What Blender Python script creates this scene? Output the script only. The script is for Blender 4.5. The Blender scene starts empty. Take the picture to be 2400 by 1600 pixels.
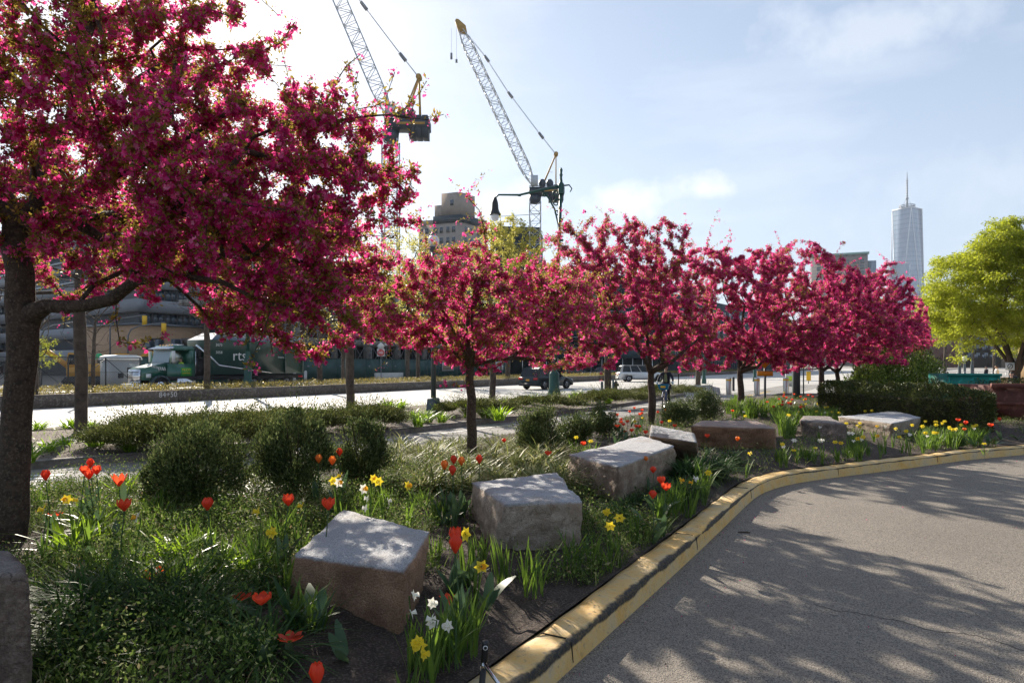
import bpy, math, random
import numpy as np
from mathutils import Vector, Matrix
R=math.radians
C=bpy.context.scene.collection
SC=bpy.context.scene
# ------------------------------------------------ camera, sky, sun, exposure
H=1.8; FPX=1600.0; HV=854.0
cam=bpy.data.objects.new('camera',bpy.data.cameras.new('camera')); C.objects.link(cam)
cam.location=(0,0,H); cam.rotation_euler=(R(90),0,0)
cam.data.sensor_width=36; cam.data.lens=24; cam.data.shift_y=54/2400
cam.data.clip_start=0.05; cam.data.clip_end=9000
SC.camera=cam
SUN_EL=27.0
HAZE=.00007; SUNV=Vector((-.42*math.cos(R(SUN_EL)),.908*math.cos(R(SUN_EL)),math.sin(R(SUN_EL)))).normalized()
w=bpy.data.worlds.new('World'); SC.world=w; w.use_nodes=True
wn=w.node_tree; wn.nodes.clear()
def nd(t,typ,**k):
    n=t.nodes.new(typ)
    for a,b in k.items():
        if a.startswith('i_'): n.inputs[a[2:]].default_value=b
        else: setattr(n,a,b)
    return n
sky=nd(wn,'ShaderNodeTexSky',sky_type='NISHITA',sun_disc=False,sun_elevation=R(SUN_EL),altitude=0,air_density=1.0,dust_density=.6,ozone_density=1.0)
sky.sun_rotation=math.atan2(SUNV.x,SUNV.y)
bg=nd(wn,'ShaderNodeBackground',i_Strength=.064)
tc=nd(wn,'ShaderNodeTexCoord')
# clouds: wisps high up and soft heaps low down, from the view direction
sep=nd(wn,'ShaderNodeSeparateXYZ'); wn.links.new(tc.outputs['Generated'],sep.inputs[0])
mp=nd(wn,'ShaderNodeMapping'); mp.inputs['Scale'].default_value=(1.6,1.6,6.0); mp.inputs['Location'].default_value=(3.1,.4,1.2)
wn.links.new(tc.outputs['Generated'],mp.inputs[0])
nz=nd(wn,'ShaderNodeTexNoise',i_Scale=1.7,i_Detail=7.0,i_Roughness=.55); wn.links.new(mp.outputs[0],nz.inputs['Vector'])
rp=nd(wn,'ShaderNodeValToRGB'); rp.color_ramp.elements[0].position=.48; rp.color_ramp.elements[1].position=.72
rp.color_ramp.elements[1].color=(.30,.30,.30,1)
wn.links.new(nz.outputs['Fac'],rp.inputs[0])
def spot(az_u,v,rad,rad2,gain):   # an elliptical heap of cloud round one direction
    d=Vector(((az_u-1200)/FPX,1,(HV-v)/FPX)).normalized()
    s=nd(wn,'ShaderNodeVectorMath',operation='SUBTRACT'); s.inputs[1].default_value=d
    wn.links.new(tc.outputs['Generated'],s.inputs[0])
    m=nd(wn,'ShaderNodeVectorMath',operation='MULTIPLY'); m.inputs[1].default_value=(1/rad,1/rad,1/rad2); wn.links.new(s.outputs[0],m.inputs[0])
    l=nd(wn,'ShaderNodeVectorMath',operation='LENGTH'); wn.links.new(m.outputs[0],l.inputs[0])
    n2=nd(wn,'ShaderNodeTexNoise',i_Scale=12.0,i_Detail=8.0,i_Roughness=.6); wn.links.new(tc.outputs['Generated'],n2.inputs['Vector'])
    a=nd(wn,'ShaderNodeMath',operation='MULTIPLY_ADD'); a.inputs[1].default_value=3.0; wn.links.new(n2.outputs['Fac'],a.inputs[0]); wn.links.new(l.outputs['Value'],a.inputs[2])
    r=nd(wn,'ShaderNodeMapRange'); r.inputs['From Min'].default_value=2.55; r.inputs['From Max'].default_value=1.75; r.inputs['To Min'].default_value=0; r.inputs['To Max'].default_value=gain
    wn.links.new(a.outputs[0],r.inputs[0]); return r.outputs[0]
spots=[spot(2080,60,.17,.05,.35),spot(2330,430,.16,.05,.22),spot(1640,448,.050,.024,.7),spot(1450,470,.062,.032,.65),spot(1170,480,.07,.03,.5)]
last=rp.outputs[0]
for s_ in spots:
    mx=nd(wn,'ShaderNodeMath',operation='MAXIMUM'); wn.links.new(last,mx.inputs[0]); wn.links.new(s_,mx.inputs[1]); last=mx.outputs[0]
mix=nd(wn,'ShaderNodeMix',data_type='RGBA'); mix.inputs['B'].default_value=(8.0,8.2,8.6,1)
pal=nd(wn,'ShaderNodeMix',data_type='RGBA'); pal.inputs['B'].default_value=(4.3,5.1,6.4,1)   # thin high haze that pales the blue, thickest low down
el=nd(wn,'ShaderNodeMapRange'); el.inputs['From Min'].default_value=0; el.inputs['From Max'].default_value=.5; el.inputs['To Min'].default_value=.80; el.inputs['To Max'].default_value=.35
wn.links.new(sep.outputs['Z'],el.inputs[0]); wn.links.new(el.outputs[0],pal.inputs['Factor']); wn.links.new(sky.outputs[0],pal.inputs['A'])
wn.links.new(last,mix.inputs['Factor']); wn.links.new(pal.outputs['Result'],mix.inputs['A'])
wn.links.new(mix.outputs['Result'],bg.inputs['Color'])
wo=nd(wn,'ShaderNodeOutputWorld'); wn.links.new(bg.outputs[0],wo.inputs[0])
sun=bpy.data.objects.new('sun',bpy.data.lights.new('sun','SUN')); C.objects.link(sun)
sun.data.energy=5.0; sun.data.angle=R(.55); sun.data.color=(1,.90,.76)
sun.rotation_euler=SUNV.to_track_quat('Z','Y').to_euler()
SC.view_settings.view_transform='Standard'; SC.view_settings.look='None'; SC.view_settings.gamma=1; SC.view_settings.exposure=1.14
cy=SC.cycles
cy.max_bounces=6; cy.diffuse_bounces=3; cy.glossy_bounces=2; cy.transmission_bounces=4; cy.transparent_max_bounces=6; cy.volume_bounces=0
cy.caustics_reflective=False; cy.caustics_refractive=False; cy.sample_clamp_indirect=6
cy.use_denoising=True
try: cy.denoiser='OPENIMAGEDENOISE'
except Exception: pass
# ------------------------------------------------ helpers
rng=np.random.default_rng(7); random.seed(7)
def at(u,v,z=0.0):
    Y=(H-z)*FPX/(v-HV); return Vector(((u-1200)/FPX*Y,Y,z))
def px(u,v,Y): return Vector(((u-1200)/FPX*Y,Y,H+(HV-v)/FPX*Y))
SD=Vector((.5145,.857,0)).normalized(); SN=Vector((-.857,.5145,0)).normalized()   # along the street, across it
def st(s,n,z=0): return Vector((SD.x*s+SN.x*n,SD.y*s+SN.y*n,z))
def on_n(u,n,z=0):       # the point of line n seen in column u
    r=-(u-1200)/FPX; Y=n/(.857*r+.5145); return Vector((-r*Y,Y,z))
def _cube():
    v=np.array([(x,y,z) for x in(-.5,.5) for y in(-.5,.5) for z in(-.5,.5)],float)
    f=np.array([(0,1,3,2),(4,6,7,5),(0,4,5,1),(2,3,7,6),(0,2,6,4),(1,5,7,3)]); return v,f
CV,CF=_cube()
class MB:
    def __init__(s): s.V=[]; s.F=[]; s.M=[]; s.n=0; s.m=0
    def mat(s,i): s.m=i; return s
    def add(s,V,F,mi=None):
        V=np.asarray(V,float).reshape(-1,3); F=np.asarray(F,int)
        s.V.append(V); s.F.append(F+s.n); s.M.append(np.full(len(F),s.m if mi is None else mi)); s.n+=len(V); return s
    def box(s,x0,y0,z0,x1,y1,z1):
        return s.add(CV*[x1-x0,y1-y0,z1-z0]+[(x0+x1)/2,(y0+y1)/2,(z0+z1)/2],CF)
    def obox(s,c,size,rz=0,rx=0,ry=0):
        m=np.array((Matrix.Rotation(rz,3,'Z')@Matrix.Rotation(ry,3,'Y')@Matrix.Rotation(rx,3,'X')))
        return s.add((CV*list(size))@m.T+list(c),CF)
    def bar(s,p0,p1,wd,ht=None,up=(0,0,1)):
        p0=Vector(p0);p1=Vector(p1);d=p1-p0;L=d.length
        if L<1e-6: return s
        d/=L; u=Vector(up); sd=d.cross(u)
        if sd.length<1e-3: sd=d.cross(Vector((1,0,0)))
        sd.normalize(); up2=sd.cross(d); ht=ht or wd
        m=np.array([list(sd*wd),list(d*L),list(up2*ht)])
        return s.add(CV@m+list((p0+p1)/2),CF)
    def tube(s,P,r,n=8,cap=True):
        P=[Vector(p) for p in P]; k=len(P); r=[r]*k if not hasattr(r,'__len__') else r
        V=[];ref=None
        for i in range(k):
            t=(P[min(i+1,k-1)]-P[max(i-1,0)])
            t=t.normalized() if t.length>1e-9 else Vector((0,0,1))
            if ref is None: ref=t.orthogonal().normalized()
            ref=(ref-t*ref.dot(t)); ref=ref.normalized() if ref.length>1e-6 else t.orthogonal().normalized()
            b=t.cross(ref)
            for j in range(n):
                a=2*math.pi*j/n; V.append(P[i]+ref*(r[i]*math.cos(a))+b*(r[i]*math.sin(a)))
        F=[(i*n+j,i*n+(j+1)%n,(i+1)*n+(j+1)%n,(i+1)*n+j) for i in range(k-1) for j in range(n)]
        n0=s.n; s.add(V,F)
        if cap:
            s.F.append(np.array([list(range(n0+n-1,n0-1,-1)),list(range(n0+(k-1)*n,n0+k*n))])); s.M.append(np.full(2,s.m))
        return s
    def cyl(s,p0,p1,r0,r1=None,n=12): return s.tube([p0,p1],[r0,r1 if r1 is not None else r0],n)
    def lathe(s,prof,c=(0,0,0),n=16):
        V=[(c[0]+r*math.cos(2*math.pi*j/n),c[1]+r*math.sin(2*math.pi*j/n),c[2]+z) for r,z in prof for j in range(n)]
        F=[(i*n+j,i*n+(j+1)%n,(i+1)*n+(j+1)%n,(i+1)*n+j) for i in range(len(prof)-1) for j in range(n)]
        return s.add(V,F)
    def ell(s,c,r,n=12,m=8):
        r=(r,)*3 if not hasattr(r,'__len__') else r
        V=[(c[0]+r[0]*math.sin(math.pi*i/m)*math.cos(2*math.pi*j/n),c[1]+r[1]*math.sin(math.pi*i/m)*math.sin(2*math.pi*j/n),c[2]+r[2]*math.cos(math.pi*i/m)) for i in range(m+1) for j in range(n)]
        F=[(i*n+j,(i+1)*n+j,(i+1)*n+(j+1)%n,i*n+(j+1)%n) for i in range(m) for j in range(n)]
        return s.add(V,F)
    def prism(s,poly,a,b,axis='z'):   # polygon extruded from a to b along an axis
        k=len(poly)
        def P(p,t): return {'z':(p[0],p[1],t),'y':(p[0],t,p[1]),'x':(t,p[0],p[1])}[axis]
        V=[P(p,a) for p in poly]+[P(p,b) for p in poly]; n0=s.n
        s.add(V,[(i,(i+1)%k,k+(i+1)%k,k+i) for i in range(k)])
        s.F.append(np.array([list(range(n0+k-1,n0-1,-1)),list(range(n0+k,n0+2*k))])); s.M.append(np.full(2,s.m)); return s
    def quad(s,a,b,c,d): return s.add([a,b,c,d],[(0,1,2,3)])
    def xf(s,m):
        m=Matrix(m); A=np.array(m.to_3x3()); t=np.array(m.translation); s.V=[v@A.T+t for v in s.V]; return s
    def build(s,name,mats,parent=None,smooth=False,world=False,attr=None):
        me=bpy.data.meshes.new(name)
        if s.n:
            V=np.concatenate(s.V)
            if world and parent is not None: V=V-np.array(parent.location)
            me.vertices.add(len(V)); me.vertices.foreach_set('co',V.astype(np.float32).ravel())
            lt=np.concatenate([np.full(len(f),f.shape[1]) for f in s.F]); lv=np.concatenate([f.ravel() for f in s.F])
            me.loops.add(len(lv)); me.loops.foreach_set('vertex_index',lv.astype(np.int32))
            me.polygons.add(len(lt)); me.polygons.foreach_set('loop_start',np.concatenate([[0],np.cumsum(lt)[:-1]]).astype(np.int32))
            me.polygons.foreach_set('loop_total',lt.astype(np.int32))
            me.polygons.foreach_set('material_index',np.concatenate(s.M).astype(np.int32))
            if smooth: me.polygons.foreach_set('use_smooth',np.ones(len(lt),bool))
            if attr:
                for an,av in attr.items():
                    at_=me.attributes.new(an,'FLOAT','POINT'); at_.data.foreach_set('value',np.asarray(av,np.float32))
            me.update(calc_edges=True); me.validate()
        for m in (mats if isinstance(mats,(list,tuple)) else [mats]): me.materials.append(m)
        o=bpy.data.objects.new(name,me); C.objects.link(o)
        if parent is not None: o.parent=parent
        return o
def tag(o,label=None,cat=None,group=None,kind=None):
    if label: o['label']=label
    if cat: o['category']=cat
    if group: o['group']=group
    if kind: o['kind']=kind
    return o
def thing(name,label,cat,loc=(0,0,0),rz=0,group=None):
    o=bpy.data.objects.new(name,None); C.objects.link(o); o.location=loc; o.rotation_euler=(0,0,rz); o.empty_display_size=.2
    return tag(o,label,cat,group)
def dup(o,loc=None,rz=None,label=None,scale=None):
    def cp(q,par):
        c=q.copy(); C.objects.link(c)
        if par is not None: c.parent=par
        for ch in [x for x in q.children]: cp(ch,c)
        return c
    c=cp(o,None)
    if loc is not None: c.location=loc
    if rz is not None: c.rotation_euler=(0,0,rz)
    if scale is not None: c.scale=(scale,)*3 if not hasattr(scale,'__len__') else scale
    if label: c['label']=label
    return c
# ------------------------------------------------ materials
def newmat(name):
    m=bpy.data.materials.new(name); m.use_nodes=True; t=m.node_tree; t.nodes.clear()
    return m,t,nd(t,'ShaderNodeOutputMaterial')
def c4(c): return (c[0],c[1],c[2],1)
def noise(t,scale,detail=5,rough=.6,vec=None,dist=0):
    n=nd(t,'ShaderNodeTexNoise',i_Scale=scale,i_Detail=float(detail),i_Roughness=rough,i_Distortion=dist)
    if vec is None:
        k=nd(t,'ShaderNodeTexCoord'); vec=k.outputs['Object']
    t.links.new(vec,n.inputs['Vector']); return n.outputs['Fac']
def ramp(t,fac,stops):
    r=nd(t,'ShaderNodeValToRGB'); e=r.color_ramp.elements
    while len(e)<len(stops): e.new(.5)
    for k,(p,c) in enumerate(stops): e[k].position=p; e[k].color=c4(c)
    t.links.new(fac,r.inputs[0]); return r.outputs[0]
def mixc(t,f,a,b):
    x=nd(t,'ShaderNodeMix',data_type='RGBA')
    for s_,v in (('Factor',f),('A',a),('B',b)):
        if isinstance(v,(float,int)): x.inputs[s_].default_value=v
        elif isinstance(v,tuple): x.inputs[s_].default_value=c4(v)
        else: t.links.new(v,x.inputs[s_])
    return x.outputs['Result']
def mat(name,c1,c2=None,scale=6,rough=.75,metal=0,bump=0,bscale=None,detail=6,lo=.35,hi=.65,spec=.4,coat=0,c3=None,s3=60):
    m,t,o=newmat(name); b=nd(t,'ShaderNodeBsdfPrincipled',i_Roughness=rough,i_Metallic=metal)
    b.inputs['Specular IOR Level'].default_value=spec; b.inputs['Coat Weight'].default_value=coat
    c2=c2 or tuple(x*.8 for x in c1)
    col=ramp(t,noise(t,scale,detail),[(lo,c1),(hi,c2)])
    if c3: col=mixc(t,ramp(t,noise(t,s3,3),[(.52,(0,0,0)),(.62,(1,1,1))]),col,c3)
    t.links.new(col,b.inputs['Base Color'])
    if bump:
        bp=nd(t,'ShaderNodeBump',i_Strength=min(1,bump),i_Distance=.02*max(1,bump)); t.links.new(noise(t,bscale or scale*4,6,.65),bp.inputs['Height']); t.links.new(bp.outputs[0],b.inputs['Normal'])
    t.links.new(b.outputs[0],o.inputs[0]); return m
def leafmat(name,stops,trans=.45,rough=.5,tcol=None,spec=.35):
    m,t,o=newmat(name); g=nd(t,'ShaderNodeNewGeometry')
    col=ramp(t,g.outputs['Random Per Island'],stops)
    b=nd(t,'ShaderNodeBsdfPrincipled',i_Roughness=rough); b.inputs['Specular IOR Level'].default_value=spec
    t.links.new(col,b.inputs['Base Color'])
    tr=nd(t,'ShaderNodeBsdfTranslucent')
    if tcol:
        t.links.new(mixc(t,.65,col,tcol),tr.inputs['Color'])
    else: t.links.new(col,tr.inputs['Color'])
    x=nd(t,'ShaderNodeMixShader',i_Fac=trans); t.links.new(b.outputs[0],x.inputs[1]); t.links.new(tr.outputs[0],x.inputs[2])
    t.links.new(x.outputs[0],o.inputs[0]); return m
PETAL=leafmat('crabapple_petals',[(0,(.13,.004,.04)),(.18,(.36,.012,.12)),(.5,(.50,.022,.18)),(.75,(.72,.09,.32)),(1,(.90,.40,.60))],.60,.6,(1,.08,.36),.2)
CLEAF=leafmat('crabapple_leaves',[(0,(.05,.03,.012)),(.35,(.13,.09,.02)),(.7,(.24,.21,.04)),(1,(.34,.15,.05))],.5,.5,(.5,.40,.06),.25)
BARK=mat('crabapple_bark',(.085,.058,.04),(.035,.024,.018),16,.9,bump=1.4,bscale=34,c3=(.12,.09,.065),s3=45)
GBARK=mat('street_tree_bark',(.115,.09,.068),(.05,.038,.03),6,.9,bump=1,bscale=20)
YLEAF=leafmat('young_yellow_leaves',[(0,(.26,.24,.04)),(1,(.50,.44,.10))],.5,.5,(.75,.7,.15))
LIME=leafmat('lime_leaves',[(0,(.11,.15,.01)),(.5,(.25,.29,.018)),(1,(.44,.43,.05))],.46,.55,(.65,.72,.06),.2)
YEW=leafmat('yew_needles',[(0,(.022,.036,.012)),(.5,(.08,.12,.035)),(1,(.26,.30,.11))],.25,.5)
HEDG=leafmat('hedge_needles',[(0,(.024,.038,.010)),(.6,(.075,.10,.024)),(1,(.23,.23,.06))],.22,.42)
JUNI=leafmat('juniper_needles',[(0,(.035,.050,.014)),(.5,(.11,.13,.035)),(1,(.26,.27,.08))],.2,.7,None,.12)
RHOD=leafmat('glossy_bush_leaves',[(0,(.04,.08,.014)),(.6,(.14,.22,.03)),(1,(.38,.46,.09))],.35,.3)
WEED=leafmat('weed_leaves',[(0,(.04,.065,.014)),(.4,(.095,.155,.03)),(.82,(.20,.27,.06)),(.93,(.38,.40,.18)),(1,(.34,.23,.13))],.35,.65,None,.12)
BLADE=leafmat('daffodil_blades',[(0,(.035,.075,.03)),(.5,(.06,.12,.03)),(1,(.13,.20,.04))],.4,.5,(.25,.4,.04),.2)
LILY=leafmat('daylily_blades',[(0,(.07,.15,.015)),(1,(.18,.30,.03))],.5,.4,(.4,.6,.03))
LIRI=leafmat('variegated_blades',[(0,(.07,.10,.025)),(.5,(.20,.23,.07)),(1,(.52,.50,.24))],.40,.5,None,.2)
DGRASS=leafmat('dark_blades',[(0,(.018,.045,.012)),(1,(.06,.12,.03))],.35,.55,None,.15)
TLEAF=leafmat('tulip_leaves',[(0,(.045,.10,.045)),(1,(.10,.16,.07))],.35,.4)
TULR=leafmat('red_tulip_petals',[(0,(.55,.03,.015)),(1,(.85,.10,.04))],.5,.4,(1,.12,.04))
TULO=leafmat('orange_tulip_petals',[(0,(.75,.16,.03)),(1,(.85,.28,.05))],.5,.4,(1,.35,.06))
DAFY=leafmat('yellow_daffodil_petals',[(0,(.80,.60,.02)),(1,(.85,.68,.05))],.45,.5)
DAFW=leafmat('white_daffodil_petals',[(0,(.82,.80,.66)),(1,(.85,.84,.76))],.45,.5)
DAFO=leafmat('orange_daffodil_cup',[(0,(.80,.30,.02)),(1,(.85,.45,.03))],.4,.5)
MUSC=leafmat('grape_hyacinth_bells',[(0,(.03,.02,.25)),(1,(.08,.06,.45))],.3,.5)
CHIP=leafmat('bark_mulch',[(0,(.03,.02,.015)),(.6,(.10,.07,.05)),(1,(.26,.20,.15))],.0,.9)
COVER=leafmat('ground_cover_leaves',[(0,(.10,.09,.02)),(.5,(.24,.20,.05)),(1,(.42,.34,.10))],.4,.5)
SOIL=mat('soil',(.060,.042,.031),(.026,.018,.014),7,.95,bump=1.5,bscale=30,c3=(.12,.09,.07),s3=70)
# ------------------------------------------------ foliage clouds (numpy)
def unit(n,r=None):
    r=r or rng; v=r.normal(size=(n,3)); return v/np.linalg.norm(v,axis=1,keepdims=True)
def leaves(mb,P,size,mi=0,D=None,asp=.45,fold=.15,spread=1.0):
    """one small folded leaf per point: base, left, tip, right"""
    n=len(P); 
    if n==0: return
    d=unit(n) if D is None else D+unit(n)*spread
    d/=np.linalg.norm(d,axis=1,keepdims=True)
    s=np.cross(d,unit(n)); s/=np.linalg.norm(s,axis=1,keepdims=True)+1e-9; u=np.cross(s,d)
    L=(size*rng.uniform(.6,1.3,n))[:,None] if not hasattr(size,'__len__') else np.asarray(size)[:,None]
    V=np.stack([P,P+d*L*.5+s*L*asp*.5+u*L*fold,P+d*L,P+d*L*.5-s*L*asp*.5+u*L*fold],1)
    mb.add(V.reshape(-1,3),np.arange(4*n).reshape(n,4),mi)
def blossoms(mb,P,size,mi=0,np_=5,D=None):
    n=len(P)
    if n==0: return
    a=unit(n)+(0 if D is None else D*.8); a/=np.linalg.norm(a,axis=1,keepdims=True)
    e=np.cross(a,unit(n)); e/=np.linalg.norm(e,axis=1,keepdims=True)+1e-9; f=np.cross(a,e)
    L=(size*rng.uniform(.7,1.2,n))[:,None]; V=[P]; th0=rng.uniform(0,6.28,n)
    cup=rng.uniform(.15,.8,n)[:,None]
    for k in range(np_):
        th=th0+2*math.pi*k/np_
        d=e*np.cos(th)[:,None]+f*np.sin(th)[:,None]; s=np.cross(a,d)
        wd=.42 if np_==5 else .6
        V+= [P+(d*.6+a*cup*.35)*L+s*L*wd, P+(d+a*cup)*L, P+(d*.6+a*cup*.35)*L-s*L*wd]
    k=1+3*np_; V=np.stack(V,1); b=(np.arange(n)*k)[:,None,None]
    q=np.array([(0,1+3*j,2+3*j,3+3*j) for j in range(np_)])[None]
    mb.add(V.reshape(-1,3),(b+q).reshape(-1,4),mi)
def blades(mb,P,L,wd,lean=(.1,.5),droop=.3,mi=0,az=None,seg=4,tipw=.1):
    """strap leaves: P bases, each rises and arches outward"""
    P=np.asarray(P,float).reshape(-1,3); n=len(P)
    if n==0: return
    az=rng.uniform(0,2*math.pi,n) if az is None else az
    h=np.stack([np.cos(az),np.sin(az),np.zeros(n)],1); sd=np.stack([-np.sin(az),np.cos(az),np.zeros(n)],1)
    tw=rng.uniform(-.6,.6,n)[:,None]; sd=sd*np.cos(tw)+h*np.sin(tw)
    Ln=(L*rng.uniform(.65,1.15,n))[:,None]; ln=rng.uniform(lean[0],lean[1],n)[:,None]; dr=(droop*rng.uniform(.4,1.5,n))[:,None]
    W=(wd*rng.uniform(.7,1.2,n))[:,None]; V=[]
    for k in range(seg+1):
        t=k/seg; p=P+h*Ln*(ln*t+dr*t*t*1.1)+np.array([0,0,1])*Ln*(t*np.sqrt(np.maximum(.1,1-ln**2))-dr*t**2.2*.9)
        ww=W*.5*(.7+.6*math.sin(math.pi*min(1,t*1.1)))*(1 if k<seg else tipw)
        V+=[p-sd*ww,p+sd*ww]
    k2=2*(seg+1); V=np.stack(V,1); b=(np.arange(n)*k2)[:,None,None]
    q=np.array([(2*j,2*j+1,2*j+3,2*j+2) for j in range(seg)])[None]
    mb.add(V.reshape(-1,3),(b+q).reshape(-1,4),mi)
def nz3(P,sc,seed=0):   # cheap smooth lumps from summed sines, -1..1
    P=P*sc+seed*7.3
    return (np.sin(P[:,0]*1.7+1.3*np.sin(P[:,1]*1.1+seed))+np.sin(P[:,1]*1.9+1.1*np.sin(P[:,2]*1.3))+np.sin(P[:,2]*2.1+1.2*np.sin(P[:,0]*.9+seed*2)))/3
# ------------------------------------------------ tree skeletons
class Tree:
    def __init__(s,base,seed=1): s.P=[np.array(base,float)]; s.par=[-1]; s.mr=[0]; s.pl=[0.]; s.rng=np.random.default_rng(seed)
    def limb(s,start,pts,radii,step=.25):
        i=start; prev=s.P[i]; r0=s.mr[i] or radii[0]
        for p,r in zip(pts,radii):
            p=np.array(p,float); d=np.linalg.norm(p-prev); k=max(1,int(round(d/step)))
            for j in range(1,k+1):
                q=prev+(p-prev)*j/k+(s.rng.normal(size=3)*.012*(j<k))
                s.P.append(q); s.par.append(i); s.mr.append(r0+(r-r0)*j/k); s.pl.append(s.pl[i]+d/k); i=len(s.P)-1
            prev=p; r0=r
        return i
    def reach(s,T,step=.22,alpha=.35,curve=.3,wob=.03,minstart=0):
        T=T[np.argsort(np.linalg.norm(T-s.P[-1],axis=1)*.2+s.rng.random(len(T)))]
        N=np.zeros((len(s.P)+len(T)*40,3)); N[:len(s.P)]=s.P; L=np.zeros(len(N)); L[:len(s.P)]=s.pl; n=len(s.P)
        s.tips=[]
        for t in T:
            d=np.linalg.norm(N[minstart:n]-t,axis=1); i=int(np.argmin(d+alpha*L[minstart:n]))+minstart; di=d[i-minstart]
            k=max(1,int(math.ceil(di/step))); k=min(k,30)
            pd=N[i]-(N[s.par[i]] if s.par[i]>=0 else N[i]-[0,0,1]); pd=pd/(np.linalg.norm(pd)+1e-9)
            c=N[i]+pd*di*curve+np.array([0,0,.06*di]); p0=N[i].copy(); par=i
            for j in range(1,k+1):
                q=j/k; x=p0*(1-q)**2+c*2*q*(1-q)+t*q*q+(s.rng.normal(size=3)*wob*(j<k))
                N[n]=x; L[n]=L[par]+di/k; s.P.append(x); s.par.append(par); s.mr.append(0); s.pl.append(L[n]); par=n; n+=1
            s.tips.append(n-1)
    def radii(s,rbase,rtip=.004):
        n=len(s.P); w=np.zeros(n); par=np.array(s.par); ch=np.zeros(n,int)
        for i in range(1,n): ch[par[i]]+=1
        w[ch==0]=1
        for i in range(n-1,0,-1): w[par[i]]+=w[i]
        e=math.log(rbase/rtip)/math.log(max(2,w[0])); r=rtip*w**e
        s.w=w; s.r=np.maximum(r,np.array(s.mr)); return s.r
    def mesh(s,mb,rmin=0.0,nbig=10):
        n=len(s.P); kids=[[] for _ in range(n)]
        for i in range(1,n): kids[s.par[i]].append(i)
        stack=[(0,None)]
        while stack:
            i,par=stack.pop(); ch=[] if par is None else [par]
            while True:
                ch.append(i)
                if not kids[i]: break
                ks=sorted(kids[i],key=lambda k:-s.w[k])
                for k in ks[1:]:
                    if s.r[k]>=rmin: stack.append((k,i))
                i=ks[0]
                if s.r[i]<rmin: break
            if len(ch)>1:
                rr=[s.r[k] for k in ch]
                if par is not None: rr[0]=min(rr[0],rr[1]*1.25)
                m=max(rr); mb.tube([s.P[k] for k in ch],rr,nbig if m>.05 else 6 if m>.018 else 4 if m>.008 else 3,cap=False)
# ================================================ GROUND, ROADS
def resample(P,n):
    P=np.array(P,float); d=np.concatenate([[0],np.cumsum(np.linalg.norm(np.diff(P,axis=0),axis=1))]); t=np.linspace(0,d[-1],n)
    return np.stack([np.interp(t,d,P[:,k]) for k in range(P.shape[1])],1)
def smoothp(P,n,it=3):
    P=resample(P,n)
    for _ in range(it): P[1:-1]=(P[:-2]+2*P[1:-1]+P[2:])/4
    return P
FRONT=[(-7,-6.5),(-4.2,-2.6),(-1.75,.95),(-.75,2.15),(.24,3.84),(.66,4.57),(1.08,5.30),(1.66,6.32),(2.25,7.37),(2.83,8.42),(3.42,9.48),(4.1,10.22),(5.1,10.85),(6.6,11.66),(8.47,12.8),(10.2,13.6),(12.5,14.7),(14,15.6)]
BACK=[(-17,-2),(-14,1.5),(-10.2,4.8),(-6.5,8.0),(-1.9,12.8),(3.4,20.3),(8,27.7),(11,32),(15.4,38.5),(18,43)]
FR=smoothp(FRONT,160,10); BK=smoothp(BACK,80,4)
def asphalt(name,c1,c2,sp,dark):
    m,t,o=newmat(name); b=nd(t,'ShaderNodeBsdfPrincipled',i_Roughness=.85); b.inputs['Specular IOR Level'].default_value=.3
    k=nd(t,'ShaderNodeTexCoord').outputs['Object']
    col=ramp(t,noise(t,.5,5,.6,k),[(.3,c1),(.7,c2)])
    v=nd(t,'ShaderNodeTexVoronoi',i_Scale=sp); t.links.new(k,v.inputs['Vector'])
    g=ramp(t,v.outputs['Color'],[(.1,dark),(.45,(.5,.5,.5)),(.95,(.86,.83,.78))])
    x=nd(t,'ShaderNodeMix',data_type='RGBA',blend_type='OVERLAY'); x.inputs['Factor'].default_value=.85; t.links.new(col,x.inputs['A']); t.links.new(g,x.inputs['B'])
    cr=nd(t,'ShaderNodeTexVoronoi',feature='DISTANCE_TO_EDGE',i_Scale=.35); 
    wv=nd(t,'ShaderNodeVectorMath',operation='ADD'); n2=nd(t,'ShaderNodeTexNoise',i_Scale=1.2,i_Detail=6.); t.links.new(k,n2.inputs['Vector']); t.links.new(k,wv.inputs[0]); t.links.new(n2.outputs['Color'],wv.inputs[1]); t.links.new(wv.outputs[0],cr.inputs['Vector'])
    cm=ramp(t,cr.outputs['Distance'],[(0,(.35,.35,.35)),(.003,(0,0,0))])
    cc=mixc(t,cm,x.outputs['Result'],tuple(q*.35 for q in c1))
    t.links.new(cc,b.inputs['Base Color'])
    bp=nd(t,'ShaderNodeBump',i_Strength=.7,i_Distance=.01); t.links.new(v.outputs['Distance'],bp.inputs['Height']); t.links.new(bp.outputs[0],b.inputs['Normal'])
    t.links.new(b.outputs[0],o.inputs[0]); return m
ASPH=asphalt('driveway_asphalt',(.178,.158,.136),(.225,.202,.174),135,(.12,.12,.12))
PATHM=asphalt('bike_path_asphalt',(.19,.185,.18),(.24,.232,.222),50,(.3,.3,.3))
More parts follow.
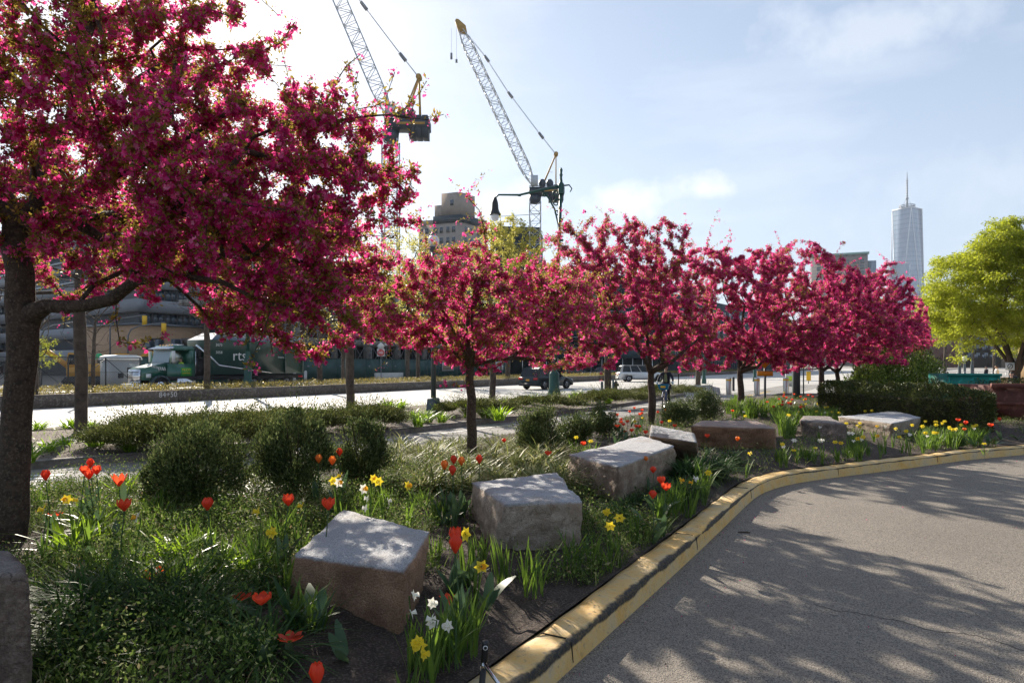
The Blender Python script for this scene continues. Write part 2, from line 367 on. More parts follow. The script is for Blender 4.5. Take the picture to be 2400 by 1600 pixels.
def concrete(name,c1,c2,js=0):
    m,t,o=newmat(name); b=nd(t,'ShaderNodeBsdfPrincipled',i_Roughness=.8); k=nd(t,'ShaderNodeTexCoord').outputs['Object']
    col=ramp(t,noise(t,.35,8,.65,k),[(.3,c1),(.7,c2)])
    mp=nd(t,'ShaderNodeMapping'); mp.inputs['Rotation'].default_value=(0,0,R(59)); mp.inputs['Scale'].default_value=(.12,2.2,1); t.links.new(k,mp.inputs[0])
    col=mixc(t,ramp(t,noise(t,1.4,6,.6,mp.outputs[0]),[(.5,(0,0,0)),(.72,(.5,.5,.5))]),col,tuple(q*.6 for q in c1))
    t.links.new(col,b.inputs['Base Color']); bp=nd(t,'ShaderNodeBump',i_Strength=.3,i_Distance=.01); t.links.new(noise(t,40,4,.6,k),bp.inputs['Height']); t.links.new(bp.outputs[0],b.inputs['Normal'])
    t.links.new(b.outputs[0],o.inputs[0]); return m
ROADM=concrete('road_concrete',(.46,.445,.42),(.37,.36,.34))
PLAZAM=concrete('plaza_concrete',(.34,.32,.29),(.26,.25,.23))
GRND=mat('ground_dirt',(.16,.145,.12),(.11,.10,.085),.5,.95,bump=.4)
CURBG=mat('granite_kerb',(.22,.20,.18),(.13,.12,.11),8,.85,bump=.6)
PAINTW=mat('white_road_paint',(.72,.72,.70),(.45,.44,.42),5,.7,lo=.45,hi=.75)
PAINTY=mat('yellow_road_paint',(.65,.42,.08),(.45,.33,.14),5,.7,lo=.45,hi=.7)
def sheet(name,P,z,m,kind='structure'):
    b=MB(); k=len(P); b.add([(p[0],p[1],z) for p in P],np.array([list(range(k))])); return tag(b.build(name,m),kind=kind)
def strip(name,A,B,z,m,kind='structure',nx=1):
    A=np.array(A,float)[:,:2];B=np.array(B,float)[:,:2];k=len(A);V=[]
    for j in range(nx+1):
        t=j/nx; q=A*(1-t)+B*t; V.append(np.c_[q,np.full(k,z)])
    b=MB(); V=np.concatenate(V); F=[(j*k+i,j*k+i+1,(j+1)*k+i+1,(j+1)*k+i) for j in range(nx) for i in range(k-1)]
    b.add(V,F); o=b.build(name,m); tag(o,kind=kind); return o
def offs(P,d):   # polyline offset to its left
    P=np.array(P,float)[:,:2]; T=np.gradient(P,axis=0); T/=np.linalg.norm(T,axis=1,keepdims=True); return P+np.c_[-T[:,1],T[:,0]]*d
sheet('ground',[(-3000,-300),(4000,-300),(4000,5000),(-3000,5000)],-.012,GRND)
MK=smoothp([tuple(at(-900,1190)[:2]),tuple(at(-300,1133)[:2]),tuple(at(0,1107)[:2]),tuple(at(331,1079)[:2]),tuple(at(919,1020)[:2]),tuple(at(1200,987)[:2]),tuple(at(1455,954)[:2]),tuple(at(1608,928)[:2])],90,4)  # median kerb by the path
MF=smoothp([tuple(st(-14,20.6)[:2]),tuple(st(0,20.4)[:2]),tuple(at(76,1013)[:2]),tuple(at(930,960)[:2]),tuple(at(1353,926)[:2]),tuple(at(1560,908)[:2])],90,4)
# main road slabs (south-bound), then the north-bound lanes beyond the planted median
strip('road',[st(s,5.0)[:2] for s in (-60,400)],[st(s,30.8)[:2] for s in (-60,400)],0,ROADM)
strip('far_road',[st(s,35.6)[:2] for s in (-80,500)],[st(s,50)[:2] for s in (-80,500)],0,ROADM)
sheet('plaza',[(13,15),(60,10),(300,200),(200,300),(14,46),(16,40)],-.004,PLAZAM)
# driveway asphalt on the camera's side
dp=[tuple(p) for p in FR]+[(60,30),(60,-30),(-10,-30)]
sheet('driveway',dp,.004,ASPH)
# bike path
PB=smoothp([(-19,1.5)]+[tuple(p) for p in MK]+[(16,46),(24,60)],120,3); PA=smoothp([(p[0],p[1]) for p in BACK]+[(29,62)],120,3)
strip('bike_path',PA,PB,.006,PATHM)
def line(name,P,wd,z,m): return strip(name,offs(P,wd/2),offs(P,-wd/2),z,m)
YL=[(-11.0,5.4),(-6.4,9.05),(-1.2,14.1),(3.5,20.9),(5.2,23.4),(9.66,31.1),(13.6,38.9),(17.5,46)]
YL=smoothp(YL,80,3)
line('yellow_path_line',YL,.1,.0105,PAINTY); line('yellow_path_line',offs(YL,.22),.1,.0105,PAINTY)
WL=offs(MK,-.75)[18:]; line('white_path_line',WL,.1,.0105,PAINTW)
for k in range(7):     # white hatch bars at the far left of the path
    a=at(150-20*k if k<3 else 110,1113+k*7); b_=at(-60,1120+k*8.5)
    line('white_hatch_bar',[tuple(b_[:2]),tuple(a[:2])],.13,.0105,PAINTW)
for n_ in (24.2,27.5): # joints and lane lines
    for s in range(-10,150,12): line('white_lane_line',[tuple(st(s,n_)[:2]),tuple(st(s+3,n_)[:2])],.12,.0045,PAINTW)
# yellow kerb round the planting bed: profile across, worn paint and tyre-black on the outer edge
def kerbmat():
    m,t,o=newmat('yellow_painted_kerb'); b=nd(t,'ShaderNodeBsdfPrincipled',i_Roughness=.75); k=nd(t,'ShaderNodeTexCoord').outputs['Object']
    at_=nd(t,'ShaderNodeAttribute',attribute_name='prof').outputs['Fac']
    base=ramp(t,noise(t,3.5,8,.7,k),[(.34,(.62,.35,.08)),(.5,(.62,.42,.17)),(.66,(.50,.40,.25))])
    base=mixc(t,ramp(t,noise(t,22,6,.7,k),[(.55,(0,0,0)),(.7,(.8,.8,.8))]),base,(.20,.17,.13))
    # black rubber: strongest at prof 1 (outer top edge), broken by noise along the run
    d=nd(t,'ShaderNodeMath',operation='SUBTRACT'); d.inputs[1].default_value=.88; t.links.new(at_,d.inputs[0])
    ab=nd(t,'ShaderNodeMath',operation='ABSOLUTE'); t.links.new(d.outputs[0],ab.inputs[0])
    nn=noise(t,.9,6,.7,k); ad=nd(t,'ShaderNodeMath',operation='MULTIPLY_ADD'); ad.inputs[1].default_value=-1.6; t.links.new(nn,ad.inputs[0]); t.links.new(ab.outputs[0],ad.inputs[2])
    f=ramp(t,ad.outputs[0],[(.0,(1,1,1)),(.02,(0,0,0))])
    ad.inputs[1].default_value=-1.0
    mr=nd(t,'ShaderNodeMapRange'); mr.inputs['From Min'].default_value=-.37; mr.inputs['From Max'].default_value=-.29; mr.inputs['To Min'].default_value=1; mr.inputs['To Max'].default_value=0
    t.links.new(ad.outputs[0],mr.inputs[0])
    fin=nd(t,'ShaderNodeMath',operation='MULTIPLY'); t.links.new(mr.outputs[0],fin.inputs[0])
    t.links.new(ramp(t,noise(t,40,5,.7,k),[(.45,(1,1,1)),(.66,(.80,.80,.80))]),fin.inputs[1])
    col=mixc(t,fin.outputs[0],base,(.018,.017,.016))
    t.links.new(col,b.inputs['Base Color']); bp=nd(t,'ShaderNodeBump',i_Strength=.6,i_Distance=.012); t.links.new(noise(t,30,6,.7,k),bp.inputs['Height']); t.links.new(bp.outputs[0],b.inputs['Normal'])
    t.links.new(b.outputs[0],o.inputs[0]); return m
KP=smoothp(FRONT,420,60)
prof=[(0,.004,0.0),(.008,.06,.3),(.014,.11,.6),(.02,.155,.82),(.026,.18,.95),(.04,.193,1.0),(.06,.197,1.08),(.11,.199,1.35),(.18,.198,1.75),(.235,.19,2.0),(.25,.12,2.4)]
prof=[(o_*.8 if o_<.05 else o_,z*.84,a) for o_,z,a in prof]
b=MB(); V=[];A=[]
wig=np.random.default_rng(3).normal(size=(len(KP),2))*.0
for o_,z,a in prof:
    q=offs(KP,o_); jit=.0035*np.sin(np.arange(len(KP))*.9+z*40)+.005*np.sin(np.arange(len(KP))*.17)
    V.append(np.c_[q,z+(jit if z>.1 else jit*0)]); f_=np.clip((KP[:,1]-6.5)/4,0,1); A.append(.88+(a-.88)*(1+2.6*f_))
k=len(KP); V=np.concatenate(V); cut=set(range(6,k,27))
F=[(j*k+i,j*k+i+1,(j+1)*k+i+1,(j+1)*k+i) for j in range(len(prof)-1) for i in range(k-1)]
b.add(V,F); kerb=b.build('kerb',kerbmat(),smooth=True,attr={'prof':np.concatenate(A)}); tag(kerb,kind='structure')
kj=MB()
for i in range(20,k,38):
    q0=Vector((*KP[i],0)); T=Vector((*(KP[min(i+1,k-1)]-KP[i-1]),0)).normalized(); N=Vector((-T.y,T.x,0))
    kj.bar(q0+N*.004+Vector((0,0,.03)),q0+N*.014+Vector((0,0,.15)),.004,.008); kj.bar(q0+N*.05+Vector((0,0,.1645)),q0+N*.22+Vector((0,0,.1635)),.004,.008)
kerb_joints=kj.build('kerb_joint',mat('dark_joint',(.03,.028,.025),rough=.95)); tag(kerb_joints,kind='structure')
for P_ in ([(1909,1417),(1960,1432),(2010,1436),(2060,1448),(2101,1454)],[(2101,1454),(2180,1478),(2290,1490),(2420,1530)]):
    Q=resample([tuple(at(u,v)[:2]) for u,v in P_],26); Q+=rng.normal(size=Q.shape)*.008; line('pavement_crack',Q,.007,.0062,mat('crack_dark',(.03,.028,.025),rough=.95))
# planting bed soil
FI=offs(KP,.24)[::3]; nb=len(FI)
RB=[(-17,-2),(-14,1.5),(-10.2,4.8),(-6.5,8.0),(-1.9,12.8),(3.4,20.3),(8,27.7),(11,32),(15.4,38.5),(16.5,36),(15.5,30),(14.6,24),(14.2,18)]
BI=smoothp(RB,nb,2)
def bedz(x,y):
    x=np.asarray(x,float);y=np.asarray(y,float)
    n=-.857*x+.5145*y
    # distance to the front kerb
    d=np.min(np.sqrt((x[...,None]-FI[::2,0])**2+(y[...,None]-FI[::2,1])**2),axis=-1)
    return .15+.12*np.clip(d/1.2,0,1)+.035*np.sin(x*1.7+.5)*np.sin(y*1.3)+.015*np.sin(x*5.1)*np.sin(y*4.3+1)
b=MB();V=[];NX=40
for j in range(NX+1):
    t=j/NX; q=FI*(1-t)+BI*t; z=bedz(q[:,0],q[:,1]) if 0<j<NX else np.full(nb,.17 if j==0 else .05)
    V.append(np.c_[q,z+(rng.normal(size=nb)*.008 if 0<j<NX else 0)])
b.add(np.concatenate(V),[(j*nb+i,j*nb+i+1,(j+1)*nb+i+1,(j+1)*nb+i) for j in range(NX) for i in range(nb-1)])
tag(b.build('planting_bed',SOIL,smooth=True),kind='structure')
def BZ(x,y): return float(bedz(np.array([x]),np.array([y]))[0])
# median bed with its stone kerb
b=MB();V=[];NX=14;k=len(MK)
for j in range(NX+1):
    t=j/NX; q=MK*(1-t)+MF*t; z=.13+.12*math.sin(math.pi*t)+(rng.normal(size=k)*.012 if 0<j<NX else np.zeros(k)); V.append(np.c_[q,z])
V[0][:,2]=.13; V[-1][:,2]=.02
b.add(np.concatenate(V),[(j*k+i,j*k+i+1,(j+1)*k+i+1,(j+1)*k+i) for j in range(NX) for i in range(k-1)])
MULCH=mat('median_mulch_soil',(.13,.10,.08),(.06,.045,.035),9,.95,bump=1.2,bscale=30,c3=(.28,.22,.18),s3=55)
tag(b.build('median_bed',MULCH),kind='structure')
b=MB();V=[];kp=[(0,.0),(.01,.13),(.04,.15),(.15,.15),(.16,.05)]
for o_,z in kp: V.append(np.c_[offs(MK,o_),np.full(k,z)])
b.add(np.concatenate(V),[(j*k+i,j*k+i+1,(j+1)*k+i+1,(j+1)*k+i) for j in range(len(kp)-1) for i in range(k-1)])
tag(b.build('median_kerb',CURBG,smooth=False),kind='structure')
# ================================================ BOULDERS
def granite(name,c1,c2,c3,sc=60,crk=.8):
    m,t,o=newmat(name); b=nd(t,'ShaderNodeBsdfPrincipled',i_Roughness=.8); k=nd(t,'ShaderNodeTexCoord').outputs['Object']
    at_=nd(t,'ShaderNodeAttribute',attribute_name='top').outputs['Fac']
    top=ramp(t,noise(t,130,4,.7,k),[(.36,(.16,.16,.17)),(.46,(.42,.43,.45)),(.62,(.62,.63,.65))])
    top=mixc(t,ramp(t,noise(t,2.2,5,.6,k),[(.5,(0,0,0)),(.75,(.6,.6,.6))]),top,(.36,.28,.20))
    side=ramp(t,noise(t,sc,7,.75,k),[(.3,c3),(.5,c1),(.68,c2)])
    side=mixc(t,ramp(t,noise(t,3,7,.7,k),[(.42,(0,0,0)),(.62,(.85,.85,.85))]),side,c3)
    col=mixc(t,at_,side,top)
    vo=nd(t,'ShaderNodeTexVoronoi',feature='DISTANCE_TO_EDGE',i_Scale=1.6); n9=nd(t,'ShaderNodeTexNoise',i_Scale=3.,i_Detail=7.); t.links.new(k,n9.inputs['Vector']); va=nd(t,'ShaderNodeVectorMath',operation='ADD'); t.links.new(k,va.inputs[0]); t.links.new(n9.outputs['Color'],va.inputs[1]); t.links.new(va.outputs[0],vo.inputs['Vector'])
    col=mixc(t,ramp(t,vo.outputs['Distance'],[(0,(crk,crk,crk)),(.012,(0,0,0))]),col,tuple(q*.4 for q in c3))
    t.links.new(col,b.inputs['Base Color']); bp=nd(t,'ShaderNodeBump',i_Strength=1.0,i_Distance=.03)
    x=nd(t,'ShaderNodeMath',operation='ADD'); t.links.new(noise(t,14,8,.7,k),x.inputs[0]); t.links.new(noise(t,90,4,.6,k),x.inputs[1]); t.links.new(x.outputs[0],bp.inputs['Height']); t.links.new(bp.outputs[0],b.inputs['Normal'])
    t.links.new(b.outputs[0],o.inputs[0]); return m
GB=granite('brown_granite',(.42,.24,.14),(.60,.41,.28),(.16,.08,.04),90,.12)
GW=granite('pale_granite',(.52,.43,.34),(.68,.59,.49),(.32,.24,.17),25,.6)
GT=granite('buff_granite',(.46,.35,.25),(.60,.49,.37),(.20,.13,.085),35,.35)
GD=granite('dark_granite',(.22,.16,.12),(.36,.29,.23),(.08,.055,.04),30)
FOOT=[]
def boulder(label,top,bot,m,seed,rough=.018,topw=1.0,n=26,split=None):
    """top, bot: four (x,y,z) corners each, same order round; grid surface roughened in 3-D"""
    top=[np.array(p,float) for p in top]; bot=[np.array(p,float) for p in bot]
    V=[];F=[];T=[];idx={}; FOOT.append([(p[0],p[1]) for p in bot]); FOOT.append([(p[0],p[1]) for p in top])
    def patch(a,b_,c,d,is_top):
        base=len(V)
        for i in range(n+1):
            for j in range(n+1):
                s_,t_=i/n,j/n; p=a*(1-s_)*(1-t_)+b_*s_*(1-t_)+c*s_*t_+d*(1-s_)*t_; key=tuple(np.round(p,5))
                if key not in idx: idx[key]=len(P); P.append(p); T.append(0.)
                k_=idx[key]; T[k_]=max(T[k_],1. if is_top else 0.); ids.append(k_)
        o=len(ids)-(n+1)**2
        for i in range(n):
            for j in range(n): F.append((ids[o+i*(n+1)+j],ids[o+(i+1)*(n+1)+j],ids[o+(i+1)*(n+1)+j+1],ids[o+i*(n+1)+j+1]))
    P=[];ids=[]
    patch(*top,True)
    for k in range(4):
        a,b_=k,(k+1)%4; patch(bot[a],bot[b_],top[b_],top[a],False)
    P=np.array(P); T=np.array(T); c=P.mean(0)
    g=lambda sc,sd: nz3(P,sc,sd)
    nrm=P-c; nrm/=np.linalg.norm(nrm,axis=1,keepdims=True)
    # knock the arrises back a little
    ed=np.zeros(len(P))
    for k in range(4):
        for (a,b_) in ((top[k],top[(k+1)%4]),(top[k],bot[k])):
            ab=b_-a; t=np.clip(((P-a)@ab)/(ab@ab),0,1); d=np.linalg.norm(P-(a+t[:,None]*ab),axis=1); ed=np.maximum(ed,np.exp(-(d/.035)**2))
    P2=P-nrm*(ed*(.016+.018*(g(9,seed)+.6)))[:,None]
    amp=np.where(T>.5,.40,1.)
    P2+=nrm*((rough*1.35*(g(3.1,seed)+.7*np.abs(g(7.7,seed+2))-.35+.45*g(19,seed+5)+.3*np.abs(g(33,seed+8))))*amp)[:,None]
    P2+=rng.normal(size=P.shape)*.0022
    b=MB(); b.add(P2,F); o=b.build('boulder',m,smooth=True,attr={'top':T*topw}); tag(o,label,'boulder','granite boulders along the bed')
    base=np.array([c[0],c[1],0]); me=o.data
    co=np.empty(len(me.vertices)*3,np.float32); me.vertices.foreach_get('co',co); co=co.reshape(-1,3)-base.astype(np.float32); me.vertices.foreach_set('co',co.ravel()); o.location=base
    return o
def topbot(tp,bt,zt,zb=.1):
    z=zt if hasattr(zt,'__len__') else [zt]*4
    return [at(u,v,zz) for (u,v),zz in zip(tp,z)],[at(u,v,.22)*1 for u,v in bt]
def sink(bot,d=.2): return [Vector((p[0],p[1],p[2]-d)) for p in bot]
# 1 nearest: brown-sided block with speckled white top
t_=[Vector((-1.54,4.60,.54)),Vector((-.64,4.03,.59)),Vector((-.585,5.15,.58)),Vector((-1.46,5.92,.55))]
t_=[at(676,1297,.56),at(950,1336,.60),at(1013,1241,.60),at(803,1190,.57)]
b_=[at(655,1420,.2),at(932,1500,.2),at(985,1400,.2),Vector((-1.45,5.7,.2))]
boulder('square brown-sided granite block with speckled white top, nearest whole boulder',t_,sink(b_),GB,1,.010)
t_=[at(1097,1138,.62),at(1184,1181,.64),at(1369,1173,.64),at(1308,1107,.62)]; t_[3]=at(1308,1107,.62)
t5=[at(1102,1128,.62),at(1184,1181,.66),at(1369,1172,.66),at(1306,1106,.62)]
b_=[at(1106,1225,.2),at(1136,1306,.2),at(1352,1290,.2),at(1345,1200,.2)]
boulder('white cracked granite block between the near brown block and the long boulder',[t5[0],t5[1],t5[2],t5[3]],sink(b_),GW,2,.026)
t_=[at(1330,1064,.62),at(1447,1094,.66),at(1585,1042,.68),at(1505,1019,.70)]
b_=[at(1312,1140,.2),at(1452,1186,.2),at(1600,1110,.2),at(1520,1060,.2)]
boulder('long buff granite boulder with sunlit top, in front of the second crabapple row',t_,sink(b_),GT,3,.03)
t_=[at(1520,1008,.78),at(1634,1032,.72),at(1625,1012,.80),at(1526,990,.86)]
t_=[at(1519,1018,.74),at(1634,1036,.72),at(1628,1014,.82),at(1523,992,.90)]
b_=[at(1520,1075,.2),at(1632,1090,.2),at(1640,1060,.2),at(1535,1045,.2)]
boulder('small tilted granite slab leaning behind the long buff boulder',t_,sink(b_),GT,4,.02)
t_=[at(1617,997,.68),at(1822,1003,.66),at(1775,984,.66),at(1640,984,.68)]
b_=[at(1625,1052,.2),at(1820,1058,.2),at(1790,1030,.2),at(1650,1030,.2)]
boulder('low wide brown boulder with a flat top, under the fourth crabapple tree',t_,sink(b_),GB,5,.02,.35)
t_=[at(1876,984,.62),at(1984,993,.60),at(1945,975,.60),at(1880,973,.62)]
b_=[at(1880,1035,.2),at(1984,1045,.2),at(1960,1015,.2),at(1885,1010,.2)]
boulder('small dark brown boulder with wavy top, beside the pale slab near the hedge',t_,sink(b_),GD,6,.03,.3)
t_=[at(1985,986,.58),at(2094,993,.58),at(2160,977,.60),at(2085,961,.58)]; t_=[at(1962,975,.58),at(2094,992,.58),at(2161,977,.58),at(2100,962,.58)]
b_=[at(1980,1012,.2),at(2088,1030,.2),at(2140,1016,.2),at(2090,995,.2)]
boulder('long pale flat-topped slab of granite just in front of the dark hedge',t_,sink(b_),GW,7,.02)
t_=[at(-190,1330,.75),at(60,1300,.72),at(52,1268,.72),at(-190,1262,.75)]
b_=[Vector((-3.3,2.5,.2)),Vector((-1.98,2.85,.2)),Vector((-2.05,3.55,.2)),Vector((-3.5,3.6,.2))]
t_=[Vector((-3.2,2.7,.86)),Vector((-2.07,2.90,.93)),Vector((-2.42,3.30,.92)),Vector((-3.5,3.6,.86))]
b_=[Vector((-3.3,2.5,.2)),Vector((-2.0,2.86,.2)),Vector((-2.40,3.42,.2)),Vector((-3.6,3.6,.2))]
boulder('tall dark stone cut off by the left edge of the picture',t_,sink(b_),GD,8,.02,.25)
# ================================================ CRABAPPLES
def crown_pts(blobs,n,seed,jag=.24,shell=.40):
    r=np.random.default_rng(seed); out=[]; w=np.array([b[6]*b[3]*b[4]*b[5] for b in blobs]); w/=w.sum()
    for b_,k in zip(blobs,(w*n).astype(int)):
        d=unit(k*2,r); rad=r.random(k*2)**(1/3)*(1-shell)+shell*r.random(k*2)**.25
        P=d*rad[:,None]; lum=1+jag*nz3(d*2.2,1.3,seed+b_[0]); P=P*lum[:,None]*np.array(b_[3:6])+np.array(b_[:3])
        P=P[nz3(P,1.3,seed)>-.42][:k]; out.append(P)
    return np.concatenate(out)
def crab(label,base,limbs,blobs,ntar,shoots,rtrunk,per,size,np_,seed,leaf=.55,lsize=.04,group='pink crabapple trees along the bed',lod=0,extra=None,fkh=1.15):
    global rng
    rng=np.random.default_rng(seed+100)
    base=Vector(base); t=thing('crabapple_tree',label,'tree',base,0,group)
    T=Tree(base,seed); ends=[0]
    for l in limbs: # (start index by end-list, pts, radii)
        ends.append(T.limb(ends[l[0]] if not isinstance(l[0],tuple) else ends[l[0][0]],l[1],l[2]))
    mins=max(1,int(len(T.P)*.0)); 
    tz=base.z+.55*(max(p[2] for p in T.P)-base.z) if len(limbs)==1 else 0
    tar=crown_pts(blobs,ntar,seed)
    ms=next(i for i,p in enumerate(T.P) if p[2]>base.z+fkh-.1)
    T.reach(tar,.2,.3,.3,.028,ms); tips=list(T.tips)
    sh=np.array([s[:3] for s in shoots]) if shoots else np.zeros((0,3))
    n0=len(T.P)
    if len(sh):
        T.reach(sh,.14,.05,.15,.012,ms)
    T.radii(rtrunk,.0035)
    b=MB(); T.mesh(b,.0 if lod==0 else .005,14); tr=b.build('trunk',BARK,t,smooth=True,world=True)
    P=np.array(T.P); r=T.r; par=np.array(T.par); ok=(r<.013)&(np.array(T.mr)==0); idx=np.where(ok)[0]
    shootn=idx[idx>=n0]; main=idx[idx<n0]
    b=MB()
    # clusters along the thin twigs
    dens=.5+.5*nz3(P[main],1.1,seed+3)                     # flower-rich and leaf-rich zones
    k=int(per[0]); a=rng.choice(main,k,p=(.25+dens**1.0)/(.25+dens).sum()); f=rng.random(k)[:,None]
    cl=P[a]*(1-f)+P[par[a]]*f+unit(k)*rng.uniform(.0,.09,k)[:,None]
    cl[:,2]-=rng.uniform(0,.03,k)
    m=per[1]; q=np.repeat(cl,m,0); dirs=unit(len(q)); rad=size*1.05
    blossoms(b,q+dirs*rad*rng.uniform(.5,1.5,len(q))[:,None],size,0,np_,dirs)
    kl=int(k*m*leaf); a=rng.choice(main,kl); f=rng.random(kl)[:,None]
    ql=P[a]*(1-f)+P[par[a]]*f+unit(kl)*rng.uniform(0,.10,kl)[:,None]
    leaves(b,ql,lsize,1,None,.42,.12)
    # buds: small drops
    kb=int(k*m*.25); a=rng.choice(main,kb); leaves(b,P[a]+unit(kb)*.06,size*.9,0,None,.7,.3)
    if len(shootn):
        ks=len(shootn)*(9 if lod==0 else 7); a=rng.choice(shootn,ks); f=rng.random(ks)[:,None]; p=P[a]*(1-f)+P[par[a]]*f
        leaves(b,p+unit(ks)*.02,lsize*1.1,1,np.tile([0,0,.6],(ks,1)),.38,.1)
        kk=len(shootn)*3; a=rng.choice(shootn,kk); leaves(b,P[a]+unit(kk)*.05,size*.95,0,None,.8,.3)
        kk=int(len(shootn)*1.3); a=rng.choice(shootn,kk); blossoms(b,np.repeat(P[a]+unit(kk)*.03,2,0)+unit(kk*2)*size,size*.9,0,np_)
    b.build('crown',[PETAL,CLEAF],t,world=True)
    return t
def rshoots(blobs,k,seed,up=(.25,.75)):
    r=np.random.default_rng(seed); out=[]
    for _ in range(k):
        b_=blobs[r.integers(len(blobs))]; a=r.uniform(0,6.28); q=r.uniform(.2,.95)
        x=b_[0]+b_[3]*q*math.cos(a); y=b_[1]+b_[4]*q*math.sin(a); z=b_[2]+b_[5]*math.sqrt(max(0,1-q*q))
        h=r.uniform(*up); e=np.array([math.cos(a)*.35,math.sin(a)*.35,1])*h; out.append((x+e[0],y+e[1],z+e[2]))
    return out
# tree 1, the big one at the left
D1=6.0
def L1(pts,Y0=D1,dy=0): return [px(u,v,Y0+dy*i) for i,(u,v) in enumerate(pts)]
base1=Vector((-4.42,6.03,.12))
limbs1=[(0,L1([(30,1180),(38,1000),(52,800),(50,640),(35,520)],D1),[.128,.115,.125,.115,.105]),
 (0,[],[]),]
trunk=[(28,1210),(36,1050),(46,900),(54,770),(48,640),(36,520)]
limbs1=[(0,L1(trunk),[.135,.12,.115,.125,.108,.10]),                                    #1 trunk to the fork
 (1,L1([(0,450),(-70,390),(-150,330)]),[.085,.07,.05]),                             #2
 (1,L1([(85,480),(88,400),(108,350),(165,285),(185,170),(205,90),(215,-60)],D1,.05),[.06,.055,.05,.045,.035,.03,.02]), #3
 ]
# a trunk collar limb from mid height needs a start node: use separate low fork
limbs1=[(0,L1(trunk[:4]),[.135,.12,.115,.125]),                 #1 fork point
 (1,L1(trunk[4:]),[.108,.10]),                                  #2 upper trunk
 (2,L1([(0,450),(-70,390),(-150,330)]),[.085,.07,.05]),         #3
 (2,L1([(85,480),(88,400),(108,350),(165,285),(185,170),(205,90),(215,-60)],D1,.05),[.06,.055,.05,.045,.035,.03,.02]), #4
 (1,L1([(72,735),(112,716),(200,716),(262,702),(318,657)],D1,-.08),[.10,.062,.052,.052,.048]), #5 low limb
 (5,L1([(312,600),(330,565),(385,510),(440,455),(500,400)],D1-.4,.0),[.038,.036,.034,.03,.02]), #6
 (5,L1([(350,655),(430,648),(520,660),(600,700)],D1-.4,-.08),[.036,.03,.022,.015]), #7
 (2,L1([(100,532),(180,522),(235,556),(320,552),(400,560),(500,545)],D1,.1),[.06,.055,.042,.034,.028,.02]), #8
 (2,L1([(130,500),(190,455),(235,430),(330,390),(430,330),(560,250)],D1,-.1),[.04,.036,.033,.028,.022,.015]), #9
 (4,L1([(260,250),(330,180),(420,130)],D1,.15),[.03,.024,.015])]
blobs1=[(-4.5,6.3,4.25,2.15,2.3,1.45,1.0),(-2.3,5.9,3.45,1.05,1.5,.85,1.5),(-2.2,5.7,2.75,1.0,1.2,.6,1.7),(-1.45,6.3,3.1,.6,1.0,.75,1.7),
 (-3.75,6.2,2.85,1.0,1.0,.32,.5),(-1.85,6.3,2.4,.75,.9,.4,1.6),(-3.1,5.6,3.9,1.2,1.4,.7,1.0),(-3.5,8.2,3.4,1.7,1.4,1.0,.8),(-3.2,9.1,3.2,1.6,1.1,.9,.8),(-5.6,9.0,3.6,1.8,1.3,1.1,.6),(-1.75,6.0,3.95,.75,.9,.45,1.0),(-1.3,6.2,3.75,.5,.8,.38,1.0),(-2.65,6.0,4.6,.75,1.0,.4,1.0),(-3.9,6.3,2.95,1.1,1.0,.3,.6),(-2.1,7.2,2.3,1.0,1.0,.45,1.0)]
shoots1=[px(1040,268,5.6),px(1000,190,5.8),px(845,128,6),px(785,220,6.2),px(720,190,6.1),px(700,225,5.9),px(640,105,5.7),px(560,55,5.9),px(675,155,6.2),px(960,330,5.9),px(965,420,6.0),
 px(950,470,6.2),px(585,850,5.2),px(560,800,5.3),px(600,865,5.4),px(280,800,5.7),px(330,820,5.6),px(150,770,5.9),px(390,790,5.6),px(250,760,5.8),px(720,790,6.),px(640,830,6),px(850,790,6.6),px(820,740,6.5),
 px(900,480,6),px(930,560,6.2),px(870,250,6.1),px(900,290,5.7),px(760,250,5.9),px(620,190,6.3),px(985,215,5.8),px(970,242,5.7),px(1012,282,5.7),px(945,258,5.9),px(925,285,6),px(905,235,6),px(820,180,6),px(835,215,6.1),px(770,200,6),px(655,205,6),px(690,270,6)]
crab('biggest pink crabapple with low crooked limb, at the left edge',base1,limbs1,blobs1,1550,[tuple(p) for p in shoots1]+rshoots(blobs1[:4]+blobs1[7:9],46,5,(.2,.6)),.10,(21500,5),.0205,5,11,1.5,.044)
def simple_crab(label,base,cx,cy,cz,rx,ry,rz,seed,ntar,per,size,np_,rt,extra=[],bl=[],lod=1,nsh=22,side=None,fkh=1.35):
    base=Vector(base); blobs=[(cx,cy,cz,rx,ry,rz,1.0)]+bl
    fk=base.z+fkh; r_=np.random.default_rng(seed)
    limbs=[(0,[base+Vector((.03,0,.5)),base+Vector((.0,.02,fkh))],[rt,rt*.8])]
    limbs.append((1,[Vector((base.x-.05,base.y,fk+.45)),Vector((cx*.3+base.x*.7,cy,cz))],[rt*.5,rt*.28]))
    for k in range(3):
        a=r_.uniform(0,6.28); limbs.append((1,[Vector((base.x+.35*math.cos(a),base.y+.35*math.sin(a),fk+.25)),Vector((cx+rx*.5*math.cos(a),cy+ry*.5*math.sin(a),cz-.1))],[rt*.34,rt*.16]))
    if side: limbs.append((1,[Vector(p) for p in side],[rt*.42]*(len(side)-1)+[rt*.2]))
    return crab(label,base,limbs,blobs,ntar,rshoots(blobs,nsh,seed)+[tuple(p) for p in extra],rt*.72,per,size,np_,seed,1.6,.046,lod=lod,fkh=fkh)
b2=at(1102,1092,.24)
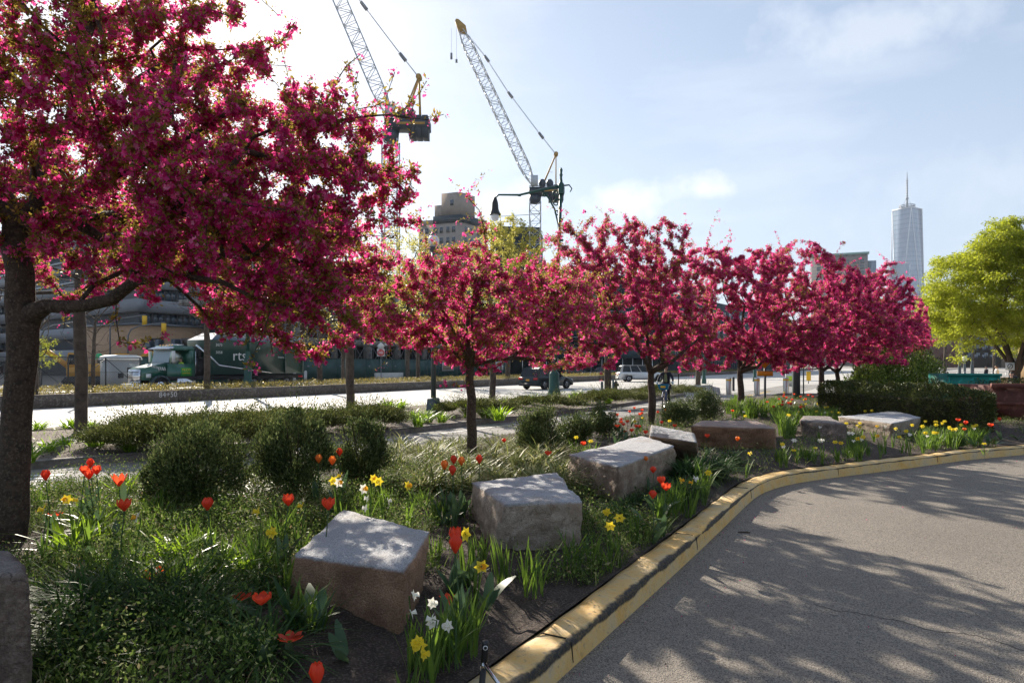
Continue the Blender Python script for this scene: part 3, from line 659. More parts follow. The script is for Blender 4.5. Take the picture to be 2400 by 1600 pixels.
simple_crab('crabapple tree standing behind the white cracked granite block',b2,-.75,10.6,2.7,1.95,2.1,.95,21,700,(6600,5),.0225,5,.078,fkh=1.55,
  extra=[px(1122,452,10.3),px(1075,520,10.2),px(1160,560,10.4),px(1010,560,10.5),px(905,850,10),px(880,870,9.8),px(1040,900,9.6),px(1090,905,9.7),px(1250,880,10),px(1300,860,10.3),px(960,830,10.3),px(1235,600,10.4),px(1130,520,10.3)],
  bl=[(1.0,11,3.15,.6,.9,.5,.9),(-1.5,10.3,2.55,.95,1.3,.55,1.),(.75,10.8,2.6,.9,1.4,.7,1.),(-1.0,10.5,3.3,.8,1.,.4,.5),(-.62,10.4,3.85,.26,.4,.45,.9),(-1.9,11.2,2.9,.6,1.,.6,.6)],side=[px(1130,850,10.3),px(1200,838,10.2),px(1290,845,10.1)])
b3=at(1526,995,.24)
simple_crab('crabapple tree beside the cyclist with a limb forking right',b3,2.75,17.7,3.75,2.15,2.2,1.95,31,950,(13500,5),.0285,3,.10,
  extra=[px(1330,500,17.5),px(1440,485,17.6),px(1560,520,17.6),px(1300,560,17),px(1230,640,16.5),px(1630,600,17.4),px(1360,880,16.6),px(1400,860,17),px(1410,890,16.8)],
  bl=[(1.7,17.3,4.8,1.0,1.2,.75,.9),(1.0,17.0,2.75,1.5,1.6,1.15,.9),(4.1,17.6,3.3,1.1,1.5,1.1,.9),(1.7,16.6,2.2,1.3,1.4,.6,.9),(4.2,17.8,2.45,1.1,1.3,.65,.9)],side=[px(1570,850,17.2),px(1610,815,17.1),px(1640,790,17)])
b4=at(1735,964,.22)
simple_crab('crabapple tree standing behind the low wide brown boulder',b4,7.6,22.5,3.7,2.6,2.3,2.3,41,950,(13500,5),.033,3,.115,
  extra=[px(1605,500,22),px(1685,492,22.2),px(1700,520,22),px(1720,560,22),px(1610,560,22),px(1880,560,22.4),px(1620,880,21.5)],bl=[(6.6,22.3,4.8,.9,1,.8,.6),(9.4,22.3,3.3,1.4,1.4,1.5,.9),(6.1,22.2,2.5,1.3,1.4,1.0,.9),(9.2,22.5,2.45,1.4,1.4,.9,.9)],side=[px(1775,860,22.2),px(1800,835,22)])
simple_crab('crabapple tree rising over the left end of the hedge',Vector((12.25,27.0,.2)),12.0,27,4.1,3.0,2.5,2.6,51,850,(13500,5),.038,3,.12,bl=[(14.4,27,2.6,1.6,1.4,1.1,.9),(10.8,25.4,2.6,1.6,1.4,1.3,.9),(13.8,27,3.4,1.3,1.5,1.3,.8)])
simple_crab('crabapple tree with dark crown in front of the stone-faced office block',Vector((14.9,31.3,.1)),15.8,31,3.9,2.8,2.3,2.4,61,700,(11500,5),.041,3,.11,bl=[(17.2,31,3.2,1.6,1.5,1.2,.9)])
simple_crab('last crabapple of the row, below the tall glass tower',Vector((18.3,36.0,0)),19.0,35.5,3.5,2.6,2.3,1.9,71,540,(7600,5),.044,3,.11,bl=[(21.0,36,3.2,1.3,1.5,1.0,.8)])
# ================================================ SHRUBS, HEDGES, CLUMPS
def shell(c,r,n,seed,jag=.18,inner=.55,bottom=-.6):
    q=np.random.default_rng(seed); d=unit(n*2,q); d=d[d[:,2]>bottom][:n]; k=len(d)
    lum=1+jag*nz3(d*2.6,1.5,seed)+jag*.5*nz3(d*7,1.5,seed+1)
    rad=inner+(1-inner)*q.random(k)**.45
    P=d*(rad*lum)[:,None]*np.array(r)+np.array(c); return P,d
def shrub(name,label,cat,u,vb,zb,w,h,m,n,size,seed,group,bark=True,stems=9,jag=.22,inner=.45,loc=None,dep=None,asp=.4):
    L=Vector(loc) if loc else at(u,vb,zb); t=thing(name,label,cat,L,0,group); dp_=dep or w*.85
    q=np.random.default_rng(seed); b=MB(); flatj=h/w<.35; ns=int((26+w*16) if flatj else (26+w*8)); c=unit(ns,q); c[:,2]=np.abs(c[:,2])*1.0 if flatj else c[:,2]
    C_=c*(q.uniform(.35,1,ns)**.6)[:,None]*[w*.46,dp_*.46,h*.40]+[0,0,h*(.28 if flatj else .50)]; rs=q.uniform(.6,1.2,ns)*(.20*h if flatj else .165*w)
    k=n//ns; per=np.repeat(np.arange(ns),k); d=unit(len(per),q); P=C_[per]+d*(rs[per]*(.35+.75*q.random(len(per))**.6))[:,None]*([1.9,1.9,.9] if flatj else [1,1,1.15])
    sp=q.integers(0,len(per),int(len(per)*.012)); dsp=(P[sp]-[0,0,h*.1]); dsp/=np.linalg.norm(dsp,axis=1,keepdims=True); dsp[:,2]+=.5
    for kk in range(7): P=np.concatenate([P,P[sp]+dsp*(.02+.018*kk)*(1+w*.4)+q.normal(size=(len(sp),3))*.008])
    P=P[P[:,2]>.0]; dd=P-[0,0,h*.2]; dd/=np.linalg.norm(dd,axis=1,keepdims=True)
    leaves(b,P,size,0,dd*.8+[0,0,.7],asp,.12,.7); b.build('foliage',m,t)
    if bark:
        s=MB(); q=np.random.default_rng(seed)
        for _ in range(stems):
            a=q.uniform(0,6.28); e=np.array([math.cos(a)*w*.36,math.sin(a)*dp_*.36,h*q.uniform(.55,.9)]); f=np.array([math.cos(a)*.05,math.sin(a)*.05,-.05])
            s.tube([f,f*.5+e*[.35,.35,.45],e],[.014,.010,.004],4,cap=False)
        s.build('stems',BARK,t)
    return t
G='dark yew shrubs in the bed'
shrub('yew_shrub','broad loose dark yew shrub, first to the right of the big crabapple trunk','shrub',455,1196,.22,1.05,1.0,YEW,22000,.036,1,G)
shrub('yew_shrub','small low yew tucked against the left flank of the broad yew','shrub',385,1180,.22,.55,.50,YEW,11000,.030,2,G)
shrub('yew_shrub','tallest upright dark yew shrub, in the middle of the near three','shrub',695,1180,.22,.95,1.10,YEW,22000,.036,3,G)
shrub('yew_shrub','open-stemmed yew with twiggy legs at the end of the near row','shrub',850,1150,.22,.74,.95,YEW,14000,.036,4,G,stems=14)
shrub('yew_shrub','round yew shrub behind the long buff boulder, widest of its cluster','shrub',1272,1075,.24,.85,.92,YEW,17000,.036,5,G)
shrub('yew_shrub','sparse yew between the round yew and the orange tulip cluster','shrub',1352,1058,.24,.65,.68,YEW,11000,.036,6,G)
shrub('yew_shrub','narrow upright yew right next to the red tulip patch','shrub',1420,1032,.24,.62,.80,YEW,11000,.036,7,G)
shrub('yew_shrub','lower yew in front of the bicycle wheel','shrub',1592,998,.24,.95,.62,YEW,13000,.04,8,G)
shrub('yew_shrub','taller dark yew between the bicycle and the fourth crabapple','shrub',1655,985,.24,1.05,.80,YEW,15000,.04,9,G)
G='spreading junipers on the median'
def jun(label,u,vb,w,h,n,seed,dep): return shrub('spreading_juniper',label,'shrub',u,vb,.2,w,h,JUNI,int(n*2.4),.05,seed,G,bark=False,jag=.24,inner=.5,dep=dep,asp=.4)
jun('long flat juniper spreading behind the near yews',480,1040,4.6,.85,20000,11,2.4)
jun('juniper mound with bronze tips at the open mulch patch',330,1048,2.2,.65,9000,12,1.6)
jun('juniper spread between the tall yew and the median road edge',680,1012,3.2,.72,12000,13,2.2)
jun('rounded juniper mound at the foot of a bare street tree',860,1000,2.3,.72,12000,14,2.0)
jun('juniper behind the trunk of the crabapple by the white block',1115,972,3.0,.62,10000,15,2.2)
jun('juniper in front of the green fluted lamp base',1280,955,3.3,.55,9000,16,2.4)
jun('juniper mound beside the black hydrant',1440,945,4.0,.72,10000,17,3.0)
jun('juniper behind the cyclist at the median tip',1570,926,4.2,.75,9000,18,3.4)
# clipped hedges
def hedge(label,a,b_,dep,h,n,size,seed,m=HEDG,group='clipped evergreen hedges',lump=.10):
    a=Vector(a); b_=Vector(b_); L=(b_-a).length; ang=math.atan2(b_.y-a.y,b_.x-a.x); t_=thing('hedge',label,'hedge',(a+b_)/2,ang,group)
    q=np.random.default_rng(seed); areas=np.array([L*h,L*h,L*dep,dep*h,dep*h]); k=(areas/areas.sum()*n).astype(int); PP=[];DD=[]
    for i,kk in enumerate(k):
        x=q.uniform(-L/2,L/2,kk); y=q.uniform(-dep/2,dep/2,kk); z=q.uniform(0,h,kk)
        if i==0: y[:]=-dep/2; d=(0,-1,.25)
        elif i==1: y[:]=dep/2; d=(0,1,.25)
        elif i==2: z[:]=h; d=(0,0,1)
        elif i==3: x[:]=-L/2; d=(-1,0,.25)
        else: x[:]=L/2; d=(1,0,.25)
        PP.append(np.c_[x,y,z]); DD.append(np.tile(d,(kk,1)))
    P=np.concatenate(PP); D=np.concatenate(DD).astype(float); D/=np.linalg.norm(D,axis=1,keepdims=True)
    # round the shoulders, add lumps and depth
    ex=np.clip((np.abs(P[:,0])-(L/2-.35))/.35,0,1); ez=np.clip((P[:,2]-(h-.15))/.15,0,1); ey=np.clip((np.abs(P[:,1])-(dep/2-.3))/.3,0,1)
    P[:,2]-=.09*np.maximum(ex,ey)**2*(P[:,2]>h-.31); P[:,0]-=np.sign(P[:,0])*.18*np.maximum(ez,ey)**2*(ex>0); P[:,1]-=np.sign(P[:,1])*.14*np.maximum(ez,ex)**2*(ey>0)
    P+=D*(lump*nz3(P,2.6,seed)+lump*.7*nz3(P,6.5,seed+2)-q.random(len(P))**1.6*.16)[:,None]
    b=MB(); b.m=1; b.box(-L/2+.3,-dep/2+.28,0,L/2-.3,dep/2-.28,h-.3)
    leaves(b,P,size,0,D+[0,0,.3],.42,.12,.9); b.build('foliage',[m,BARK],t_); return t_
hedge('long dark clipped yew hedge behind the pale slab, nearest of the hedges',(9.75,21.2,.15),(10.75,15.45,.15),1.0,1.08,52000,.055,1)
hedge('second dark hedge row peeping over the near hedge, below the glossy bush',(16.0,26.4,0),(19.0,23.0,0),1.4,1.25,14000,.06,2)
hedge('low hedge strip behind the rusty red skip',(20.4,27.6,0),(27,25.4,0),1.2,1.12,9000,.06,3)
shrub('glossy_bush','bright glossy evergreen bush sunlit above the hedge','shrub',0,0,0,3.6,2.45,RHOD,16000,.10,31,None,loc=(17.3,30.0,0),dep=3.0,asp=.5,jag=.25,inner=.6)
shrub('glossy_bush','smaller glossy bush on the left shoulder of the bright one','shrub',0,0,0,2.2,1.8,RHOD,7000,.09,32,None,loc=(15.1,29.0,0),dep=2.2,asp=.5,inner=.6)
# clumps of strap leaves
def clump_mesh(kind,seed):
    global rng
    rng=np.random.default_rng(seed); b=MB()
    if kind=='lily': blades(b,unit(60)*[.10,.10,0],.42,.022,(.15,.75),.35)
    if kind=='liri': blades(b,unit(190)*[.12,.12,0],.46,.013,(.2,.9),.50)
    if kind=='dark': blades(b,unit(170)*[.12,.12,0],.46,.012,(.2,.8),.50)
    if kind=='daff': s_=seed%6; blades(b,unit(16+7*s_)*[.05+.012*s_,.05+.012*s_,0],.33+.03*(s_%3),.012,(.02,.22+.11*(s_%4)),.05+.09*(s_%3))
    return b
def clump(kind,name,m,nvar,seed): return [(clump_mesh(kind,seed+i),name,m) for i in range(nvar)]
VAR={k:[] for k in('lily','liri','dark','daff')}
def kerb_side(x,y):
    i=int(np.argmin((FR[:,0]-x)**2+(FR[:,1]-y)**2)); i=min(max(i,1),len(FR)-2); T=FR[i+1]-FR[i-1]; T=T/np.linalg.norm(T); return float(-T[1]*(x-FR[i,0])+T[0]*(y-FR[i,1]))
def keep_in(p,d=.42):   # nudges a plant back behind the kerb
    x,y=p[0],p[1]
    for _ in range(6):
        s_=kerb_side(x,y)
        if s_>=d: break
        i=int(np.argmin((FR[:,0]-x)**2+(FR[:,1]-y)**2)); i=min(max(i,1),len(FR)-2); T=FR[i+1]-FR[i-1]; T=T/np.linalg.norm(T); x-=T[1]*(d-s_); y+=T[0]*(d-s_)
    return Vector((x,y,p[2]))
def put_clump(kind,name,m,label,group,loc,sc,seed):
    loc=keep_in(loc)
    if len(VAR[kind])<6:
        b=clump_mesh(kind,seed); o=b.build(name,m); VAR[kind].append(o)
    else: o=VAR[kind][(seed*5+seed//7)%6].copy(); C.objects.link(o)
    o.location=loc; o.rotation_euler=(0,0,seed*1.7); o.scale=(sc,sc,sc*random.uniform(.9,1.1)); tag(o,label,'plant clump',group); return o
FL=[]   # things whose labels are composed afterwards: (object, look, u, landmark key)
LMK=[('big crabapple trunk',(-4.4,6.0)),('dark stone at picture edge',(-2.6,3.2)),('near brown block',(-1.1,4.9)),('white cracked block',(-.1,6.2)),('long buff boulder',(1.4,8.8)),('tilted granite slab',(3.6,12.5)),
 ('low wide brown boulder',(5.0,15.2)),('small dark boulder',(7.2,15.8)),('pale flat slab',(8.7,16.5)),('broad near yew',(-3.4,7.3)),('tall near yew',(-2.4,7.6)),('open-stemmed yew',(-1.8,8.4)),('crabapple by white block',(-.64,10.4)),
 ('round yew',(.55,11.2)),('narrow yew',(2.0,13.9)),('crabapple by cyclist',(3.6,17.6)),('fourth crabapple',(7.5,22.5)),('square green pole',(12.2,29)),('hedge right end',(11.9,14.9)),('kerb corner',(4.2,10.9)),('driveway kerb bend',(2.4,8.2)),
 ('front strip of soil by kerb',(.35,4.6)),('orange-striped grass mounds',(-1.4,9.6)),('open mulch patch',(-9.5,14.3)),('square-based lamp post',(-2.9,25)),('street tree with juniper at foot',(-5.6,20)),('green fluted lamp base',(2.4,38)),('bicycle',(8.6,30))]
def lmk(x,y): return min(LMK,key=lambda l:(l[1][0]-x)**2+(l[1][1]-y)**2)[0]
def uof(p): return 1200+FPX*p[0]/p[1]
def note(o,look,x,y): FL.append((o,look,1200+FPX*x/y,lmk(x,y)))
r5=np.random.default_rng(5)
lil=[(90,1010),(35,1012),(165,1008),(215,1008),(112,1062),(150,1050),(222,1050),(305,1058),(-20,1030),(60,1085),(345,1040),(660,985),(735,975),(790,985),(972,985),(980,1000),(1000,990),(1035,990),(1022,975),(1180,955),(1138,980),(1170,985),(1250,945),(1350,935),(1345,945),(1415,935),(1425,945),(1530,925),(1500,935),(1100,978),(905,965),(940,962)]
for i,(u,v) in enumerate(lil):
    p=at(u,v,.16); o=put_clump('lily','daylily_clump',LILY,'',"bright daylily clumps on the median",p,random.uniform(.8,1.25)*(1.3 if v<1000 else 1.1),i); note(o,'bright green daylily clump',p.x,p.y)
i=0
for _ in range(62):
    u=r5.uniform(925,1310); v=r5.uniform(1058,1165); p=at(u,v,.22)
    if abs(u-1102)<14 and v>1080: continue
    o=put_clump('liri','striped_grass_clump',LIRI,'','striped grass clumps beneath the crabapple by the white block',p,r5.uniform(.9,1.3),i); i+=1; note(o,'pale striped grass clump',p.x,p.y)
for _ in range(12):
    u=r5.uniform(540,760); v=r5.uniform(1150,1235); p=at(u,v,.22)
    o=put_clump('liri','striped_grass_clump',LIRI,'','striped grass clumps beneath the near yews',p,r5.uniform(.8,1.1),i); i+=1; note(o,'striped grass clump',p.x,p.y)
for i in range(15):
    u=r5.uniform(1560,1720) if i<12 else r5.uniform(1400,1500); v=r5.uniform(1090,1150) if i<12 else r5.uniform(1170,1230)
    if i<12: v=1175-(u-1560)*.42+r5.uniform(-30,12)
    p=at(u,v,.2); o=put_clump('dark','dark_grass_clump',DGRASS,'','dark glossy grass mounds beside the long boulder',p,r5.uniform(.8,1.1) if i<12 else .6,i); note(o,'dark green arching grass clump',p.x,p.y)
daf=[(345,1245),(370,1250),(395,1250),(610,1140),(595,1135),(880,1215),(905,1220),(960,1215),(985,1205),(1030,1230),(835,1215),(650,1290),(690,1270),(1095,1370),(1010,1590),(1050,1560),(1090,1540),(1080,1520),(1340,1340),(1400,1330),(1500,1270),(1570,1230),(1590,1215),(1610,1205),(1650,1170),
 (1670,1160),(1250,1395),(1180,1375),(690,1480),(720,1500),(1900,1080),(1880,1075),(1990,1075),(2050,1080),(2090,1075),(2120,1070),(2010,1060),(1830,1085),(470,1320),(280,1290),(1130,1330),(1020,1330),(1350,1075),(1380,1085),(1480,1060),(1495,1050)]
for i,(u,v) in enumerate(daf):
    p=at(u,v,.2); o=put_clump('daff','daffodil_leaf_clump',BLADE,'','clumps of daffodil leaves in the bed',p,r5.uniform(.75,1.1),i); note(o,'upright blue-green daffodil leaf clump',p.x,p.y)
for i in range(120):   # the thick green drift behind the low wide boulder
    u=r5.uniform(1700,1960); v=r5.uniform(985,1035) if u<1880 else r5.uniform(985,1005); Y=1.6*1600/(v-854); 
    p=at(u,v,.22)
    if u<1830 and v>985: p=at(u,r5.uniform(945,984),.22)
    o=put_clump('daff','daffodil_leaf_clump',BLADE,'','clumps of daffodil leaves in the bed',p,r5.uniform(1.0,1.5),i); note(o,'tall yellow-green daffodil leaf clump',p.x,p.y)
for i in range(26):
    u=r5.uniform(2160,2320); v=r5.uniform(1025,1052); p=at(u,v,.2)
    o=put_clump('daff','daffodil_leaf_clump',BLADE,'','clumps of daffodil leaves in the bed',p,r5.uniform(.75,1.05),i); note(o,'sprawling daffodil leaf clump',p.x,p.y)
# ================================================ FLOWERS
def petal(mb,ax,az,r0,r1,r2,h,wd,mi=0,tip=.0):
    """one curved petal round axis z: radius r0 at the base, r1 at mid height, r2 at the tip"""
    c,s=math.cos(az),math.sin(az); V=[]
    for t,r,w_ in ((0,r0,.25),(.3,(r0+r1)*.55,.8),(.6,r1,1),(.85,(r1+r2)/2,.7),(1,r2,.08)):
        for e in(-.5,0,.5):
            rr=r-(.18*wd if e else 0); x=rr; y=e*wd*w_; V.append((x*c-y*s+ax[0],x*s+y*c+ax[1],ax[2]+h*t))
    F=[(3*i+j,3*i+j+1,3*i+j+4,3*i+j+3) for i in range(4) for j in range(2)]
    mb.add(V,F,mi)
def tulip(look,m,openr,h=.40,seed=0,lean=.04):
    r=random.Random(seed); t=thing('tulip','','flower'); top=(lean*r.uniform(-1,1),lean*r.uniform(-1,1),h)
    s=MB(); s.tube([(0,0,0),(top[0]*.3,top[1]*.3,h*.5),top],[.0045,.004,.0035],5,cap=False); s.build('stem',TLEAF,t)
    b=MB()
    for k in range(6): petal(b,top,k*math.pi/3+.3,.006,.028+.006*(k%2)+openr*.35,.012+openr,.075-openr*.25,.042)
    b.build('bloom',m,t)
    l=MB(); blades(l,[(0,0,0)]*3,.30,.045,(.15,.5),.15,seg=5,tipw=.05); l.build('leaves',TLEAF,t); return t
def daffodil(m,mc,h=.40,seed=0,heads=1):
    r=random.Random(seed); t=thing('daffodil','','flower'); s=MB(); b=MB()
    for q in range(heads):
        top=Vector((r.uniform(-.05,.05)*(1+(heads>1)),r.uniform(-.05,.05),h*(1-.07*q))); az=-1.57+r.uniform(-1.5,1.5); f=Vector((math.cos(az),math.sin(az),.25)).normalized()
        s.tube([(0,0,0),top*.5+Vector((0,0,.01)),top-f*.02,top],[.004,.0035,.003,.003],5,cap=False)
        k=MB()
        for i in range(6):
            a=i*math.pi/3; c_,s_=math.cos(a),math.sin(a)
            def P(x,y,z): return (x*c_-y*s_,x*s_+y*c_,z)
            k.add([P(.003,0,0),P(.022,.013,.002),P(.042,0,-.002+.006*(i%2)),P(.022,-.013,.002)],[(0,1,2,3)],0)
        k.m=1; k.lathe([(.008,0),(.011,.012),(.014,.022),(.018,.028)],n=10)
        M_=f.to_track_quat('Z','Y').to_matrix().to_4x4(); M_.translation=top; k.xf(M_@Matrix.Scale(.8 if heads>1 else 1,4))
        k.build('bloom',[m,mc],t)
    s.build('stem',BLADE,t)
    l=MB(); blades(l,unit(6)*[.015,.015,0],.32,.012,(.03,.25),.08); l.build('leaves',BLADE,t); return t
PROTO={}
def flower(kind,i):
    key=(kind,i%4)
    if key in PROTO and PROTO[key][1]: return dup(PROTO[key][0])
    if key not in PROTO:
        sd=hash(kind)%97 if False else sum(map(ord,kind))+i%4
        o={'r':lambda:tulip('',TULR,(.010,.020,.030,.015)[i%4],seed=sd),'o':lambda:tulip('',TULO,.006,seed=sd),'b':lambda:tulip('',TULR,.002,seed=sd),'w':lambda:tulip('',TULR,.055,h=.2,seed=sd),
           'y':lambda:daffodil(DAFY,DAFY,seed=sd),'q':lambda:daffodil(DAFY,DAFO,seed=sd),'W':lambda:daffodil(DAFW,DAFW,seed=sd),'p':lambda:daffodil(DAFW,DAFO,seed=sd),
           'C':lambda:daffodil(DAFY,DAFY,seed=sd,heads=4),'D':lambda:daffodil(DAFW,DAFW,seed=sd,heads=3)}[kind]()
        PROTO[key]=[o,True]; return o
LOOK={'r':'open red tulip','o':'orange tulip','b':'closed red tulip','w':'wilted red tulip','y':'yellow daffodil','q':'yellow daffodil with orange cup','W':'white daffodil','p':'white daffodil with orange cup','C':'yellow multi-headed narcissus','D':'white multi-headed narcissus'}
GRP={'r':'red and orange tulips in the bed','y':'yellow and white daffodils in the bed'}
data="""r 120 1122;r 187 1110;b 220 1093;r 235 1108;r 221 1120;w 286 1136;r 280 1195;w 128 1208;R 502 1191;r 661 1182;r 760 1192;w 350 1355;w 371 1335;w 562 1403;r 602 1410;w 681 1500;R 790 1594;R 1059 1268;b 1081 1291;w 1058 1415;o 745 1081;b 801 1066;o 787 1088;o 1051 1097;b 1061 1086;b 1066 1110;o 1083 1090;b 1125 1083;b 1182 1035;r 1363 1041;o 1466 1065;o 1518 1079;b 1535 1107;r 1544 1130;r 1554 1147;b 1573 1164;r 1641 999;r 1655 1023;o 1737 1032;
r 1488 957;r 1479 966;r 1501 962;b 1506 970;r 1450 974;r 1437 985;r 1451 990;b 1459 985;r 1470 989;r 1464 996;r 1486 1000;b 1502 1001;r 1479 1010;w 1460 1011;r 1507 1015;b 1544 967;b 1557 962;r 1553 991;r 1577 999;r 1280 1065;r 1720 964;r 1691 948;r 1495 972;r 1443 1000;
r 1828 936;r 1840 926;r 1833 930;r 1860 925;r 1843 933;r 1878 931;r 1885 937;r 1892 927;r 1901 926;r 1907 931;r 1844 946;r 1831 950;r 1797 943;r 1811 954;r 1872 956;r 1879 955;r 1855 938;r 1836 943;r 1850 948;
r 2242 986;r 2265 993;b 2346 985;r 2363 998;o 2379 998;o 2376 1007;
y 102 1194;q 177 1165;y 205 1168;p 316 1206;y 610 1198;y 705 1183;y 667 1241;y 787 1112;y 795 1124;p 807 1130;p 858 1140;q 865 1120;y 900 1125;q 957 1133;Y 1110 1245;q 1112 1323;D 962 1402;D 1010 1434;C 1012 1492;D 875 1165;y 1434 1199;y 1459 1211;y 1439 1224;y 1698 1106;q 1614 1124;W 1640 1118;q 1660 1126;y 1501 978;y 1494 986;y 1570 985;y 1353 1022;y 1406 985;y 1392 1032;W 1740 964;y 1748 973;
y 1843 971;y 1893 946;y 1896 958;y 1920 963;y 1929 954;y 1944 953;y 1950 964;W 1938 966;y 1962 966;y 2032 962;y 2044 961;y 1987 990;y 2003 995;y 2020 990;y 2016 999;q 2048 997;y 2022 1023;y 2037 1034;q 2054 1026;q 2051 1036;y 2092 1003;q 2091 1021;y 2124 1009;y 2137 994;y 2123 1055;y 2037 1053;y 2170 986;y 2165 997;y 2185 987;y 2200 987;y 2215 986;y 2223 1000;y 2208 1013;y 2209 1022;y 2253 994;y 2268 1005;y 2281 995;y 2286 998;y 2280 1013;y 2308 1054;
W 1870 1030;W 1906 1044;W 1933 1030;W 1943 1031;W 1920 999;W 2074 998;W 2078 1028;W 2096 1032;W 2178 1016;W 2322 1003;W 2320 1020;y 1831 1038;y 1827 1060;W 1854 956;W 1908 951;W 2004 1015;W 1991 1013;y 1814 952;y 1785 951;y 1880 947;y 1867 964;y 1841 919;y 1851 972;y 1858 940;y 1822 946;y 1888 936;y 2195 994;y 2203 990;y 2240 1004;y 2260 1012;W 1866 938;y 1915 945"""
for i,s_ in enumerate(data.replace('\n','').split(';')):
    k,u,v=s_.split(); u,v=float(u),float(v); big=k in 'RY'; k=k.lower() if big else k
    tul=k in 'robw'; h=.36 if k in 'rob' else .13 if k=='w' else .33
    if big: h=.42
    if u<300 and v<1150: h=.42
    if u in(1110,) : h=.40
    if u==2308: h=.1
    if u<1150 and 1050<v<1300 and k!='w': h=.52 if tul else .47
    Y=(H-.25-h)*FPX/(v-HV); x=(u-1200)/FPX*Y; z=BZ(x,Y) if u<1830 or v>980 else .2
    if u not in(1618,2308): kp=keep_in(Vector((x,Y,z)),.27 if v<1500 else .1); x,Y=kp.x,kp.y
    o=flower(k,i); h0=.2 if k=='w' else .4; hh=H-(v-HV)/FPX*Y-z; hh=max(.08,hh); sx=(.78 if v>1500 else .95 if u>1000 else 1.15) if big else (1.12 if tul else 1.25)
    o.location=(x,Y,z-.01); o.rotation_euler=(0,0,random.uniform(-.8,.8)); o.scale=(sx,sx,max(.5,hh/h0)); o['category']='flower'; o['group']=GRP['r' if tul else 'y']; note(o,LOOK[k],x,Y)
def muscari(u,v):
    p=at(u,v,.32); t=thing('grape_hyacinth','','flower',(p.x,p.y,.2),0,'blue grape hyacinths in the bed'); b=MB(); s=MB(); s.tube([(0,0,0),(0,0,.13)],.003,4,cap=False); s.build('stem',BLADE,t)
    for k in range(26):
        zz=.09+.055*k/26; rr=.013*(1-k/34); a=k*2.4; b.ell((rr*math.cos(a),rr*math.sin(a),zz),.0048,5,3)
    b.build('bloom',MUSC,t); l=MB(); blades(l,[(0,0,0)]*5,.16,.006,(.2,.6),.2); l.build('leaves',BLADE,t); note(t,'small blue grape hyacinth',p.x,p.y)
for u,v in ((139,1281),(121,1305),(198,1320),(179,1330),(140,1543),(161,1533)): muscari(u,v)
for i in range(75):
    u=r5.uniform(60,680); v=r5.uniform(1165,1420) if i%3 else r5.uniform(1400,1590); p=at(u,v,.2)
    if u<150 and v>1230 or 640<u<1010 and v>1290: continue
    kd=('dark','lily','daff')[i%3]; o=put_clump(kd,{'dark':'dark_grass_clump','lily':'daylily_clump','daff':'daffodil_leaf_clump'}[kd],{'dark':DGRASS,'lily':LILY,'daff':BLADE}[kd],'','mixed leaf clumps in the near bed',p,r5.uniform(.6,1.05),i)
    note(o,{'dark':'small dark grassy clump','lily':'small fresh green strap-leaf clump','daff':'small upright blue-green clump'}[kd],p.x,p.y)
# broad floppy tulip leaves round the near block
def broad(u,v,sc,seed,n=4,lean=(.3,.9),label=''):
    global rng
    rng=np.random.default_rng(seed); p=keep_in(at(u,v,.2),.3); b=MB(); blades(b,[(0,0,0)]*n,.34,.075,lean,.25,seg=7,tipw=.25); o=b.build('tulip_leaf_clump',TLEAF); o.location=p; o.scale=(sc,)*3
    tag(o,'','plant clump','broad grey-green tulip leaves without flowers'); note(o,'broad grey-green tulip leaf clump',p.x,p.y)
for i,(u,v,s_,n,l) in enumerate([(690,1500,1.1,4,(.1,.6)),(735,1510,1.2,3,(.0,.5)),(630,1480,.9,5,(.4,.9)),(600,1450,.9,4,(.5,.9)),(1140,1430,.8,3,(.1,.5)),(1060,1400,1.0,5,(.1,.5)),(1095,1380,1.0,4,(.1,.6)),(800,1230,.9,4,(.1,.5)),(760,1240,.9,4,(.1,.6)),(215,1330,.9,3,(.2,.8)),(270,1300,.9,3,(.1,.5)),
    (500,1330,1.,4,(.1,.5)),(1460,1230,1.,4,(.1,.6)),(1540,1215,1.,5,(.1,.7)),(1510,1240,.9,4,(.2,.8)),(1040,1240,.9,5,(.1,.6)),(1075,1225,.9,5,(.1,.6)),(2330,1050,.9,5,(.5,.95)),(2370,1045,.9,5,(.5,.95)),(2385,1030,.9,5,(.4,.9)),(810,1560,.8,3,(.5,.95)),(560,1590,.8,4,(.4,.9)),(160,1575,.6,3,(.4,.9))]): broad(u,v,s_,i+50,n,l)
# ================================================ GROUND COVER (stuff)
rng=np.random.default_rng(77)
def scatter(n,xr,yr,ok):
    x=rng.uniform(*xr,n); y=rng.uniform(*yr,n); k=ok(x,y); x,y=x[k],y[k]; return x,y
FRx=FI
def inbed(x,y):   # left of the front kerb, right of the back edge
    f=np.interp(y,FR[:,1][np.argsort(FR[:,1])],FR[:,0][np.argsort(FR[:,1])]); bk=np.interp(y,[-2,1.5,4.8,8.0,12.8,20.3,27.7,32,38.5],[-17,-14,-10.2,-6.5,-1.9,3.4,8,11,15.4])
    ok=(x<f-.3)&(x>bk+.55)
    for q in FOOT:
        c=np.mean(q,0); ins=np.ones(len(x),bool); k=len(q); a=sum(q[i][0]*q[(i+1)%k][1]-q[(i+1)%k][0]*q[i][1] for i in range(k)); sg=1 if a>0 else -1
        for i in range(k): p,r=q[i],q[(i+1)%k]; ins&=sg*((r[0]-p[0])*(y-p[1])-(r[1]-p[1])*(x-p[0]))>-.01
        ok&=~ins
    return ok
b=MB()
x,y=scatter(170000,(-6,1.6),(2.6,9.5),lambda x,y:inbed(x,y)&(nz3(np.c_[x,y,x*0],1.9,2)>-.25-.3*(x<-1.3)+.75*((x>-1.6)&(y<5.0)&(x>.5*y-4.6)))&(rng.random(len(x))<np.clip(1.5-(y-3)/7,.35,1)))
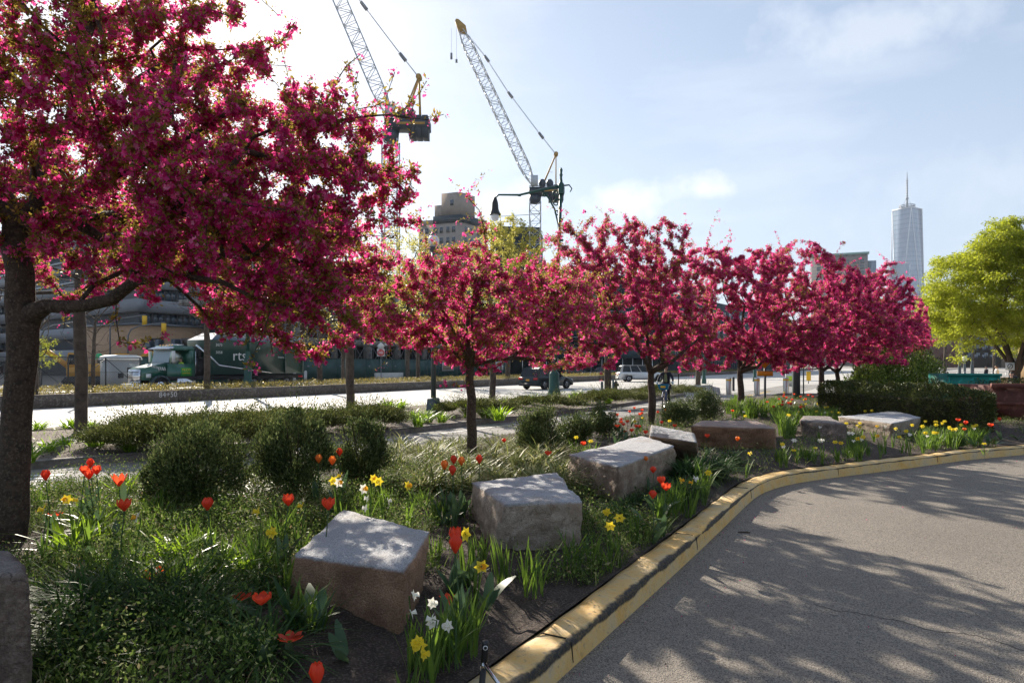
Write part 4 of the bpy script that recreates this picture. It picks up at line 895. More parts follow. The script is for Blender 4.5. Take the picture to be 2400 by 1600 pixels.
z=bedz(x[::1],y[::1]); hh=rng.random(len(x))**1.4*.20*(1.1+nz3(np.c_[x,y,x*0],2.4,5))
leaves(b,np.c_[x,y,z+hh],.024,0,np.tile([0,0,.5],(len(x),1)),.5,.12)
k=rng.choice(len(x),14000); k2=rng.choice(len(x),9000); kk=k2[nz3(np.c_[x[k2],y[k2],x[k2]*0],3.1,12)>0.05]; leaves(b,np.c_[x[kk],y[kk],z[kk]+rng.random(len(kk))*.12],.05,0,np.tile([0,0,.5],(len(kk),1)),.5,.12)
k=rng.choice(len(x),22000); blades(b,np.c_[x[k],y[k],z[k]-.01],.20,.0045,(.05,.7),.3,seg=3)
tag(b.build('weeds',WEED),'fine green chickweed and grasses covering the soil between flowers','weeds',kind='stuff')
b=MB()
x,y=scatter(110000,(-2.5,15.5),(5,31),lambda x,y:inbed(x,y)&(nz3(np.c_[x,y,x*0],1.6,9)>-.1))
z=bedz(x,y); hh=rng.random(len(x))**1.6*.16*(1+nz3(np.c_[x,y,x*0],2.2,5)); leaves(b,np.c_[x,y,z+hh],.034,0,np.tile([0,0,.5],(len(x),1)),.45,.12)
k=rng.choice(len(x),9000); blades(b,np.c_[x[k],y[k],z[k]-.01],.20,.005,(.1,.6),.25,seg=3)
tag(b.build('weeds',WEED),'low green weeds and seedlings among the boulders farther along','weeds',kind='stuff')
b=MB()
x,y=scatter(26000,(-6,13),(2.4,18),lambda x,y:inbed(x,y)); z=bedz(x,y)
leaves(b,np.c_[x,y,z+.004],.022,0,np.tile([0,0,.1],(len(x),1)),.5,.05)
tag(b.build('mulch',CHIP),'dark bark chips and dead leaves on the bare soil','mulch',kind='stuff')
b=MB(); t_=rng.random(60000); i_=rng.integers(0,len(MK),60000); q=MK[i_]*(1-t_[:,None])+MF[i_]*t_[:,None]+rng.normal(size=(60000,2))*.05
q=q[(q[:,1]<40)]; tt=t_[:len(q)]; n1=len(q)//2; zz=.15+.11*np.sin(math.pi*np.clip(tt,0,1))
leaves(b,np.c_[q[:n1],zz[:n1]+.03],.035,0,np.tile([0,0,.1],(n1,1)),.4,.05)
tag(b.build('mulch',CHIP),'pale mulch and dry litter on the median bed','mulch',kind='stuff')
b=MB(); k=n1+np.arange(9000); blades(b,np.c_[q[k],zz[k]],.13,.008,(.2,.8),.3,seg=3); tag(b.build('grass',LILY),'thin tufts of fresh grass on the median mulch','grass',kind='stuff')
# ================================================ materials for built things
random.seed(21); rng=np.random.default_rng(21)
def flat(name,c,rough=.5,metal=0,spec=.5,coat=0): return mat(name,c,tuple(x*.88 for x in c),14,rough,metal,spec=spec,coat=coat)
STEELW=flat('white_crane_steel',(.55,.58,.60)); CRY=mat('yellow_crane_steel',(.50,.30,.07),(.36,.21,.06),2,.6); CRD=flat('dark_machinery',(.05,.065,.085)); CABLE=flat('steel_cable',(.25,.26,.28))
DGREEN=mat('lamp_green_paint',(.02,.085,.065),(.015,.06,.05),6,.45); LGREY=flat('grey_green_pole',(.075,.10,.11)); IRON=flat('black_iron',(.015,.016,.018))
GLOBE=mat('milk_glass',(.75,.77,.80),(.7,.72,.74),3,.3)
CONC=mat('cast_concrete',(.36,.33,.29),(.25,.225,.20),1.2,.9,bump=.3,c3=(.16,.14,.12),s3=5); WALLM=mat('weathered_wall_concrete',(.15,.12,.095),(.085,.068,.055),1.6,.9,bump=.5,c3=(.20,.17,.14),s3=9)
LCONC=mat('light_concrete',(.48,.47,.45),(.38,.37,.35),2,.85,bump=.3)
HOARD=mat('dark_green_hoarding',(.028,.075,.068),(.02,.055,.052),1.3,.6); NET=mat('dark_site_netting',(.022,.036,.042),(.012,.02,.024),.8,.9); ORNET=mat('orange_safety_netting',(.65,.17,.08),(.52,.14,.08),2,.85)
SCAF=flat('scaffold_steel',(.16,.17,.18)); FRAMEC=mat('site_frame_concrete',(.34,.31,.28),(.20,.18,.16),.6,.9,c3=(.12,.10,.09),s3=2)
DARKIN=flat('dark_interior',(.015,.016,.02),.9); WOODO=mat('site_plywood',(.22,.11,.06),(.14,.08,.05),1.5,.85)
GLASS=mat('window_glass',(.05,.07,.09),(.09,.12,.15),.6,.08,spec=.9); BGLASS=mat('pale_blue_glass',(.22,.30,.37),(.30,.38,.45),.05,.15,spec=.8)
TANB=mat('tan_brick',(.33,.24,.17),(.28,.20,.14),1,.9); REDB=mat('red_brick',(.20,.075,.05),(.15,.06,.045),3,.9)
RUBBER=flat('tyre_rubber',(.018,.018,.019),.8); RIM=flat('alloy_rim',(.45,.46,.48),.3,.8); CHROME=flat('chrome',(.7,.72,.75),.15,1)
LAMPR=flat('red_lens',(.55,.02,.02),.2); LAMPW=flat('clear_lens',(.7,.72,.72),.15); PLATE=flat('orange_plate',(.75,.38,.05)); CARGL=flat('car_glass',(.012,.016,.02),.15,spec=.35)
TRIM=flat('black_trim',(.02,.02,.022),.5); WHITE=flat('white_paint',(.72,.72,.70)); RED=flat('sign_red',(.6,.03,.03)); SGREEN=flat('sign_green',(.01,.24,.13)); ORANGE=flat('sign_orange',(.85,.33,.01)); YELL=flat('sign_yellow',(.85,.50,.02)); SBLACK=flat('sign_black',(.015,.015,.015))
STAIN=flat('stainless_steel',(.55,.53,.50),.28,.9)
def bricks(name,c1,c2,mort,sc):
    m,t,o=newmat(name); b=nd(t,'ShaderNodeBsdfPrincipled',i_Roughness=.9); k=nd(t,'ShaderNodeTexCoord').outputs['Object']
    mp=nd(t,'ShaderNodeMapping'); mp.inputs['Rotation'].default_value=(R(90),0,0); t.links.new(k,mp.inputs[0])
    br=nd(t,'ShaderNodeTexBrick',i_Scale=sc); br.inputs['Color1'].default_value=c4(c1); br.inputs['Color2'].default_value=c4(c2); br.inputs['Mortar'].default_value=c4(mort); br.inputs['Mortar Size'].default_value=.02
    t.links.new(mp.outputs[0],br.inputs['Vector']); t.links.new(mixc(t,ramp(t,noise(t,.3,5),[(.4,(0,0,0)),(.7,(.4,.4,.4))]),br.outputs['Color'],tuple(x*.6 for x in c1)),b.inputs['Base Color']); t.links.new(b.outputs[0],o.inputs[0]); return m
def text(par,s,size,loc,rot,m,name='lettering',ext=.003,align='CENTER',sx=1):
    cu=bpy.data.curves.new(name,'FONT'); cu.body=s; cu.size=size; cu.extrude=ext; cu.align_x=align; cu.align_y='CENTER'; cu.materials.append(m); cu.resolution_u=2
    o=bpy.data.objects.new(name,cu); C.objects.link(o); o.location=loc; o.rotation_euler=rot; o.scale=(sx,1,1)
    dg=bpy.context.evaluated_depsgraph_get(); me=bpy.data.meshes.new_from_object(o.evaluated_get(dg)); q=bpy.data.objects.new(name,me); C.objects.link(q)
    q.location=loc; q.rotation_euler=rot; q.scale=(sx,1,1); bpy.data.objects.remove(o)
    if par: q.parent=par
    return q
# ================================================ LOW CONCRETE WALL with planted strip behind
t=thing('low_wall','low weathered concrete median wall with chalk numbers','wall',st(40,30.9))
b=MB()
for s in range(-40,300,10):   # panels with thin joints
    A=[st(s+.012,30.8),st(s+9.985,30.8),st(s+9.985,31.05),st(s+.012,31.05)]; b.prism([(p.x,p.y) for p in A],0,.56)
b.build('panel',WALLM,t,world=True)
b=MB(); A=[st(-40,30.83),st(300,30.83),st(300,31.02),st(-40,31.02)]; b.prism([(p.x,p.y) for p in A],0,.545); b.build('joint_filler',flat('dark_joint_filler',(.03,.027,.024)),t,world=True)
wz=math.atan2(SD.y,SD.x)
o=on_n(394,30.78,.36); text(t,'84+50',.36,o-Vector(t.location),(R(90),0,wz),flat('chalk',(.55,.53,.5)),'chalk_number',.002)
o=on_n(983,30.78,.30); text(t,'Form',.30,o-Vector(t.location),(R(90),0,wz),flat('faint_chalk',(.33,.31,.29)),'chalk_number',.002)
sheetp=[tuple(st(s,n)[:2]) for s,n in((-60,31.05),(320,31.05),(320,35.6),(-60,35.6))]
sheet('median_soil',sheetp,.42,MULCH)
b=MB(); P_=[st(-60,35.5),st(320,35.5),st(320,35.7),st(-60,35.7)]; b.prism([(p.x,p.y) for p in P_],0,.45); tag(b.build('median_kerb',CURBG),kind='structure')
b=MB(); n=70000; s_=rng.uniform(0,1,n)**1.8*150-2; n__=rng.uniform(31.1,35.5,n); P_=np.c_[SD.x*s_+SN.x*n__,SD.y*s_+SN.y*n__,.42+rng.random(n)**.8*.34*(1+.35*nz3(np.c_[s_,n__,n__*0],1.2,3))*np.clip((n__-30.95)/.5,.45,1)]
leaves(b,P_,.085,0,np.tile([0,0,.5],(n,1)),.45,.1)
tag(b.build('ground_cover',COVER),'olive and straw coloured ground cover behind the low wall','ground cover',kind='stuff')
# ================================================ STREET TREES
def street_tree(label,base,h,rt,spread,ntar,seed,leafn=0,lm=None,ls=.06,fork=.35,group='bare young street trees'):
    global rng
    rng=np.random.default_rng(seed); base=Vector(base); t=thing('street_tree',label,'tree',base,0,group); T=Tree(base,seed); q=np.random.default_rng(seed)
    T.limb(0,[base+Vector((q.uniform(-.04,.04),0,h*fork*.5)),base+Vector((q.uniform(-.08,.08),0,h*fork)),base+Vector((q.uniform(-.1,.1),0,h*.62))],[rt,rt*.85,rt*.55],.4)
    d=unit(ntar,q); rr=q.random(ntar)**.4; tar=np.array(base)+[0,0,h*.68]+d*rr[:,None]*[spread,spread,h*.32]
    ms=next(i for i,p in enumerate(T.P) if p[2]>base.z+h*fork*.9); T.reach(tar,.35,.4,.25,.05,ms); T.radii(rt,.008)
    b=MB(); T.mesh(b,0,10); b.build('trunk',GBARK,t,smooth=True,world=True)
    if leafn:
        P=np.array(T.P); ix=np.where(T.r<.03)[0]; a=rng.choice(ix,leafn); b=MB(); leaves(b,P[a]+unit(leafn)*rng.uniform(0,.28,leafn)[:,None],ls,0,None,.5,.1); b.build('crown',lm,t,world=True)
    return t
street_tree('bare street tree at the open mulch patch, behind the big crabapple limb',at(187,1022,.16),7.0,.135,2.4,130,201)
street_tree('leafy yellow street tree above the rounded juniper mound',at(821,957,.2),7.4,.15,2.3,130,202,2200,YLEAF,.07)
street_tree('street tree right of the square-based lamp post',at(1154,938,.2),7.2,.14,2.2,110,203,1500,YLEAF,.07)
street_tree('pale-barked street tree left of the black hydrant',at(1424,925,.2),7.2,.19,2.4,110,204)
street_tree('street tree behind the cyclist at the end of the median',at(1636,906,.1),7.5,.2,2.4,100,205)
street_tree('thin tree behind the low wall, left of the grey cabinet',on_n(85,31.9,.4),4.6,.07,1.3,70,206)
street_tree('thin tree in front of the grey site cabinet',on_n(219,34,.4),5.2,.09,1.5,70,207)
street_tree('street tree growing in front of the truck cab rear',on_n(484,33.4,.4),6.6,.17,2.2,100,208)
street_tree('street tree just right of the truck tail',on_n(750,34,.4),6.6,.17,2.2,100,209,300,YLEAF,.08)
street_tree('slim street tree beside the tree at the truck tail',on_n(803,38,.1),6.6,.12,1.8,80,210)
street_tree('street tree between the no-entry sign and the square-based lamp post',on_n(980,34,.4),6.8,.16,2.0,90,211,700,YLEAF,.09)
street_tree('pale yellow-green leafing tree in front of the dark netted tower',px(1190,888,62),15,.22,4.0,300,212,17000,YLEAF,.2,.3,'leafing trees along the far pavement')
street_tree('yellow-green tree leafing thinly in front of the tan apartment tower',px(955,890,66),15.5,.2,3.6,260,213,6500,YLEAF,.19,.3,'leafing trees along the far pavement')
street_tree('small green shrubby tree beyond the site fence at far left',on_n(92,60,0),4.2,.10,1.6,90,214,1500,LIME,.12,.25,'leafing trees along the far pavement')
# lime tree at the right
def lime(label,base,h,spread,n,nl,seed,rt,fork=.14,ls=.13,m=LIME,cz=.57,rz=.44):
    global rng
    rng=np.random.default_rng(seed); base=Vector(base); t=thing('lime_green_tree',label,'tree',base,0,'trees on the river side'); T=Tree(base,seed); q=np.random.default_rng(seed)
    T.limb(0,[base+Vector((0,0,h*fork*.5)),base+Vector((.05,0,h*fork))],[rt,rt*.9],.4); e0=len(T.P)-1
    for k in range(6):
        a=k*1.05+.3; T.limb(e0,[base+Vector((math.cos(a)*.5,math.sin(a)*.5,h*fork+.9)),base+Vector((math.cos(a)*spread*.42,math.sin(a)*spread*.42,h*.48))],[rt*.42,rt*.2],.4)
    d=unit(n,q); d[:,2]=np.where(d[:,2]<-.72,-d[:,2],d[:,2]); rr=.45+.55*q.random(n)**.5; lum=1+.22*nz3(d*2.9,1.6,seed)
    tar=np.array(base)+[0,0,h*cz]+d*(rr*lum)[:,None]*[spread,spread,h*rz]
    T.reach(tar,.4,.25,.25,.05,e0); T.radii(rt,.008); b=MB(); T.mesh(b,0,10); b.build('trunk',BARK,t,smooth=True,world=True)
    P=np.array(T.P); tips=P[np.array(T.tips)]; k=nl//len(tips); b=MB(); c=np.repeat(tips,k,0); off=unit(len(c))*(rng.random(len(c))**.5)[:,None]*[.62,.62,.32]
    leaves(b,c+off,ls,0,np.c_[off[:,:2],np.full(len(c),-.35)],.36,.1,.7); b.build('crown',m,t,world=True); return t
lime('lime green spring tree with spreading limbs, behind the teal container',(29.1,39.5,0),9.6,4.6,700,150000,301,.24,ls=.16)
lime('lime green tree cropped by the right edge of the picture',(33.5,36.5,0),10.8,4.6,600,110000,302,.24,ls=.16)
for i,(u,Y,h,sp) in enumerate([(2175,95,13,6),(2215,110,13,6),(2140,85,11,5),(2280,120,12,6),(2330,130,11,6)]):
    street_tree(['bare brown park tree behind the glossy bush','bare brown park tree above the left lamp of the promenade','bare brown tree half hidden by the last crabapple','bare brown park tree by the white railing','bare brown park tree beyond the fork of the lime green tree'][i],px(u,HV+H/Y*FPX,Y),h,.22,sp*.7,260,320+i,0,group='bare park trees by the river')
# ================================================ LAMP POSTS, POLES, SIGNS
def scroll(b,c,r,turns,a0,th,dirn=1,axis=Vector((1,0,0))):
    P=[]
    for k in range(26):
        q=k/25; a=a0+dirn*q*turns*2*math.pi; rr=r*(1-.82*q); P.append(Vector(c)+axis*(rr*math.cos(a))+Vector((0,0,rr*math.sin(a))))
    b.tube(P,th,5)
L=at(1299,926,.1); t=thing('street_lamp','tall green lamp post with scrolled bracket arm and fluted base','street lamp',L)
b=MB(); b.lathe([(.36,0),(.34,.25),(.29,.4),(.27,1.15),(.24,1.25),(.15,1.35),(.13,1.6)],n=20); b.build('base',DGREEN,t,smooth=False)
top=px(1310,452,39.5)-L; zt=top.z; lx=(top.x)
b=MB(); b.tube([(0,0,1.5),(lx,0,zt-.2)],[.12,.085],12); b.lathe([(.12,zt-3.1),(.15,zt-3.05),(.12,zt-3.0)],(lx,0,0),10); b.lathe([(.10,zt-1.95),(.14,zt-1.9),(.10,zt-1.85)],(lx,0,0),10); b.lathe([(.16,zt-.5),(.17,zt+.05),(.09,zt+.15),(.06,zt+.45),(.10,zt+.55),(.06,zt+.65),(.09,zt+.85),(.03,zt+.95)],(lx,0,0),10); b.build('pole',DGREEN,t)
b=MB(); e=px(1162,478,39.5)-L; b.tube([(lx+.0,0,zt-.05),(lx-1.2,0,zt-.30),(lx-2.3,0,zt-.55),(e.x+.2,0,e.z+.1),(e.x,0,e.z-.1)],[.085,.07,.06,.05,.045],8)
for k in (.32,1.0,1.6,2.3): b.lathe([(.09,-.05),(.11,0),(.09,.05)],(lx-k,0,zt-.06-.22*k),8)
b.tube([(lx,0,zt-.05),(lx+.45,0,zt),(lx+.6,0,zt-.2),(lx+.5,0,zt-.38)],[.05,.04,.035,.03],6); b.build('arm',DGREEN,t)
b=MB(); b.tube([(lx-1.05,0,zt-.35),(lx-.7,0,zt-.7),(lx-.35,0,zt-1.35),(lx-.15,0,zt-2.2),(lx-.12,0,zt-3.0)],.05,6)
for c_,r_,d_ in (((lx-.9,0,zt-.55),.16,1),((lx-.3,0,zt-.42),.22,-1),((lx-.26,0,zt-1.0),.24,1),((lx-.22,0,zt-1.5),.17,-1),((lx-.2,0,zt-3.1),.13,1)): scroll(b,c_,r_,1.2,0,.038,d_)
b.build('scroll_bracket',DGREEN,t)
b=MB(); b.lathe([(.03,.0),(.10,-.1),(.17,-.35),(.2,-.7),(.30,-.95),(.32,-1.0)],(e.x,0,e.z),14); b.build('lamp_shade',IRON,t); b=MB(); b.ell((e.x,0,e.z-1.1),(.22,.22,.26)); b.build('bulb_globe',GLOBE,t,smooth=True)
L=at(1016,971,.2); t=thing('street_lamp','grey round lamp post on a square tapered base by the daylilies','street lamp',L)
b=MB(); b.add([(-.22,-.22,0),(.22,-.22,0),(.22,.22,0),(-.22,.22,0),(-.18,-.18,.50),(.18,-.18,.50),(.18,.18,.50),(-.18,.18,.50),(-.14,-.14,.54),(.14,-.14,.54),(.14,.14,.54),(-.14,.14,.54)],[(0,1,5,4),(1,2,6,5),(2,3,7,6),(3,0,4,7),(4,5,9,8),(5,6,10,9),(6,7,11,10),(7,4,8,11),(8,9,10,11)]); b.box(-.27,-.27,-.1,.27,.27,.02); b.build('base',LGREY,t)
b=MB(); b.cyl((0,0,.5),(0,0,5.25),.085,.065,12); b.build('pole',LGREY,t); b=MB(); b.ell((0,0,5.55),(.18,.18,.2),16,12); b.build('globe',GLOBE,t,smooth=True); b=MB(); b.lathe([(.07,5.2),(.14,5.28),(.15,5.36)],n=12); b.lathe([(.10,5.76),(.05,5.84),(.0,5.95)],n=10); b.build('collar',LGREY,t)
def plain_lamp(label,L,h,r,name='street_lamp',m=DGREEN,head=True,cat='street lamp'):
    t=thing(name,label,cat,L); b=MB(); b.lathe([(r*2.6,0),(r*2.4,.4),(r*1.7,.55),(r*1.9,1.6),(r*1.2,1.9),(r,2.2)],n=12); b.build('base',m,t); b=MB(); b.cyl((0,0,2.1),(0,0,h),r,r*.7,10); b.build('pole',m,t)
    if head: b=MB(); b.ell((0,0,h+.25),(.25,.25,.3)); b.build('globe',GLOBE,t,smooth=True)
    return t
plain_lamp('green lamp post behind the crabapples, just left of the concrete barrier',at(1650,899),5.4,.09)
plain_lamp('green lamp post beside the orange work signs',at(1769,894),4.2,.09)
plain_lamp('green lamp post base standing in front of the green truck body',on_n(581,35,.4),6.5,.13)
plain_lamp('dark green post in front of the construction hoarding near the no-entry sign',at(931,884),4.6,.09,head=False)
t=thing('signal_pole','square dark green pole rising from the tulips before the hedge','pole',at(1866,938,.18)); b=MB(); b.box(-.13,-.13,-.1,.13,.13,3.1); b.build('post',LGREY,t); b=MB(); b.box(-.2,-.2,-.1,.2,.2,.03); b.build('base_plate',LGREY,t)
def board(par,name,w,h,z,m,x=0,y=-.06,rot=0,th=.02,edge=None):
    b=MB(); b.obox((x,y,z),(w,th,h),0,0,rot); o=b.build(name,m,par)
    return o
t=thing('warning_sign','orange diamond warning sign seen beyond the square green pole','sign',px(1884,842,33)-Vector((0,0,2.05))); b=MB(); b.cyl((0,.04,0),(0,.04,2.6),.03); b.build('post',LGREY,t); board(t,'sign_face',.62,.62,2.05,ORANGE,0,0,R(45)); 
b=MB()
for k in range(4):
    a=k*math.pi/2; p0=Vector((math.cos(a),0,math.sin(a)))*.40; a2=a+math.pi/2; p1=Vector((math.cos(a2),0,math.sin(a2)))*.40; b.bar(p0+Vector((0,-.016,2.05)),p1+Vector((0,-.016,2.05)),.006,.02)
b.build('sign_border',SBLACK,t)
L=at(1793,943,.2); t=thing('road_work_sign','orange diamond over orange plate on a slim grey post','sign',L)
b=MB(); b.box(-.04,-.03,-.1,.04,.03,1.75); b.build('post',LGREY,t); board(t,'sign_plate',.66,.22,1.22,ORANGE,-.02); board(t,'sign_face',.5,.5,1.78,ORANGE,-.04,-.06,R(45))
b=MB()
for dz in (-.10,.10): b.box(-.34,-.074,1.22+dz-.006,.30,-.071,1.22+dz+.006)
b.build('plate_border',SBLACK,t)
b=MB(); b.ell((-.04,-.075,1.90),(.035,.006,.035),8,6); b.bar((-.04,-.076,1.86),(-.02,-.076,1.74),.05,.008,(0,1,0)); b.bar((-.02,-.076,1.75),(-.08,-.076,1.64),.022,.008,(0,1,0)); b.bar((-.02,-.076,1.75),(.03,-.076,1.64),.022,.008,(0,1,0)); b.bar((-.02,-.076,1.82),(.07,-.076,1.72),.018,.008,(0,1,0)); b.build('worker_symbol',SBLACK,t)
L=px(1564,905,44); L.z=0; t=thing('parking_sign','green parking sign with white arrow on a thin pole','sign',L)
b=MB(); b.cyl((.72,0,0),(.72,0,3.2),.035); b.bar((.72,0,2.9),(-.3,0,2.9),.03); b.build('post',IRON,t); board(t,'sign_face',.80,.64,2.58,SGREEN)
text(t,'P',.44,(-.25,-.075,2.66),(R(90),0,0),WHITE); text(t,'ARKING',.17,(.1,-.075,2.38),(R(90),0,0),WHITE,sx=.8)
b=MB(); b.bar((.0,-.074,2.58),(.25,-.074,2.78),.035,.006,(0,1,0)); b.add([(.34,-.075,2.86),(.16,-.075,2.80),(.28,-.075,2.68)],[(0,1,2)]); b.build('arrow',WHITE,t)
L=px(893,885,66); L.z=0; t=thing('no_entry_sign','round red no-entry sign under a white house-shaped plate','sign',L)
b=MB(); b.cyl((0,0,0),(0,0,3.0),.04); b.build('post',SCAF,t); board(t,'sign_plate',.72,.72,2.95,WHITE)
b=MB(); b.prism([(.34*math.cos(k*math.pi/12),2.95+.34*math.sin(k*math.pi/12)) for k in range(24)],-.085,-.072,'y'); b.build('sign_face',RED,t); b=MB(); b.box(-.24,-.092,2.90,.24,-.086,3.00); b.build('white_bar',WHITE,t)
text(t,'DO NOT',.13,(0,-.09,3.12),(R(90),0,0),WHITE); text(t,'ENTER',.13,(0,-.09,2.77),(R(90),0,0),WHITE)
b=MB(); b.prism([(-.3,3.34),(.3,3.34),(.3,3.55),(.42,3.55),(0,3.95),(-.42,3.55),(-.3,3.55)],-.08,-.06,'y'); b.build('arrow_plate',WHITE,t)
def bollard(label,u,v,h,r,m=STAIN,band=True,name='bollard',g='stainless bollards across the path crossing'):
    t=thing(name,label,'bollard',at(u,v),0,g); b=MB(); b.lathe([(r,0),(r,h-.03),(r*.92,h),(0.001,h)],n=20); b.build('post',m,t)
    if band: b=MB(); b.lathe([(r+.004,h-.2),(r+.004,h-.1)],n=20); b.build('yellow_band',YELL,t)
    b=MB(); b.lathe([(r*1.5,.0),(r*1.5,.03),(r,.035)],n=16); b.build('collar',LGREY,t)
bollard('steel bollard with yellow band beside the black delineator post',1708,925,1.03,.16); bollard('steel bollard with yellow band between the fourth crabapple and the work sign',1774,927,1.05,.16); bollard('steel bollard with yellow band next to the square green pole',1842,925,1.05,.16)
bollard('black delineator post behind a steel bollard',1719,916,.95,.08,IRON,False,'delineator_post',None); bollard('short grey stub post left of the pale-barked tree',1411,914,.6,.09,LGREY,False,'stub_post',None); bollard('short grey stub post left of the hydrant',1437,914,.75,.07,LGREY,False,'stub_post',None)
t=thing('marker_sign','small yellow marker panel beyond the square green pole','sign',at(1895,899)); b=MB(); b.box(-.03,-.02,0,.03,.02,.35); b.build('post',LGREY,t); board(t,'sign_face',.42,.85,.72,YELL,0,-.03)
t=thing('hi_vis_post','white post with lime hi-vis panel behind the third bollard','post',at(1849,905)); b=MB(); b.box(-.28,-.04,0,.28,.04,1.05); b.build('panel',WHITE,t); b=MB(); b.box(-.25,-.05,.45,.25,-.042,.85); b.build('hi_vis_panel',flat('hi_vis_lime',(.6,.85,.05)),t)
# hydrant
L=at(1443,913); t=thing('fire_hydrant','black fire hydrant at the juniper edge','hydrant',L); b=MB(); b.lathe([(.17,0),(.17,.06),(.12,.08),(.12,.42),(.15,.44),(.15,.5),(.13,.56),(.07,.64),(.03,.66),(.03,.72)],n=14); b.build('barrel',IRON,t,smooth=False)
b=MB(); b.cyl((0,0,.36),(.24,-.05,.34),.09,.09,10); b.build('outlet',IRON,t); b=MB(); b.cyl((0,0,.38),(-.2,0,.38),.06,.06,10); b.build('outlet',IRON,t)
# concrete barrier
L=at(1648,925); t=thing('concrete_barrier','pale sloped concrete barrier at the median tip','barrier',L,R(3)); b=MB(); b.add([(-.98,-.3,0),(.55,-.3,0),(.55,.35,0),(-.98,.35,0),(-.62,-.2,.56),(.5,-.2,.58),(.5,.25,.58),(-.62,.25,.56)],[(0,1,5,4),(1,2,6,5),(2,3,7,6),(3,0,4,7),(4,5,6,7)]); b.build('body',LCONC,t)
b=MB(); b.add([(.552,-.29,0),(1.0,-.2,0),(1.0,.3,0),(.552,.34,0),(.552,-.19,.5),(.95,-.15,.42),(.95,.25,.42),(.552,.24,.5)],[(0,1,5,4),(1,2,6,5),(2,3,7,6),(3,0,4,7),(4,5,6,7)]); b.build('end_piece',LCONC,t); b=MB(); b.cyl((.2,-.262,.3),(.2,-.25,.3),.04); b.build('drain_hole',IRON,t)
# ================================================ VEHICLES
def wheel(par,x,y,r,side,rim=RIM):
    w_=MB(); w_.lathe([(r*.62,-.1),(r*.95,-.1),(r,-.05),(r,.05),(r*.95,.1),(r*.62,.1)],n=22); w_.xf(Matrix.Translation((x,y,r))@Matrix.Rotation(R(90),4,'X')); o=w_.build('wheel',RUBBER,par)
    k=MB(); k.lathe([(0.001,.05),(r*.2,.06),(r*.6,.075),(r*.64,.04),(r*.6,-.06),(.001,-.06)],n=14)
    k.xf(Matrix.Translation((x,y,r))@Matrix.Rotation(R(90)*side,4,'X')); k.build('rim',rim,o)
    d=MB()
    for q in range(5):
        a=q*2*math.pi/5; d.bar((x+.12*r*math.cos(a),y-side*.068,r+.12*r*math.sin(a)),(x+.58*r*math.cos(a),y-side*.068,r+.58*r*math.sin(a)),.05,.03,(0,1,0))
    d.build('hub_gap',TRIM,o)
def loft(b,prof,ys,ins):
    """side profile (x,z) repeated at lateral stations ys, shrunk towards its middle by ins"""
    k=len(prof); cx=sum(p[0] for p in prof)/k; cz=sum(p[1] for p in prof)/k; V=[]
    for y,i_ in zip(ys,ins):
        for x,z in prof: d=math.hypot(x-cx,z-cz); f=1-i_/max(d,.01); V.append((cx+(x-cx)*f,y,cz+(z-cz)*(1-i_/max(abs(z-cz)+.3,.3)*.8)))
    F=[(j*k+i,j*k+(i+1)%k,(j+1)*k+(i+1)%k,(j+1)*k+i) for j in range(len(ys)-1) for i in range(k)]; n0=b.n; b.add(V,F)
    b.F.append(np.array([list(range(n0+k-1,n0-1,-1)),list(range(n0+(len(ys)-1)*k,n0+len(ys)*k))])); b.M.append(np.full(2,b.m))
